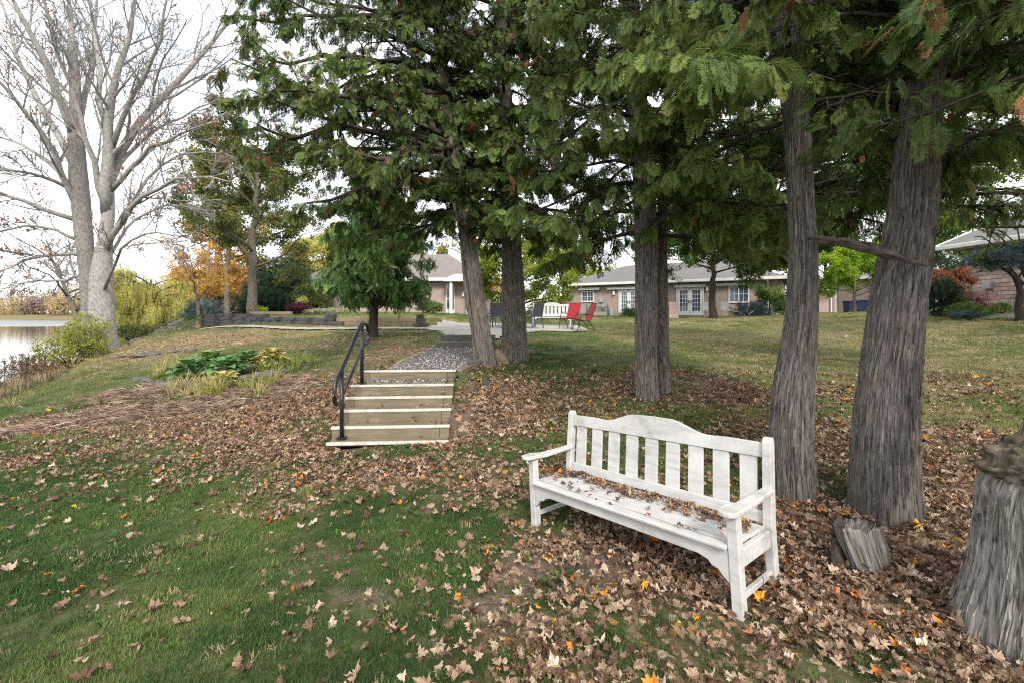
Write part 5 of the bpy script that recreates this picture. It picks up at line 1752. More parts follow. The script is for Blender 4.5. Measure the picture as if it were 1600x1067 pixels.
# loose stones on the gravel landing
n = 2600
r = np.random.default_rng(19)
x = r.uniform(-2.45, -.5, n); y = r.uniform(6.75, 11.1, n)
lx, ly = stair_local(x, y)
k = in_poly(LAND, x, y) | ((np.abs(lx) < .6) & (ly > 1.22) & (ly < 1.62))
x, y, ly = x[k], y[k], ly[k]
z = np.where(ly < 1.64, NOS[4][1] - .008, ground_z(x, y) + .048)
GS = tint_mat('gravel_stone_colour', [(0, (.06, .058, .06)), (.6, (.22, .21, .21)), (1, (.50, .48, .46))], .85, 0)
gsp = [proto('gravel_clump', MB().add(*blob(.017, 60 + i, .5, (1, .8, .6), 1)), GS) for i in range(3)]
gv = scatter('gravel', None, gsp, np.stack([x, y, z], 1), r.random((len(x), 3)) * 6.28, r.uniform(.5, 1.4, len(x)), r.random(len(x)))
tag(gv, 'loose grey gravel stones on the landing', kind='stuff')

# ------------------------------------------------------------------ houses
def wall_frame(p0, p1):
    p0, p1 = np.array(p0, float), np.array(p1, float)
    u = (p1 - p0) / np.linalg.norm(p1 - p0)
    w = np.array([u[1], -u[0]])
    if w @ (-p0) < 0: w = -w
    return (p0, u, w), float(np.linalg.norm(p1 - p0))

def along_px(F, px, d=0.0):
    """how far along the wall frame the photo column px falls"""
    k = (px - 800) / FPX
    o = F[0] + F[2] * d
    return (k * o[1] - o[0]) / (F[1][0] - k * F[1][1])

def zrow(F, a, py):
    Y = F[0][1] + F[1][1] * a
    return CAMZ - (py - HOR) / FPX * Y

def window(h, F, a0, a1, z0, z1, mull=1, name='window', glass='glass'):
    f = MB()
    t = .07
    f.fbox(F, a0, a1, 0, .07, z1 - t, z1); f.fbox(F, a0 - .03, a1 + .03, 0, .09, z0 - .03, z0 + t)
    f.fbox(F, a0, a0 + t, 0, .07, z0 + t, z1 - t); f.fbox(F, a1 - t, a1, 0, .07, z0 + t, z1 - t)
    for k in range(1, mull + 1):
        x = a0 + (a1 - a0) * k / (mull + 1)
        f.fbox(F, x - .03, x + .03, .004, .062, z0 + t, z1 - t)
    o = f.build(name, MAT['white'], h)
    n = mull + 1
    for k in range(n):
        x0, x1 = a0 + t + (a1 - a0 - 2 * t) * k / n, a0 + t + (a1 - a0 - 2 * t) * (k + 1) / n
        p = MB().fbox(F, x0, x1, -.02, .03, z0 + t, z1 - t).mesh('pane', MAT[glass if k % 2 == 0 or glass == 'glass' else 'glass'], origin=np.array(h.location))
        c = bpy.data.objects.new('pane', p); COL.objects.link(c); c.parent = o
        gm_ = MB()
        for q in (1,):
            gm_.fbox(F, x0, x1, .03, .04, (z0 + z1) / 2 - .012, (z0 + z1) / 2 + .012)
        xm = (x0 + x1) / 2
        gm_.fbox(F, xm - .012, xm + .012, .031, .041, z0 + t, z1 - t)
        c = bpy.data.objects.new('glazing_bar', gm_.mesh('glazing_bar', MAT['white'], origin=np.array(h.location))); COL.objects.link(c); c.parent = o
    return o

def sub(o, name, mb, mat, h):
    c = bpy.data.objects.new(name, mb.mesh(name, mat, origin=np.array(h.location)))
    COL.objects.link(c); c.parent = o
    return c

def french_door(h, F, a0, a1, z0, z1):
    n = 2
    fr = MB()
    fr.fbox(F, a0 - .09, a0, 0, .08, z0, z1 + .1); fr.fbox(F, a1, a1 + .09, 0, .08, z0, z1 + .1); fr.fbox(F, a0, a1, 0, .08, z1, z1 + .1)
    fr.build('door_frame', MAT['white'], h)
    for k in range(n):
        x0, x1 = a0 + (a1 - a0) * k / n, a0 + (a1 - a0) * (k + 1) / n
        m = MB()
        s = .17
        m.fbox(F, x0 + .01, x0 + s, 0, .06, z0, z1 - .01); m.fbox(F, x1 - s, x1 - .01, 0, .06, z0, z1 - .01)
        m.fbox(F, x0 + s, x1 - s, 0, .06, z1 - .2, z1 - .01); m.fbox(F, x0 + s, x1 - s, 0, .06, z0, z0 + .32)
        d = m.build('door', MAT['white'], h)
        sub(d, 'pane', MB().fbox(F, x0 + s, x1 - s, -.02, .02, z0 + .32, z1 - .2), MAT['glass'], h)
        b = MB()
        for i in (1, 2):
            x = x0 + s + (x1 - x0 - 2 * s) * i / 3
            b.fbox(F, x - .014, x + .014, .02, .035, z0 + .32, z1 - .2)
        for i in range(1, 5):
            z = z0 + .32 + (z1 - z0 - .52) * i / 5
            b.fbox(F, x0 + s, x1 - s, .021, .036, z - .014, z + .014)
        sub(d, 'glazing_bars', b, MAT['white'], h)
        sub(d, 'handle', MB().fbox(F, (x1 - .12) if k == 0 else (x0 + .06), (x1 - .06) if k == 0 else (x0 + .12), .06, .10, z0 + .95, z0 + 1.15), MAT['black'], h)

def hip_roof(F, L, D, z, zr, ov=.5, inset=4.2, gable=False):
    o, u, w = F
    def p(a, d, zz): return (o[0] + u[0] * a + w[0] * d, o[1] + u[1] * a + w[1] * d, zz)
    e = [p(-ov, ov, z), p(L + ov, ov, z), p(L + ov, -D - ov, z), p(-ov, -D - ov, z)]
    i = 0 if gable else inset
    r = [p(i - (ov if gable else 0), -D / 2, zr), p(L - i + (ov if gable else 0), -D / 2, zr)]
    V = e + r
    V2 = [(x, y, zz - .12) for x, y, zz in e]
    return MB().add(np.array(V + V2), [[0, 1, 5, 4], [1, 2, 5], [2, 3, 4, 5], [3, 0, 4], [0, 6, 7, 1], [1, 7, 8, 2], [2, 8, 9, 3], [3, 9, 6, 0], [9, 8, 7, 6]])

def downspout(h, F, a, d, z0, z1, kick=.45):
    o, u, w = F
    P = lambda a_, d_, z_: np.array([o[0] + u[0] * a_ + w[0] * d_, o[1] + u[1] * a_ + w[1] * d_, z_])
    pts = np.array([P(a, d + kick, z1), P(a, d + kick, z1 - .10), P(a, d + .06, z1 - .45), P(a, d + .06, z1 - .6), P(a, d + .06, z0 + .1), P(a, d + .12, z0)])
    MB().tubes(pts, np.full(6, .055), 6).build('downspout', MAT['white'], h)

def lantern(h, F, a, z):
    l = MB().fbox(F, a - .04, a + .04, 0, .05, z - .05, z + .12).build('wall_lamp', MAT['white'], h)
    sub(l, 'lamp_glass', MB().fbox(F, a - .07, a + .07, .051, .20, z - .12, z + .12), MAT['lamp_glass'], h)
    sub(l, 'lamp_cap', MB().fbox(F, a - .09, a + .09, .03, .22, z + .121, z + .17), MAT['white'], h)

# the long brick bungalow
F1, L1 = wall_frame((4.67, 40.0), (18.45, 31.2))
Z1b, Z1t = 1.0, 4.02
h1_ = empty('brick_bungalow', (F1[0][0], F1[0][1], 1.35), 'long low buff brick bungalow with grey hip roof and two glazed double doors', 'house')
MB().fbox(F1, 0, L1, -9.0, 0, Z1b, Z1t).build('wall', MAT['brick'], h1_)
hip_roof(F1, L1, 9.0, 4.10, 5.95, .5, 4.0).build('roof', MAT['roof'], h1_)
MB().fbox(F1, -.5, L1 + .5, .50, .62, 3.93, 4.13).build('gutter', MAT['white'], h1_, bevel=.02)
MB().fbox(F1, -.48, L1 + .48, .0, .49, 3.94, 3.975).build('soffit', MAT['white'], h1_)
ap = lambda px: along_px(F1, px)
window(h1_, F1, ap(909), ap(928), zrow(F1, ap(918), 472), zrow(F1, ap(918), 455.5), 1)
window(h1_, F1, ap(1138.5), ap(1170.5), zrow(F1, ap(1155), 473), zrow(F1, ap(1155), 446.5), 1)
french_door(h1_, F1, ap(968.5), ap(998), 1.45, zrow(F1, ap(980), 453))
french_door(h1_, F1, ap(1059), ap(1098), 1.45, zrow(F1, ap(1078), 450))
for a, b, y in ((905, 938, 452), (950, 998, 451), (1054, 1104, 447.5), (1119, 1171, 445)):
    aw = MB().fbox(F1, ap(a), ap(b), .02, .20, zrow(F1, ap(a), y) - .08, zrow(F1, ap(a), y) + .08).build('awning_box', MAT['white'], h1_, bevel=.03)
    sub(aw, 'front_bar', MB().fbox(F1, ap(a), ap(b), .24, .29, zrow(F1, ap(a), y) - .12, zrow(F1, ap(a), y) - .05), MAT['white'], h1_)
downspout(h1_, F1, ap(886.5), 0, 1.35, 3.95)
downspout(h1_, F1, ap(1200), 0, 1.9, 3.95)
lantern(h1_, F1, ap(960), zrow(F1, ap(960), 459)); lantern(h1_, F1, ap(1105.5), zrow(F1, ap(1105), 452))
MB().fbox(F1, ap(933), ap(935.5), .5, .62, 4.5, 4.5 + .0).build('dummy', MAT['white'], h1_) if False else None
o_, u_, w_ = F1
vp = lambda a, d, z: np.array([o_[0] + u_[0] * a + w_[0] * d, o_[1] + u_[1] * a + w_[1] * d, z])
MB().tubes(np.array([vp(ap(933), -1.3, 4.5), vp(ap(933), -1.3, 5.15)]), np.array([.07, .07]), 8).build('roof_vent', MAT['black'], h1_)
for a, y in ((940, 470), (943, 480)):
    MB().fbox(F1, ap(a) - .15, ap(a) + .15, 0, .14, zrow(F1, ap(a), y) - .14, zrow(F1, ap(a), y) + .14).build('meter_box', MAT['meter'], h1_)
MB().fbox(F1, ap(955), ap(959), .0, .35, 1.3, 1.95).build('heat_pump', MAT['meter'], h1_, bevel=.03)

# pale house behind the weeping cypress, with white columned porch
F2, L2_ = wall_frame((-11.5, 33.6), (-2.3, 33.0))
h2_ = empty('porch_house', (-6, 33.3, 1.55), 'pinkish brick house with white columned porch behind the weeping cypress', 'house')
MB().fbox(F2, 0, L2_, -8.5, 0, 1.0, 4.0).build('wall', MAT['brick_pink'], h2_)
hip_roof(F2, L2_, 8.5, 4.12, 6.45, .5, 3.2).build('roof', MAT['roof_brown'], h2_)
MB().fbox(F2, -.5, L2_ + .5, .50, .64, 3.93, 4.15).build('gutter', MAT['white'], h2_, bevel=.02)
MB().fbox(F2, -.48, L2_ + .48, 0, .49, 3.94, 3.98).build('soffit', MAT['white'], h2_)
a2p = lambda px: along_px(F2, px)
# porch: two columns, door with sidelight, arched hood
pa, pb = a2p(697), a2p(711)
dr = MB().fbox(F2, pa, a2p(704), 0, .06, 1.5, 3.75).build('door', MAT['white'], h2_)
sub(dr, 'pane', MB().fbox(F2, pa + .08, a2p(704) - .07, .06, .075, 1.95, 3.4), MAT['glass'], h2_)
sub(dr, 'glazing_bar', MB().fbox(F2, pa + .08, a2p(704) - .07, .076, .10, 2.62, 2.70), MAT['white'], h2_)
sl_ = MB().fbox(F2, a2p(706), a2p(710.5), 0, .06, 1.5, 3.75).build('sidelight', MAT['white'], h2_)
sub(sl_, 'pane', MB().fbox(F2, a2p(706.8), a2p(709.6), .06, .075, 1.9, 3.5), MAT['glass'], h2_)
for px in (704.6, 731):
    c = vp
    o2, u2, w2 = F2
    d = 1.0
    a = along_px(F2, px, d)
    b = np.array([o2[0] + u2[0] * a + w2[0] * d, o2[1] + u2[1] * a + w2[1] * d, 1.4])
    co = MB().tubes(np.array([b, b + [0, 0, .12], b + [0, 0, .14], b + [0, 0, 2.35], b + [0, 0, 2.38], b + [0, 0, 2.5]]), np.array([.17, .17, .12, .11, .16, .16]), 12).build('column', MAT['white'], h2_, smooth=False)
m = MB()
ac, aw_ = along_px(F2, 718, .9), .85
xs = np.linspace(-1, 1, 17)
prof = [(-aw_ - .25, 3.86), (aw_ + .25, 3.86), (aw_ + .25, 3.98)] + [(aw_ * x, 3.98 +   .40 * math.sqrt(max(0, 1 - x * x)) ** 1.2) for x in xs[::-1]] + [(-aw_ - .25, 3.98)]
o2, u2, w2 = F2
Mh = Matrix(((u2[0], w2[0], 0, o2[0] + u2[0] * ac + w2[0] * .6), (u2[1], w2[1], 0, o2[1] + u2[1] * ac + w2[1] * .6), (0, 0, 1, 0), (0, 0, 0, 1)))
m.prism(prof, 1.3, Mh)
m.build('arched_hood', MAT['white'], h2_)
lantern(h2_, F2, a2p(724), 2.95)

# grey roofed building and board fence far left of it
F3, L3 = wall_frame((-19.5, 40.0), (-13.2, 39.0))
h3_ = empty('garage', (-16.5, 39.5, 1.5), 'small brick garage with grey roof half hidden by shrubs near the cypress', 'garage')
MB().fbox(F3, 0, L3, -6, 0, 1.0, 4.35).build('wall', MAT['brick'], h3_)
hip_roof(F3, L3, 6, 4.4, 5.9, .4, 2.4).build('roof', MAT['roof'], h3_)
window(h3_, F3, along_px(F3, 488), along_px(F3, 497), 2.8, 4.0, 0)
fe = empty('board_fence', on(518, 36), 'weathered grey vertical board fence between the garage and the cypress', 'fence')
Ff, Lf_ = wall_frame(on(503, 36)[:2], on(545, 36)[:2])
zf = on(518, 36)[2]
_bd = None
nb = int(Lf_ / .16)
for k in range(nb):
    MB().fbox(Ff, k * .16, k * .16 + .148, 0, .025, zf - .1, zf + 2.1 + .04 * math.sin(k * 5.1)).build('board', MAT['garage'], fe)
for z in (.4, 1.7):
    MB().fbox(Ff, 0, Lf_, .026, .07, zf + z, zf + z + .1).build('rail', MAT['garage'], fe)
MB().fbox(Ff, -.14, -.01, -.03, .09, zf - .1, zf + 2.5).build('post', MAT['garage'], fe)

# brick garage between the two near trunks, and the lower building beside it
F4, L4 = wall_frame(on(1306, 36)[:2], on(1372, 33)[:2])
z4 = on(1330, 35)[2]
h4_ = empty('brick_garage', (F4[0][0], F4[0][1], z4), 'brick garage wall with white downspouts seen between the two nearest upright trunks', 'garage')
MB().fbox(F4, 0, L4, -7, 0, z4 - .5, z4 + 2.6).build('wall', MAT['brick_pink'], h4_)
hip_roof(F4, L4, 7, z4 + 2.65, z4 + 4.3, .4, 2.0).build('roof', MAT['roof'], h4_)
MB().fbox(F4, -.4, L4 + .4, .40, .52, z4 + 2.5, z4 + 2.68).build('gutter', MAT['white'], h4_)
downspout(h4_, F4, .1, 0, z4, z4 + 2.55, .35); downspout(h4_, F4, L4 - .35, 0, z4, z4 + 2.55, .35)
F5, L5 = wall_frame(on(1262, 46)[:2], on(1304, 44)[:2])
z5 = on(1290, 45)[2] - .1
h5_ = empty('low_garage', (F5[0][0], F5[0][1], z5), 'farther low garage with pale door and white fascia beside the brick garage', 'garage')
MB().fbox(F5, 0, L5, -6, 0, z5 - .5, z5 + 2.2).build('wall', MAT['brick_pink'], h5_)
hip_roof(F5, L5, 6, z5 + 2.25, z5 + 3.7, .4, 1.6).build('roof', MAT['roof'], h5_)
MB().fbox(F5, -.4, L5 + .4, .40, .55, z5 + 2.05, z5 + 2.28).build('fascia', MAT['white'], h5_)
MB().fbox(F5, .3, L5 - .5, .0, .06, z5 - .2, z5 + 1.9).build('door', MAT['cover'], h5_)
downspout(h5_, F5, L5 - .25, 0, z5, z5 + 2.1, .35)

# stone faced house on the right
C6 = np.array([21.03, 21.0])
F6 = (C6, np.array([.06, -1.0]) / np.hypot(.06, 1), np.array([-1.0, -.06]) / np.hypot(.06, 1))
z6 = 1.9
ZT6 = 4.68
h6_ = empty('stone_house', (C6[0], C6[1], 2.1), 'house faced in long pinkish stone blocks with white gutter and bent downspout', 'house')
MB().fbox(F6, 0, 9.0, -9, 0, z6 - .6, ZT6).build('wall', MAT['mortar'], h6_)
g = np.random.default_rng(3)
STM = [plain('pink_wall_block', (.40, .285, .245), .9, .22, 5, .3), plain('grey_wall_block', (.33, .26, .23), .9, .22, 5, .3), plain('pale_wall_block', (.47, .36, .315), .9, .2, 5, .3)]
_blk = {}
hc = .178
nb_ = 0
for rI in range(int((ZT6 - z6 - .03) / hc)):
    a = -.02 - (rI % 2) * .0
    while a < 6.4:
        ln = float(g.choice([.62, .9, 1.25]))
        mi = int(g.integers(0, 3))
        if (ln, mi) not in _blk:
            _blk[(ln, mi)] = MB().box((0, 0, 0), (ln - .014, .06, hc - .018)).mesh('stone_block', STM[mi])
        o = bpy.data.objects.new('stone_block', _blk[(ln, mi)])
        COL.objects.link(o); o.parent = h6_
        am, d = a + ln / 2, .012 + g.random() * .016
        o.location = (F6[0][0] + F6[1][0] * am + F6[2][0] * d - h6_.location[0], F6[0][1] + F6[1][1] * am + F6[2][1] * d - h6_.location[1], z6 + hc * (rI + .5) - h6_.location[2])
        o.rotation_euler = (0, 0, math.atan2(F6[1][1], F6[1][0]))
        a += ln; nb_ += 1
print('blocks', nb_)
def p6(a, d, z): return np.array([F6[0][0] + F6[1][0] * a + F6[2][0] * d, F6[0][1] + F6[1][1] * a + F6[2][1] * d, z])
rf = MB().add(np.array([p6(-.8, .75, 4.80), p6(9.8, .75, 4.80), p6(9.8, -4.5, 6.9), p6(-.8, -4.5, 6.9), p6(9.8, -9.8, 4.8), p6(-.8, -9.8, 4.8),
                        p6(-.8, .75, 4.66), p6(9.8, .75, 4.66), p6(9.8, -9.8, 4.66), p6(-.8, -9.8, 4.66)]),
              [[0, 1, 2, 3], [3, 2, 4, 5], [0, 3, 5, 9, 6], [1, 7, 8, 4, 2], [0, 6, 7, 1], [5, 4, 8, 9], [6, 9, 8, 7]])
rf.build('roof', MAT['roof'], h6_)
MB().fbox(F6, -.8, 9.8, .752, .90, 4.60, 4.80).build('gutter', MAT['white'], h6_, bevel=.03)
MB().fbox(F6, -.78, 9.8, .05, .74, 4.60, 4.645).build('soffit', MAT['white'], h6_)
MB().add(np.array([p6(-.82, .75, 4.60), p6(-.82, -4.5, 6.70), p6(-.82, -4.5, 6.95), p6(-.82, .75, 4.85), p6(-.86, .75, 4.60), p6(-.86, -4.5, 6.70), p6(-.86, -4.5, 6.95), p6(-.86, .75, 4.85)]),
         [[0, 1, 2, 3], [7, 6, 5, 4], [0, 4, 5, 1], [3, 2, 6, 7], [0, 3, 7, 4], [1, 5, 6, 2]]).build('rake_board', MAT['white'], h6_)
pts = np.array([p6(-.35, .80, 4.60), p6(-.35, .80, 4.48), p6(.02, .16, 4.14), p6(.05, .10, 4.02), p6(.05, .10, 2.9), p6(.05, .10, 2.6)])
MB().tubes(pts, np.full(6, .060), 8).build('downspout', MAT['white'], h6_, smooth=True)
MB().fbox(F6, along_px(F6, 1541), along_px(F6, 1554), .03, .22, zrow(F6, along_px(F6, 1548), 452), zrow(F6, along_px(F6, 1548), 441)).build('meter_box', MAT['meter'], h6_, bevel=.02)

# ------------------------------------------------------------------ trees and shrubs behind
def leaf_tree(name, label, base, trunk_h, trunk_r, crown_r, crown_h, leaf, wood, n_limb=9, leaves=1400, sc=1.0, tint=(0, 1), lean=(0, 0), seed=0, density=1.0, cat='tree', group=None, low=.35, kind='cluster', sag=0.0, up=.5, gaps=.42, fork=False):
    g = np.random.default_rng(seed + 200)
    t = empty(name, base, label, cat, group)
    b = np.array(base, float)
    H = trunk_h + crown_h
    tp, trd = limb([b - [0, 0, .2], b + [lean[0] * .15, lean[1] * .15, H * .25], b + [lean[0] * .45, lean[1] * .45, H * .5], b + [lean[0] * .8, lean[1] * .8, H * .75], b + [lean[0], lean[1], H * .94]], trunk_r, trunk_r * .15, 14)
    trd = trd * (1 + .35 * np.exp(-np.arange(14) / 1.2))
    m = MB().tubes(tp, trd, 12)
    m.build('trunk', wood, t, smooth=True)
    P, Rr = [], []
    for k in range(n_limb):
        s = low + (.92 - low) * (k + g.random() * .6) / n_limb
        i = s * 13; i0 = int(i); p0 = tp[i0] * (1 - i + i0) + tp[min(i0 + 1, 13)] * (i - i0)
        az = k * 2.39996 + g.normal() * .3
        zc = (p0[2] - b[2] - trunk_h) / crown_h
        L = crown_r * (1.0 - .55 * max(zc, 0) ** 1.6) * g.uniform(.75, 1.1)
        d = np.array([math.cos(az), math.sin(az), up + .35 * max(zc, 0)])
        q = [p0 + d * L * f + np.array([g.normal() * .08 * L, g.normal() * .08 * L, -sag * L * f * f]) * (f > 0) for f in (0, .3, .6, .85, 1.0)]
        a_, r_ = limb(q, trunk_r * .38 * (1 - .5 * s), trunk_r * .06, 8)
        P.append(a_); Rr.append(r_)
    P, Rr = np.array(P), np.array(Rr)
    w = MB().tubes(P, Rr, 6)
    P2, R2 = grow(P, Rr, 7, (.3, .6), .2, 1, (30, 65), (0, 0, .03 - sag * .2), .2, 6, .55, False, seed + 1, .006)
    w.tubes(P2, R2, 4, False)
    P3, R3 = grow(P2, R2, 4, (.3, .6), .25, 1, (30, 60), (0, 0, -.02 - sag * .3), .22, 5, .5, False, seed + 2, .004)
    w.tubes(P3, R3, 3, False)
    w.build('limbs', wood, t, smooth=True)['kind'] = 'stuff'
    if leaves:
        Q = np.concatenate([P2[:, 2:].reshape(-1, 3), P3[:, 1:].reshape(-1, 3)])
        Q = Q[g.integers(0, len(Q), leaves)] + g.normal(size=(leaves, 3)) * .16 * sc
        cl = fbm(Q[:, 0] * 1.1 / sc ** .5, Q[:, 1] * 1.1 / sc ** .5, Q[:, 2] * 1.3 / sc ** .5, seed, 3)
        k = g.random(leaves) < sstep(gaps - .12, gaps + .06, cl)
        Q, cl = Q[k], cl[k]
        n = len(Q)
        ti = tint[0] + (tint[1] - tint[0]) * np.clip(.5 + (cl - .52) * 1.8 + g.normal(size=n) * .2, 0, 1)
        rot = g.random((n, 3)) * np.array([.8, .8, 6.283]) if kind != 'strand' else np.stack([g.normal(size=n) * .1, g.normal(size=n) * .1, g.random(n) * 6.28], 1)
        scatter('crown', t, protos(kind, leaf, 3), Q, rot, sc * g.uniform(.7, 1.25, n), ti)
    return t

def shrub(name, label, base, rx, rz, leaf, n=160, sc=.8, tint=(0, 1), seed=0, kind='cluster', cat='shrub', ry=None, group=None, wood='dark_bark', gaps=.40, hgt=0.0):
    g = np.random.default_rng(seed + 300)
    t = empty(name, base, label, cat, group)
    b = np.array(base, float)
    ry = ry or rx
    k = 9
    az = np.arange(k) * 2.4
    P = np.stack([np.stack([b[0] + np.cos(az) * rx * .7 * s, b[1] + np.sin(az) * ry * .7 * s, b[2] - .05 + (rz * 1.1 + hgt) * s ** .8 + az * 0], 1) for s in np.linspace(0, 1, 5)], 1)
    w = MB().tubes(P, np.tile(np.linspace(.03, .008, 5) * max(rx, .4), (k, 1)), 4)
    w.build('stems', MAT[wood], t)['kind'] = 'stuff'
    d = rdir(n * 2, g)
    d = d[d[:, 2] > -.55][:n]
    rr = g.random((len(d), 1)) ** .35
    q = d * rr * np.array([rx, ry, rz]) * (1 + .35 * (fbm(d[:, 0] * 2 + seed, d[:, 1] * 2, d[:, 2] * 2, seed, 2) - .5)[:, None] * 2)
    cl = fbm(q[:, 0] * 2.2 / rx + seed, q[:, 1] * 2.2 / rx, q[:, 2] * 2.2 / rz, seed + 5, 3)
    kk = cl > gaps - .08
    q, cl, d = q[kk], cl[kk], d[kk]
    n = len(q)
    ti = tint[0] + (tint[1] - tint[0]) * np.clip(.5 + (cl - .52) * 1.6 + g.normal(size=n) * .2, 0, 1)
    if kind in ('needles', 'spray'):
        rot = aim(nrm(d + g.normal(size=(n, 3)) * .4 + np.array([0, 0, .1])), g.random(n) * 6.28)
    elif kind == 'straps':
        rot = np.stack([g.normal(size=n) * .3, g.normal(size=n) * .3, g.random(n) * 6.28], 1)
    else:
        rot = g.random((n, 3)) * np.array([.9, .9, 6.283])
    scatter('foliage', t, protos(kind, leaf, 3), b + np.array([0, 0, rz * .85 + hgt]) + q, rot, sc * g.uniform(.7, 1.25, n), ti)
    return t

# weeping cypress beside the steps
cb = on(583, 14.2)
ct = (np.array([cb - [0, 0, .15], cb + [.0, 0, .5], cb + [.06, 0, 1.2], cb + [.05, 0, 3.0], cb + [0, 0, 5.6]]), np.array([.15, .13, .12, .09, .02]))
def put_cypress():
    t = empty('weeping_cypress', cb, 'dark green weeping cypress with hanging sprays left of the upper steps', 'tree')
    trunk_mesh(ct[0], ct[1], nside=32, step=.06, seed=4, flute=.08, flare=.3).build('trunk', MAT['dark_bark'], t, smooth=True)
    P, Rr = cedar_branches(ct, cb[2] + 1.0, cb[2] + 5.4, 62, lambda az, z: 1.45 * min(1, .55 + (z - cb[2]) * .4) * (1 - max(0, (z - cb[2] - 2.0)) / 4.6) + .2, 91, slope=.30, sag=.12, r0=.035)
    w = MB().tubes(P, Rr, 5)
    P2, R2 = grow(P, Rr, 9, (.22, .40), .15, 1, (30, 60), (0, 0, -.16), .12, 6, .5, True, 92, .004)
    w.tubes(P2, R2, 3, False)
    w.build('boughs', MAT['limb'], t)['kind'] = 'stuff'
    g = np.random.default_rng(93)
    Q = np.concatenate([P2[:, 1:].reshape(-1, 3), P[:, 4:].reshape(-1, 3)])
    Q = np.concatenate([Q, Q + g.normal(size=Q.shape) * .08, Q + g.normal(size=Q.shape) * .12, Q + g.normal(size=Q.shape) * .1])
    n = len(Q)
    cl = fbm(Q[:, 0] * 1.6, Q[:, 1] * 1.6, Q[:, 2] * 1.6, 94, 3)
    k = cl > .41
    Q, cl = Q[k], cl[k]; n = len(Q)
    az = np.arctan2(Q[:, 1] - cb[1], Q[:, 0] - cb[0])
    d = np.stack([np.cos(az) * .35, np.sin(az) * .35, np.full(n, -.75)], 1) + g.normal(size=(n, 3)) * .25
    scatter('crown', t, SPRC, Q, aim(nrm(d), g.normal(size=n) * .8), g.uniform(.4, .85, n), np.clip(.42 + (cl - .5) * 1.6 + g.normal(size=n) * .2, 0, 1))
put_cypress()

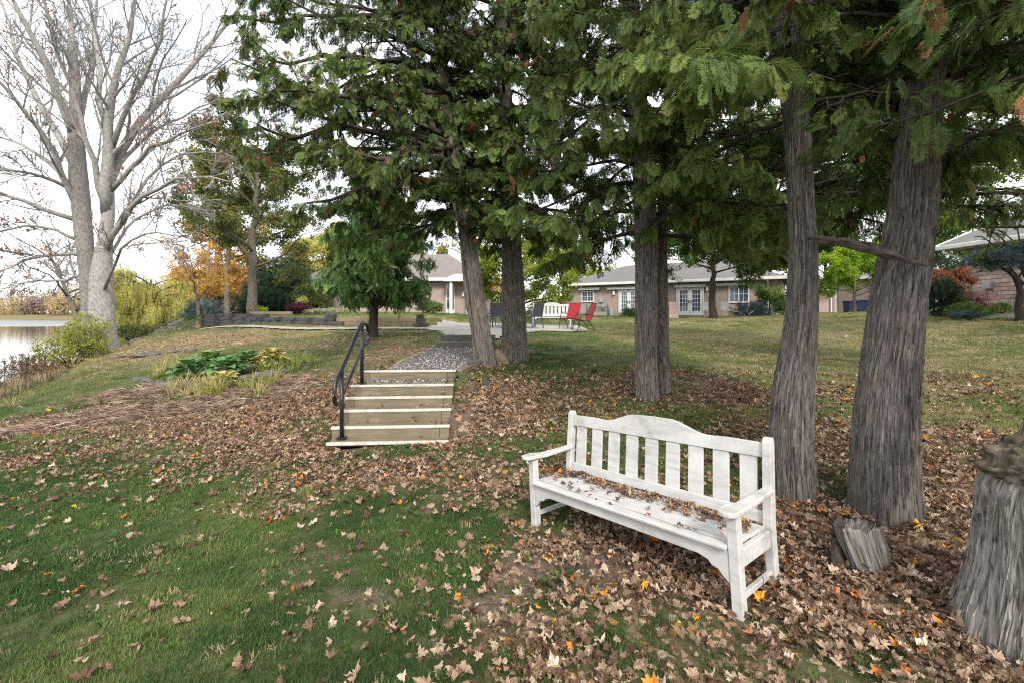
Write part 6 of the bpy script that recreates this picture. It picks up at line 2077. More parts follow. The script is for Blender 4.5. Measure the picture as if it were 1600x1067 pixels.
# silver maple: two stems by the water, nearly bare
mb_ = on(165, 15.0)
def put_maple():
    t = empty('silver_maple', mb_, 'huge nearly bare silver maple with two pale stems at the water edge', 'tree')
    Y = 15.0
    s1 = px_trunk([(142, 190, 546), (141, 183, 520), (137, 180, 480), (138, 178, 440), (146, 176, 400), (153, 178, 370), (159, 180, 330), (163, 179, 285), (166, 178, 240), (168, 177, 200)], Y, None, .3)
    trunk_mesh(s1[0], s1[1], nside=72, step=.08, seed=2, flute=.03, flare=.06, flare_h=.5, lobes=4).build('trunk', MAT['maple_bark'], t, smooth=True)
    s2 = px_trunk([(128, 152, 535), (126, 150, 480), (122, 150, 420), (112, 145, 340), (106, 138, 270), (107, 132, 210), (108, 129, 160), (107, 125, 110), (104, 119, 60)], Y + .55, None, .3)
    trunk_mesh(s2[0], s2[1], nside=56, step=.1, seed=6, flute=.03, flare=.05, flare_h=.5, lobes=4).build('trunk', MAT['maple_bark_shaded'], t, smooth=True)
    K = FPX / Y
    def lb(pts, w0, w1, dY=0.0, dY1=0.0, n=10):
        q = [at(px, py, Y + dY + (dY1 - dY) * i / (len(pts) - 1)) for i, (px, py) in enumerate(pts)]
        return limb(q, w0 * .8 / 2 / K, min(w1, 1.6) / 2 / K, n)
    Ls = [lb([(169, 335), (172, 290), (182, 240), (205, 195), (240, 160), (290, 118), (330, 75), (365, 30), (400, -60)], 20, 4, 0, 1.5),
          lb([(168, 335), (168, 260), (172, 180), (180, 110), (200, 60), (215, 0), (222, -90)], 21, 5, 0, -1.0),
          lb([(170, 300), (165, 220), (158, 140), (150, 70), (142, 0), (130, -100)], 14, 4, .2, 1.5),
          lb([(172, 240), (190, 180), (225, 130), (245, 90), (258, 30), (270, -60)], 11, 3, 0, -2.0),
          lb([(120, 212), (118, 150), (115, 80), (108, 20), (100, -90)], 19, 6, .55, .8),
          lb([(118, 215), (100, 160), (75, 105), (50, 50), (20, 0), (-40, -80)], 17, 5, .55, -1.5),
          lb([(122, 220), (132, 150), (142, 90), (150, 30), (152, -70)], 14, 4, .55, 2.5),
          lb([(116, 260), (88, 200), (55, 150), (30, 100), (12, 40), (-20, -60)], 14, 4, .55, 2.0),
          lb([(124, 330), (95, 260), (60, 200), (20, 150), (-30, 90), (-90, 40)], 13, 3, .55, -2.5),
          lb([(122, 345), (90, 335), (50, 320), (0, 300), (-60, 290), (-140, 270)], 10, 3, .55, -1.0),
          lb([(130, 400), (100, 395), (60, 402), (10, 420), (-40, 440)], 7, 2, .55, -1.5),
          lb([(128, 430), (95, 440), (55, 438), (10, 450)], 6, 2, .4, 1.5),
          lb([(166, 395), (174, 368), (195, 330), (225, 305), (262, 285), (310, 270), (360, 285)], 12, 3, 0, -2.0),
          lb([(168, 390), (174, 366), (200, 320), (235, 270), (280, 240), (335, 235), (385, 255)], 9, 2, 0, 2.0),
          lb([(164, 452), (170, 425), (180, 398), (200, 375), (235, 362), (280, 366), (320, 385)], 6, 2, -.2, -2.2),
          lb([(168, 330), (150, 260), (128, 180), (95, 100), (70, 30), (50, -60)], 12, 3, .2, -2.5),
          lb([(118, 300), (80, 280), (40, 270), (0, 262), (-50, 270)], 8, 2, .55, -2.2), lb([(120, 375), (80, 355), (40, 352), (0, 362), (-30, 375)], 7, 2, .55, -1.0),
          lb([(125, 300), (60, 240), (10, 215), (-40, 200)], 10, 2, .55, 1.0), lb([(172, 300), (215, 250), (260, 215), (300, 200), (340, 190)], 10, 2, 0, -1.5),
          lb([(166, 410), (180, 380), (215, 335), (270, 318), (330, 330)], 7, 2, 0, 2.0), lb([(170, 280), (225, 210), (285, 185), (350, 150)], 9, 2, 0, 2.5),
          lb([(145, 480), (125, 440), (100, 395), (80, 375)], 7, 3, 1.5, 2.5)]
    P = np.array([x[0] for x in Ls]); Rr = np.array([x[1] for x in Ls])
    w = MB().tubes(P, Rr, 9)
    P2, R2 = grow(P, Rr, 12, (.22, .50), .18, 1, (25, 50), (0, 0, .05), .09, 8, .45, False, 101, .014)
    w.tubes(P2, R2, 5, False)
    P3, R3 = grow(P2, R2, 8, (.3, .65), .15, 1, (25, 50), (0, 0, .03), .10, 6, .5, False, 102, .010)
    w.tubes(P3, R3, 3, False)
    P4, R4 = grow(P3, R3, 6, (.35, .75), .2, 1, (22, 50), (0, 0, .0), .12, 5, .5, False, 103, .0075)
    w.tubes(P4, R4, 3, False)
    w.build('limbs', MAT['maple_bark'], t, smooth=True)['kind'] = 'stuff'
    g = np.random.default_rng(104)
    Q = P4[:, -1][g.random(len(P4)) < .03]
    cl = fbm(Q[:, 0] * .7, Q[:, 1] * .7, Q[:, 2] * .7, 105, 2)
    Q = Q[cl > .56]
    n = len(Q)
    scatter('crown', t, protos('cluster', RUST, 3), Q, g.random((n, 3)) * 6.28, g.uniform(.5, .9, n), g.uniform(.3, 1, n))
    print('maple twigs', len(P4), 'leaves', n)
put_maple()

# other trees on the lake side
leaf_tree('bare_tree', 'thin bare leaning tree behind the silver maple at the shore', on(134, 24), 2.2, .18, 3.2, 4.5, RUST, MAT['grey_bark'], 9, 60, 1.0, (.2, 1), (-2.6, .5), 1, gaps=.52, up=.6)
leaf_tree('olive_tree', 'tall ivy clad green tree with thick straight trunk behind the retaining wall', on(396, 25), 3.0, .25, 3.6, 8.2, OLIVE, MAT['grey_bark'], 16, 4200, 1.05, (0, .85), (.0, .4), 2, low=.26, gaps=.45)
leaf_tree('yellow_tree', 'tall yellowing tree rising behind the ivy clad tree', on(352, 40), 4.0, .24, 5.0, 12.5, OLIVE, MAT['grey_bark'], 16, 3400, 1.9, (.35, 1), (.6, 0), 3, gaps=.45)
leaf_tree('orange_tree', 'bright orange maple by the shore with dark forked stem', on(342, 47), 1.2, .28, 4.2, 6.0, ORANGE, MAT['dark_bark'], 12, 2600, 1.35, (.0, 1), (0, 0), 4, low=.15, gaps=.45)
leaf_tree('orange_tree', 'smaller golden orange maple nearer the handrail at the dock', on(365, 55), 1.2, .25, 4.0, 4.6, ORANGE, MAT['dark_bark'], 12, 1500, 1.7, (.3, 1), (0, 0), 5, low=.15, gaps=.36)
leaf_tree('small_tree', 'small dark stemmed tree with sparse orange leaves left of the retaining wall', on(313, 29), 1.2, .12, 2.3, 3.6, ORANGE, MAT['grey_bark'], 9, 420, 1.0, (.2, 1), (-.7, 0), 6, gaps=.5, up=.8)
leaf_tree('willow', 'wide yellow weeping willow by the lake behind the dock handrail', on(236, 56), 1.8, .5, 5.6, 5.5, YELLOW, MAT['dark_bark'], 18, 4200, 1.7, (0, 1), (0, 0), 7, kind='strand', sag=.35, low=.2, gaps=.33)
leaf_tree('willow', 'second rounder yellow willow nearer the orange maple', on(282, 62), 1.4, .4, 4.6, 4.6, YELLOW, MAT['dark_bark'], 16, 3200, 1.6, (.1, 1), (0, 0), 8, kind='strand', sag=.35, low=.2, gaps=.33)
leaf_tree('yellow_tree', 'pale yellow tree showing between the cypress and the olive tree', on(505, 52), 2.5, .3, 5.0, 6.5, YELLOW, MAT['grey_bark'], 12, 1700, 2.0, (.1, 1), (0, 0), 9, gaps=.36)
leaf_tree('yellow_tree', 'half bare tan tree above the porch house roof', on(740, 48), 3.5, .3, 4.4, 6.5, OLIVE, MAT['grey_bark'], 12, 700, 1.7, (.6, 1), (0, 0), 10, gaps=.5)
leaf_tree('green_tree', 'rounded yellow green tree behind the patio chairs', on(808, 25), 1.3, .22, 3.1, 3.0, GREENYEL, MAT['dark_bark'], 14, 2600, 1.0, (.1, .9), (.2, 0), 11, low=.2, up=.3, gaps=.36)
leaf_tree('green_tree', 'pale yellow tree behind the end of the bungalow', on(880, 52), 2.4, .3, 4.0, 4.4, GREENYEL, MAT['grey_bark'], 12, 1500, 1.7, (.5, 1), (0, 0), 12, gaps=.38)
leaf_tree('orange_tree', 'small orange red tree glimpsed behind the upright cedar trunk', on(783, 34), 1.0, .12, 1.6, 1.6, ORANGE, MAT['dark_bark'], 9, 420, 1.0, (0, .6), (0, 0), 13, gaps=.33)
leaf_tree('maple_tree', 'dark stemmed green maple spreading before the bungalow doors', on(1113, 27), 3.1, .22, 4.6, 3.4, MAPLEG, MAT['dark_bark'], 18, 5200, 1.1, (0, .95), (.1, 0), 14, low=.47, up=.28, gaps=.36)
leaf_tree('lime_tree', 'small bright lime green tree between the two nearest upright trunks', on(1335, 28), 1.3, .11, 2.2, 2.6, LIME, MAT['grey_bark'], 14, 2300, .95, (.1, 1), (0, 0), 15, low=.3, up=.35, gaps=.33)
leaf_tree('green_tree', 'yellow green tree reaching over the stone house roof from the edge', on(1690, 13), 3.5, .2, 4.2, 3.2, GREENYEL, MAT['dark_bark'], 16, 3000, .8, (0, .8), (-.4, 0), 16, low=.45, up=.15, gaps=.42)
leaf_tree('green_tree', 'dark leafy tree far behind the brick garage', on(1290, 60), 2, .3, 6.0, 9, MAPLEG, MAT['dark_bark'], 16, 2600, 2.4, (.1, .8), (0, 0), 17, gaps=.36)
leaf_tree('green_tree', 'dark leafy tree far behind the stone house', on(1450, 50), 2, .3, 5.0, 8, MAPLEG, MAT['dark_bark'], 16, 2200, 2.0, (.2, 1), (0, 0), 18, gaps=.38)
leaf_tree('green_tree', 'mixed green tree far behind the bungalow roof', on(1190, 62), 2, .3, 6.5, 9, OLIVE, MAT['dark_bark'], 16, 2600, 2.4, (.1, .9), (0, 0), 19, gaps=.36)

# wooden pole among the orange trees
po = on(338, 52)
thing_at(tag(MB().tubes(np.array([po - [0, 0, .2], po + [0, 0, 8.5]]), np.array([.17, .13]), 10).build('utility_pole', MAT['cedar_bark_pale'], smooth=True), 'thick bare brown pole standing among the orange maples', 'pole'), po)

shrub('blue_spruce', 'small blue spruce left of the retaining wall', on(320, 40), 1.2, 1.1, BLUEEV, 260, 1.9, (.1, 1), 1, 'needles')
shrub('round_shrub', 'low rounded dark green shrub at the foot of the small tree', on(304, 28), .62, .42, BUSHG, 200, .6, (0, .4), 2)
shrub('bank_shrub', 'yellow green bushy shrub at the water beside the silver maple', on(112, 14.6), 1.1, .66, BANKC, 400, .5, (0, 1), 3, ry=.9)
shrub('bank_shrub', 'smaller yellow green shrub between the silver maple and the water', on(134, 14.2), .6, .85, BANKC, 260, .5, (.1, 1), 4)
shrub('bank_shrub', 'reddish brown dead brush leaning over the water', on(62, 17.5), .9, .35, RUST, 150, .6, (0, .5), 5, gaps=.48)
shrub('bank_shrub', 'dark tangled brush under the yellow willow', on(205, 38), 1.6, .8, OLIVE, 220, 1.2, (0, .5), 6)
for i, (px, Y, rx, rz, tn, lb_) in enumerate([(430, 36, 2.0, 1.7, (0, .7), 'dark spreading evergreen shrub right of the ivy clad tree'), (460, 37, 1.5, 1.9, (.1, .9), 'tall dark pine like shrub before the garage'), (415, 33, 1.5, .9, (0, .6), 'low dark juniper at the foot of the ivy clad tree')]):
    shrub('evergreen_shrub', lb_, on(px, Y), rx, rz, DARKEV, 420, 1.9, tn, 10 + i, 'needles')
leaf_tree('pine_tree', 'dark green pine with flat tiers left of the cypress', on(442, 40), 1.2, .2, 2.4, 3.8, DARKEV, MAT['dark_bark'], 12, 1000, 2.0, (0, .9), (0, 0), 20, low=.25, up=.15, kind='needles', gaps=.4)
shrub('olive_shrub', 'loose olive green shrub before the garage window', on(487, 35), 1.7, 1.3, OLIVE, 420, 1.1, (.1, .8), 14)
shrub('burgundy_shrub', 'dark burgundy shrub in the flower border', on(466, 31), .75, .5, BURG, 260, .7, (0, .9), 15)
shrub('yellow_plant', 'small yellow flowered plant above the burgundy shrub', on(472, 32), .35, .3, YELLOW, 70, .7, (.3, 1), 16, hgt=.75, cat='plant')
shrub('yellow_plant', 'bright yellow green plant at the foot of the ivy clad tree', on(408, 25.5), .32, .32, LIME, 90, .6, (.4, 1), 17, cat='plant')
for i, px in enumerate((486, 500, 514, 530, 545)):
    shrub('border_flower', 'pale flowering clump in the border, %s' % ['nearest the burgundy shrub', 'below the garage window', 'before the fence post', 'before the fence boards', 'beside the cypress crown'][i], on(px, 31), .55, .22, MUMC, 110, .6, (0, 1), 20 + i, cat='plant', group='pale flowers in the border')
shrub('round_shrub', 'rounded dark green shrub before the porch house wall', on(664, 31), .62, .55, BUSHG, 260, .6, (0, .6), 30)
shrub('round_shrub', 'bright green shrub nearer the white porch door', on(680, 31), .58, .48, BUSHG, 260, .6, (.4, 1), 31)
shrub('round_shrub', 'dusty pinkish shrub half hidden by the double cedar trunk', on(1041, 30), .6, .6, PINKSH, 260, .6, (0, .7), 32)
shrub('round_shrub', 'low green shrub left of the double cedar trunk', on(985, 33), .8, .38, BUSHG, 200, .7, (0, .6), 33)
leaf_tree('round_tree', 'small ball shaped tree at the bungalow corner', on(1202, 29.5), .75, .07, .85, .95, BUSHG, MAT['dark_bark'], 10, 900, .62, (.2, 1), (0, 0), 21, low=.45, up=.5, gaps=.26)
shrub('juniper', 'low blue green juniper under the bungalow window', on(1173, 28.5), .95, .36, BLUEEV, 200, 1.2, (0, .5), 34, 'needles')
shrub('round_shrub', 'dark shrub between the ball tree and the slender pale trunk', on(1222, 28), .55, .6, BUSHG, 220, .65, (0, .4), 35)
# planting before the stone house
leaf_tree('rust_tree', 'small rust red leaved tree before the stone house downspout', on(1484, 19), .95, .06, .62, 1.0, RUST, MAT['dark_bark'], 11, 800, .55, (0, 1), (0, 0), 22, low=.45, up=.5, gaps=.33)
shrub('evergreen_shrub', 'dark upright evergreen shrub behind the broadest trunk', on(1470, 18.6), .45, .75, DARKEV, 260, 1.1, (0, .6), 36, 'needles')
shrub('evergreen_shrub', 'pale twiggy grey green shrub beside the dark evergreen', on(1492, 18.4), .36, .62, OLIVE, 260, .5, (.3, 1), 37)
shrub('pink_shrub', 'dusty pink leaved shrub below the downspout', on(1518, 18.6), .62, .55, PINKSH, 420, .5, (0, 1), 38)
shrub('green_shrub', 'mid green shrub in front of the dusty pink one', on(1507, 17.6), .62, .34, BUSHG, 260, .5, (.2, 1), 39)
shrub('edging_plant', 'grey green spiky plant at the lawn edge before the stone house', on(1508, 17.0), .42, .14, BLUEEV, 60, .45, (.3, 1), 40, 'straps', cat='plant')
shrub('edging_plant', 'small bright green plant against the stone wall', on(1567, 18.2), .30, .25, BUSHG, 90, .45, (.4, 1), 41, cat='plant')
shrub('edging_plant', 'low green plant under the meter box', on(1542, 18.0), .34, .2, BUSHG, 90, .45, (.1, .7), 42, cat='plant')
shrub('hedge_shrub', 'tall dark hedge shrub far behind the rust red tree', on(1478, 29), 1.6, 1.7, DARKEV, 420, 1.9, (0, .8), 43, 'needles')
shrub('hedge_shrub', 'tall dark hedge shrub at the back corner of the stone house', on(1506, 31), 1.5, 1.8, MAPLEG, 420, 1.2, (0, .8), 44)
# blue weeping spruce with dark arching stems
def weeper():
    Y = 15.6
    b = on(1592, Y)
    t = empty('weeping_spruce', b, 'blue grey weeping conifer with bare arching stems before the stone house', 'tree')
    tr = [b - [0, 0, .1], at(1592, 450, Y), at(1588, 432, Y), at(1575, 424, Y), at(1555, 412, Y)]
    P, r = limb(tr, .13, .05, 10)
    MB().tubes(P, r, 9).build('trunk', MAT['dark_bark'], t, smooth=True)
    w = MB()
    for pts in ([(1600, 445), (1580, 420), (1562, 395), (1548, 376), (1535, 369), (1522, 371)], [(1605, 440), (1590, 412), (1574, 385), (1564, 368), (1548, 361), (1530, 360)], [(1610, 430), (1598, 400), (1585, 378), (1572, 366), (1562, 362)], [(1600, 430), (1596, 395), (1592, 368), (1588, 355)], [(1590, 435), (1620, 400), (1640, 390)]):
        k, rr = limb([at(x, y, Y + .3) for x, y in pts], .036, .018, 10)
        w.tubes(k, rr, 5)
    w.build('arching_stems', MAT['dark_bark'], t, smooth=True)['kind'] = 'stuff'
    g = np.random.default_rng(7)
    n = 520
    c = [at(1545, 402, Y), at(1575, 397, Y + .3), at(1600, 392, Y + .2), at(1560, 408, Y - .3), at(1595, 405, Y - .3), at(1620, 398, Y)]
    p = np.concatenate([q + g.normal(size=(n // 6, 3)) * np.array([.30, .35, .13]) for q in c])
    n = len(p)
    hi = (p[:, 2] - p[:, 2].min()) / np.ptp(p[:, 2])
    d = nrm(np.stack([g.normal(size=n) - .5, g.normal(size=n) - .3, g.normal(size=n) * .4 - .15], 1))
    scatter('crown', t, protos('needles', BLUEEV, 3), p, aim(d, g.random(n) * 6), g.uniform(.7, 1.1, n), np.clip(g.normal(size=n) * .2 + .45, 0, 1))
weeper()
stone_row([tuple(on(px, 16.6)[:2]) for px in (1526, 1538, 1550, 1562, 1574, 1586, 1600)], 'low stone edging along the planting before the stone house', (.16, .26))

# dry weeds and bank grasses along the water
BANK = protos('straps', WEEDC, 3, n=26, h=.42, w=.006)
r = np.random.default_rng(71)
n = 650
tt = r.random(n)
yy = 6.5 + tt * 16
sx = np.interp(yy, SHORE[1:7, 1], SHORE[1:7, 0])
xx = sx + np.abs(r.normal(size=n)) * 1.1 + .15
tag(scatter('bank_grass', None, BANK, np.stack([xx, yy, ground_z(xx, yy)], 1), np.stack([r.normal(size=n) * .15, r.normal(size=n) * .15, r.random(n) * 6.28], 1), r.uniform(.4, .9, n), np.clip(r.normal(.55, .3, n), 0, 1)), 'dry tan grass along the lake bank', kind='stuff')
def weed(px, Y, h, seed, label):
    g = np.random.default_rng(seed)
    b = on(px, Y)
    t = empty('tall_weed', b, label, 'plant', 'tall dry weeds at the water')
    k = 7
    P = []
    for i in range(k):
        a = g.random() * 6.28
        q = b + np.array([g.normal() * .12, g.normal() * .12, 0])
        P.append(np.array([q + np.array([math.cos(a) * .12 * s * h, math.sin(a) * .12 * s * h, h * s * g.uniform(.9, 1.02) * 1.0]) for s in np.linspace(0, 1, 6)]))
    P = np.array(P); Rr = np.tile(np.linspace(.007, .004, 6), (k, 1))
    w = MB().tubes(P, Rr, 3, False)
    P2, R2 = grow(P, Rr, 7, (.12, .25), .45, 1, (30, 60), (0, 0, .1), .15, 4, .7, False, seed, .0035)
    w.tubes(P2, R2, 3, False)
    w.build('stems', MAT['grey_bark'], t)
    Q = P2[:, 1:].reshape(-1, 3)
    scatter('seed_heads', t, protos('cluster', WEEDC, 2, n=7, rad=.05, leaf=.035, wid=.012), Q, g.random((len(Q), 3)) * 6.28, g.uniform(.6, 1.1, len(Q)), g.uniform(0, .5, len(Q)))
for i, (px, Y, h, lb_) in enumerate([(12, 11.6, 1.1, 'tall dark seeded weed at the lake edge, at the very edge of view'), (34, 12.0, 1.0, 'tall dark seeded weed standing before the bright water'), (58, 12.4, .9, 'shorter seeded weed nearer the yellow green shrub'), (-20, 11, 1.0, 'tall seeded weed outside the others on the bank'), (78, 12.8, .75, 'small seeded weed below the yellow green shrub')]):
    weed(px, Y, h, 300 + i, lb_)

# far shore
r = np.random.default_rng(81)
FARP = protos('cluster', FARC, 3)
def far_wood():
    n = 9000
    # one continuous belt of distant crowns
    cx = np.linspace(-330, -60, 60)
    cy_ = np.interp(cx, [-330, -160, -120, -80, -60], [162, 158, 152, 120, 100]) + r.uniform(2, 22, 60)
    hh = r.uniform(5.0, 13, 60)
    P = []
    for x, y, h in zip(cx, cy_, hh):
        k = 90
        d = rdir(k, r) * (r.random((k, 1)) ** .4)
        P.append(np.array([x, y, h * .5]) + d * np.array([h * .6, h * .6, h * .52]))
    P = np.concatenate(P)
    tint = np.repeat(r.random(60), 90) * .7 + r.random(len(P)) * .3
    o = scatter('far_wood', None, FARP, P, r.random((len(P), 3)) * 6.28, r.uniform(4, 8, len(P)), tint)
    tag(o, 'autumn coloured wood on the far shore of the lake', kind='stuff')
    st = MB()
    b = np.stack([np.repeat(cx, 3) + r.uniform(-3, 3, 180), np.repeat(cy_, 3) - 2 + r.uniform(-2, 3, 180), np.zeros(180)], 1)
    b[:, 2] = -.4
    tpz = b + np.stack([r.normal(size=180), r.normal(size=180), np.repeat(hh, 3) * r.uniform(.8, 1.15, 180)], 1)
    st.tubes(np.stack([b, (b + tpz) / 2, tpz], 1), np.tile([.25, .15, .04], (180, 1)), 4)
    tag(st.build('far_trunks', MAT['grey_bark']), 'bare grey stems in the wood on the far shore', kind='stuff')
far_wood()
# trees between the houses and the lake, far back
for i, (px, Y, lf_, h, c) in enumerate([(420, 75, ORANGE, 9, 'far orange tree past the ivy clad tree'), (480, 80, OLIVE, 11, 'far olive tree behind the garage roof'), (560, 85, OLIVE, 12, 'far tree behind the cypress'), (620, 80, GREENYEL, 11, 'far yellow green tree behind the porch house'), (660, 70, OLIVE, 10, 'far tan tree over the porch house ridge'), (940, 85, GREENYEL, 8, 'far pale tree beyond the bungalow'), (200, 95, ORANGE, 9, 'far orange tree across the bay'), (160, 110, OLIVE, 9, 'far olive tree across the bay'), (300, 90, YELLOW, 10, 'far yellow tree behind the willow')]):
    leaf_tree('far_tree', c, on(px, Y), h * .25, .35, h * .45, h * .75, lf_, MAT['grey_bark'], 10, 700, 3.2, (.1, 1), (0, 0), 60 + i, low=.2, gaps=.4)

# ------------------------------------------------------------------ retaining walls
def ret_wall():
    a, b = np.array([WALLX[0], WALLY[0]]), np.array([WALLX[1], WALLY[1]])
    t = empty('retaining_wall', gp(a[0], a[1]), 'low dark grey block retaining wall above the garden path', 'wall')
    L = np.linalg.norm(b - a); u = (b - a) / L
    g = np.random.default_rng(4)
    me = {}
    for rI in range(4):
        s = -.1 * (rI % 2)
        end = L * (1 if rI < 3 else .52)
        while s < end:
            ln = float(g.choice([.45, .62, .8, 1.05]))
            if ln not in me:
                me[ln] = MB().box((0, 0, 0), (ln - .02, .26, .135)).mesh('stone', MAT['wall_stone'])
            p = a + u * (s + ln / 2)
            o = bpy.data.objects.new('stone', me[ln])
            COL.objects.link(o); o.parent = t
            zb = 1.02 + .02 * (1 - s / L)
            o.location = Vector((p[0], p[1] + g.normal() * .008 - .05, zb + .07 + rI * .147 + g.normal() * .004)) - t.location
            o.rotation_euler = (0, g.normal() * .008, math.atan2(u[1], u[0]) + g.normal() * .01)
            s += ln
    # small end pier where the timbers start
    t2 = empty('stone_pier', (b[0] + .1, b[1] - .1, 1.05), 'small squared stone pier where the dark wall meets the tan timbers', 'pier')
    for k in range(4):
        MB().box((b[0] + .14, b[1] - .12, 1.10 + k * .15), (.42 - .02 * (k % 2), .42, .14)).build('stone', MAT['wall_stone'], t2, bevel=.015)
    c = np.array([WALLX[2], WALLY[2]])
    t3 = empty('timber_wall', (b[0], b[1], 1.05), 'tan landscape timber retaining wall behind the cypress trunk', 'wall')
    L = np.linalg.norm(c - b); u = (c - b) / L
    F = (b + u * .4, u, np.array([u[1], -u[0]]))
    for rI in range(3):
        s = 0
        first = [1.5, 1.0, 2.0][rI]
        while s < L - .5:
            ln = min(first if s == 0 else 1.95, L - .45 - s)
            MB().fbox(F, s, s + ln - .012, -.07 - .012 * rI, .07 - .012 * rI, 1.0 + rI * .15, 1.145 + rI * .15).build('timber', MAT['timber_tan'] if (rI, round(s, 1)) not in ((0, 1.5), (0, 3.4)) else MAT['timber_grey'], t3, bevel=.012)
            s += ln
    b3 = on(657, 17.6)
    t4 = empty('stone_block_pile', b3, 'little pile of grey blocks ending the timber wall', 'blocks')
    for k, (dx, dz, w) in enumerate([(-.12, .09, .28), (.16, .09, .26), (.02, .27, .34), (.0, .43, .26)]):
        MB().box((b3[0] + dx, b3[1], b3[2] + dz), (w, .3, .165)).build('stone', MAT['wall_stone'] if k % 2 else MAT['stone'], t4, bevel=.02)
    # curved kerb on the lawn at the lake end of the wall
    beam('edging_timber', gp(-17.6, 22.6), gp(-14.8, 21.75), .2, .16, MAT['timber_tan'], 'tan timber running on from the lake end of the dark wall', 'edging')
    beam('edging_timber', np.array([-12.3, 21.5, 1.58]), np.array([-9.9, 20.35, 1.58]), .2, .14, MAT['timber_tan'], 'tan timber lying on top of the dark wall', 'edging')
ret_wall()

# handrails at the dock stairs
def shore_rail(name_label, pts, posts, Y0, Y1):
    n = len(pts)
    P = np.array([at(x, y, Y0 + (Y1 - Y0) * i / (n - 1)) for i, (x, y) in enumerate(pts)])
    t = empty('handrail', P[0] - np.array([0, 0, .9]), name_label, 'handrail')
    MB().tubes(P, np.full(n, .06), 6).build('top_rail', MAT['black'], t)
    MB().tubes(P - np.array([0, 0, .42]), np.full(n, .05), 6).build('lower_rail', MAT['black'], t)
    for x, ya, yb, f in posts:
        q = at(x, ya, Y0 + (Y1 - Y0) * f)
        z = at(x, yb, Y0 + (Y1 - Y0) * f)
        MB().tubes(np.array([z - [0, 0, .2], q]), np.array([.06, .06]), 6).build('post', MAT['black'], t)
    return t
shore_rail('black handrail going down to the dock beside the silver maple', [(234, 519), (240, 514), (288, 494), (294, 494)], [(239, 514, 527, .1), (260, 506, 520, .5), (288, 494, 508, .95)], 41, 46)
shore_rail('black handrail half hidden behind the ivy clad tree', [(350, 495), (378, 482), (388, 482)], [(379, 482, 492, .8)], 33, 31)
dk = on(262, 40)
MB_ = MB()
dkt = empty('dock_steps', on(262, 43), 'pale concrete steps going down to the lake below the handrail', 'steps')
for k in range(5):
    p = at(252 + 9 * k, 519 - 4.5 * k, 42 + k)
    MB().box((p[0], p[1], p[2] - .1), (1.5, 1.2, .2)).build('tread', MAT['timber_grey'], dkt)
rk = on(218, 22)
thing_at(tag(MB().add(*blob(.30, 77, .35, (1.3, 1, .6), 3), None, Matrix.Translation(rk + np.array([0, 0, .1]))).build('rock', MAT['stone'], smooth=True), 'dark rounded rock lying right of the silver maple', 'rock'), rk)

# ------------------------------------------------------------------ patio furniture
far_b = on(862, 18.9)
ang = R(-6)
FBM = Matrix.Translation((far_b[0], far_b[1], far_b[2] + .05)) @ Matrix.Rotation(ang, 4, 'Z')
make_bench('bench', 'small looking white slatted bench on the patio behind the red chairs', FBM, 1.55)

def sling_chair(loc, rot, label):
    M = Matrix.Translation(loc) @ Matrix.Rotation(rot, 4, 'Z')     # faces local -X
    t = empty('patio_chair', (0, 0, 0), label, 'chair', 'red sling chairs on the patio')
    t.matrix_world = M @ Matrix.Scale(.92, 4)
    def pt(nm, mb, mat, sm=True): return mb.build(nm, mat, t, smooth=sm, local=True)
    sl = np.array([(-.26, .44), (-.1, .405), (.1, .39), (.2, .395)])
    bk = np.array([(.2, .395), (.27, .55), (.36, .80), (.44, 1.02)])
    def sheet(pr, w):
        n = len(pr)
        v = [(x, s * w, z + dz) for dz in (0, .02) for s in (-1, 1) for x, z in pr]
        f = []
        for i in range(n - 1):
            f += [[i, i + 1, n + i + 1, n + i], [2 * n + i, 3 * n + i, 3 * n + i + 1, 2 * n + i + 1]]
            f += [[i, 2 * n + i, 2 * n + i + 1, i + 1], [n + i, n + i + 1, 3 * n + i + 1, 3 * n + i]]
        f += [[0, n, 3 * n, 2 * n], [n - 1, 3 * n - 1, 4 * n - 1, 2 * n - 1]]
        return MB().add(np.array(v), f)
    pt('seat', sheet(sl, .25), MAT['red'], False)
    pt('backrest', sheet(bk, .25), MAT['red'], False)
    for s in (-1, 1):
        y = s * .27
        fr = np.array([(-.26, y, .44), (-.1, y, .405), (.1, y, .39), (.2, y, .395), (.27, y, .55), (.36, y, .80), (.45, y, 1.05)])
        pt('side_frame', MB().tubes(smooth_path(fr, it=1), np.full(len(smooth_path(fr, it=1)), .016), 6), MAT['black'])
        fl_ = smooth_path([(-.34, y * 1.08, .0), (-.26, y * 1.08, .32), (-.20, y * 1.08, .60), (-.08, y * 1.08, .66), (.12, y * 1.08, .63), (.30, y * 1.05, .62)])
        pt('arm', MB().tubes(fl_, np.full(len(fl_), .017), 6), MAT['black'])
        lg = smooth_path([(-.05, y * 1.06, .40), (.12, y * 1.06, .36), (.26, y * 1.06, .18), (.36, y * 1.06, .0)])
        pt('leg', MB().tubes(lg, np.full(len(lg), .017), 6), MAT['black'])
    pt('top_bar', MB().tubes(np.array([(.45, -.27, 1.05), (.45, .27, 1.05)]), np.full(2, .016), 6), MAT['black'])
    return t
c1_ = on(911, 16.3); c2_ = on(890, 17.0)
sling_chair((c1_[0], c1_[1], c1_[2] + .05), R(12), 'red sling chair with black frame, the one seen in profile nearest the lawn')
sling_chair((c2_[0], c2_[1], c2_[2] + .05), R(52), 'red sling chair turned towards the white patio bench')

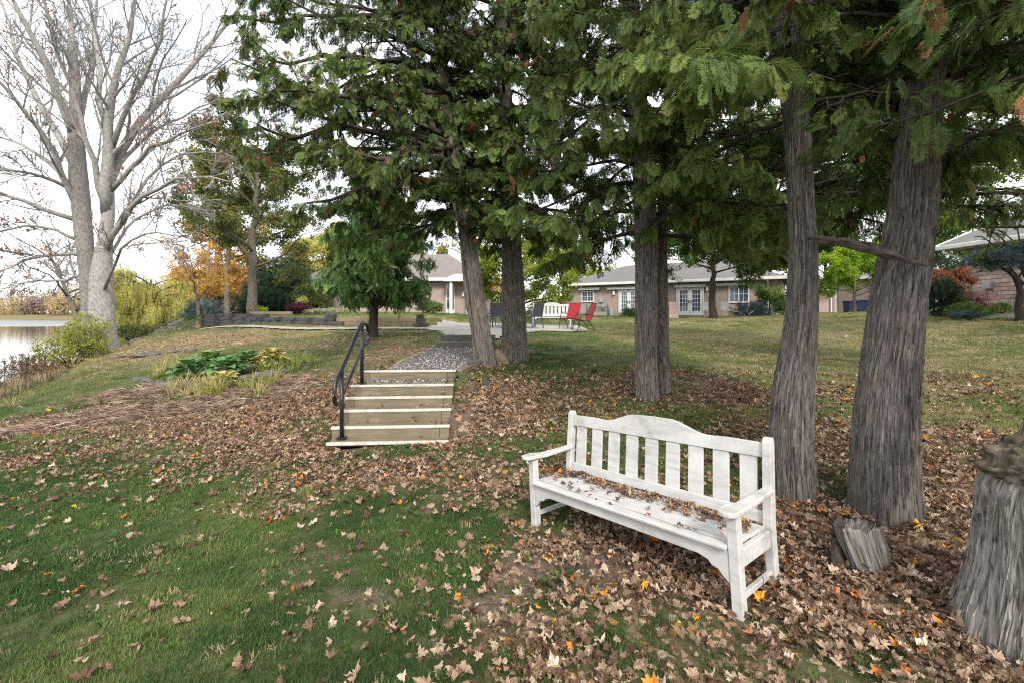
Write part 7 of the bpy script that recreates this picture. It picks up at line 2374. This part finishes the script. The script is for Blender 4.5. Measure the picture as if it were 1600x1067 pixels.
def resin_chair(loc, rot, mat, label):
    M = Matrix.Translation(loc) @ Matrix.Rotation(rot, 4, 'Z')     # faces local +Y
    t = empty('patio_chair', (0, 0, 0), label, 'chair', 'grey chairs round the patio table')
    t.matrix_world = M
    def pt(nm, mb, bv=.01): return mb.build(nm, MAT[mat], t, bevel=bv, local=True)
    pt('seat', MB().box((0, 0, .43), (.50, .48, .035)))
    Mb = Matrix.Translation((0, -.24, .44)) @ Matrix.Rotation(R(12), 4, 'X')
    pt('backrest', MB().box((0, 0, .25), (.50, .03, .48), Mb), .02)
    for sx in (-1, 1):
        pt('arm', MB().box((sx * .275, .0, .66), (.05, .50, .03)))
        for sy in (-1, 1):
            pt('leg', MB().tubes(np.array([(sx * .28, sy * .26, 0), (sx * .24, sy * .20, .43), (sx * .27, sy * .20, .65)]), np.array([.022, .022, .02]), 6), 0)
    return t
tb = on(802, 17.5)
tt_ = empty('patio_table', (tb[0], tb[1], tb[2] + .05), 'round dark patio table behind the upright cedar trunk', 'table')
MB().tubes(np.array([[0, 0, .70], [0, 0, .735]]), np.array([.62, .62]), 32).build('table_top', MAT['resin'], tt_, local=True)
for k in range(4):
    a = k * math.pi / 2 + .6
    MB().tubes(np.array([[math.cos(a) * .5, math.sin(a) * .5, 0], [math.cos(a) * .3, math.sin(a) * .3, .70]]), np.array([.022, .022]), 6).build('leg', MAT['resin'], tt_, local=True)
for px, Y, rot, mt, lb_ in [(779, 16.7, R(-8), 'resin', 'dark grey patio chair with its back to the lawn left of the upright trunk'), (767, 17.6, R(-75), 'resin_light', 'pale blue grey patio chair at the lake end of the table'), (824, 17.3, R(75), 'resin_light', 'pale blue grey patio chair right of the upright trunk'), (833, 16.9, R(40), 'resin', 'dark grey patio chair beside the white patio bench'), (800, 18.6, R(180), 'resin', 'dark grey patio chair beyond the table')]:
    p = on(px, Y)
    resin_chair((p[0], p[1], p[2] + .05), rot, mt, lb_)
# lamp post with globe
lp = on(857, 27)
lt = empty('lamp_post', lp, 'garden lamp post with white globe beyond the patio', 'lamp')
MB().tubes(np.array([lp - [0, 0, .1], [lp[0], lp[1], at(0, 462, 27)[2]]]), np.array([.05, .04]), 8).build('post', MAT['meter'], lt, smooth=True)
MB().add(*blob(.17, 1, 0.0, (1, 1, 1), 3), None, Matrix.Translation((lp[0], lp[1], at(0, 457, 27)[2]))).build('globe', MAT['lamp_glass'], lt, smooth=True)
pp = on(861, 30)
thing_at(tag(MB().box((pp[0], pp[1], pp[2] + 1.0), (.45, .45, 2.1)).box((pp[0], pp[1], pp[2] + 2.08), (.55, .55, .08)).build('stone_post', MAT['meter'], bevel=.02), 'square grey post with flat cap beyond the white patio bench', 'post'), pp)
shrub('round_shrub', 'reddish shrub between the lamp post and the bungalow corner', on(872, 34), 1.0, .75, RUST, 240, .9, (.2, 1), 50)
shrub('round_shrub', 'olive shrub behind the white patio bench', on(846, 30), 1.1, .6, OLIVE, 240, .9, (.2, 1), 51)
# green metal garden seat by the bungalow
gb = on(933, 34)
gt = empty('garden_seat', gb, 'green metal scrollwork garden seat against the bungalow wall', 'bench')
for k in range(2):
    MB().box((gb[0], gb[1] - .2 * k, gb[2] + .45 + .25 * (1 - k)), (1.7, .04, .05)).build('rail', MAT['green_metal'], gt)
MB().box((gb[0], gb[1] - .25, gb[2] + .42), (1.7, .45, .04)).build('seat', MAT['green_metal'], gt)
for x in (-.8, .8):
    for y in (0, -.45):
        MB().tubes(np.array([[gb[0] + x, gb[1] + y, gb[2] - .05], [gb[0] + x, gb[1] + y, gb[2] + (.95 if y == 0 else .62)]]), np.array([.03, .03]), 6).build('leg', MAT['green_metal'], gt)
for i in range(7):
    x = gb[0] - .7 + i * .233
    a = np.linspace(0, 6.28, 13)
    MB().tubes(np.stack([x + .11 * np.cos(a), np.full(13, gb[1]), gb[2] + .68 + .16 * np.sin(a)], 1), np.full(13, .018), 4, False).build('scroll', MAT['green_metal'], gt)
# covered grill, white chairs, blue bins
cv = on(1051, 29.5)
thing_at(tag(MB().box((cv[0], cv[1], cv[2] + .45), (.62, .55, .95), taper=.86).box((cv[0], cv[1], cv[2] + .98), (.60, .5, .12), taper=.7).build('covered_grill', MAT['cover'], bevel=.04), 'pinkish beige covered grill beside the bungalow door', 'grill'), cv)
for px, lb_ in ((1104, 'white folding chair right of the bungalow door behind the maple stem'), (1133, 'white folding chair below the bungalow window')):
    p = on(px, 29.3)
    t = empty('folding_chair', p, lb_, 'chair', 'white folding chairs at the bungalow')
    MB().box((p[0], p[1], p[2] + .75), (.55, .04, .5)).build('backrest', MAT['white'], t, bevel=.02)
    MB().box((p[0], p[1] - .22, p[2] + .42), (.55, .42, .04)).build('seat', MAT['white'], t, bevel=.01)
    for sx in (-.25, .25):
        for y in (.02, -.4):
            MB().tubes(np.array([[p[0] + sx, p[1] + y, p[2] - .05], [p[0] + sx, p[1] + y * .5 - .05, p[2] + .45]]), np.array([.018, .018]), 5).build('leg', MAT['meter'], t)
for px, lb_, s in ((1329, 'dark blue lidded bin left of the lime tree stem', 1.0), (1343, 'dark blue lidded bin right of the lime tree stem', 1.05)):
    p = on(px, 32.5)
    t = empty('waste_bin', p, lb_, 'bin', 'blue bins at the brick garage')
    MB().box((p[0], p[1], p[2] + .40 * s), (.60 * s, .6, .82 * s), taper=1.12).build('body', MAT['blue_bin'], t, bevel=.03)
    MB().box((p[0], p[1] - .02, p[2] + .85 * s), (.74 * s, .74, .10)).build('lid', MAT['blue_bin'], t, bevel=.03)
    for sx in (-.2, .2):
        MB().tubes(np.array([[p[0] + sx - .03, p[1] - .25, p[2] + .08], [p[0] + sx + .03, p[1] - .25, p[2] + .08]]), np.array([.09, .09]), 10).build('wheel', MAT['black'], t)
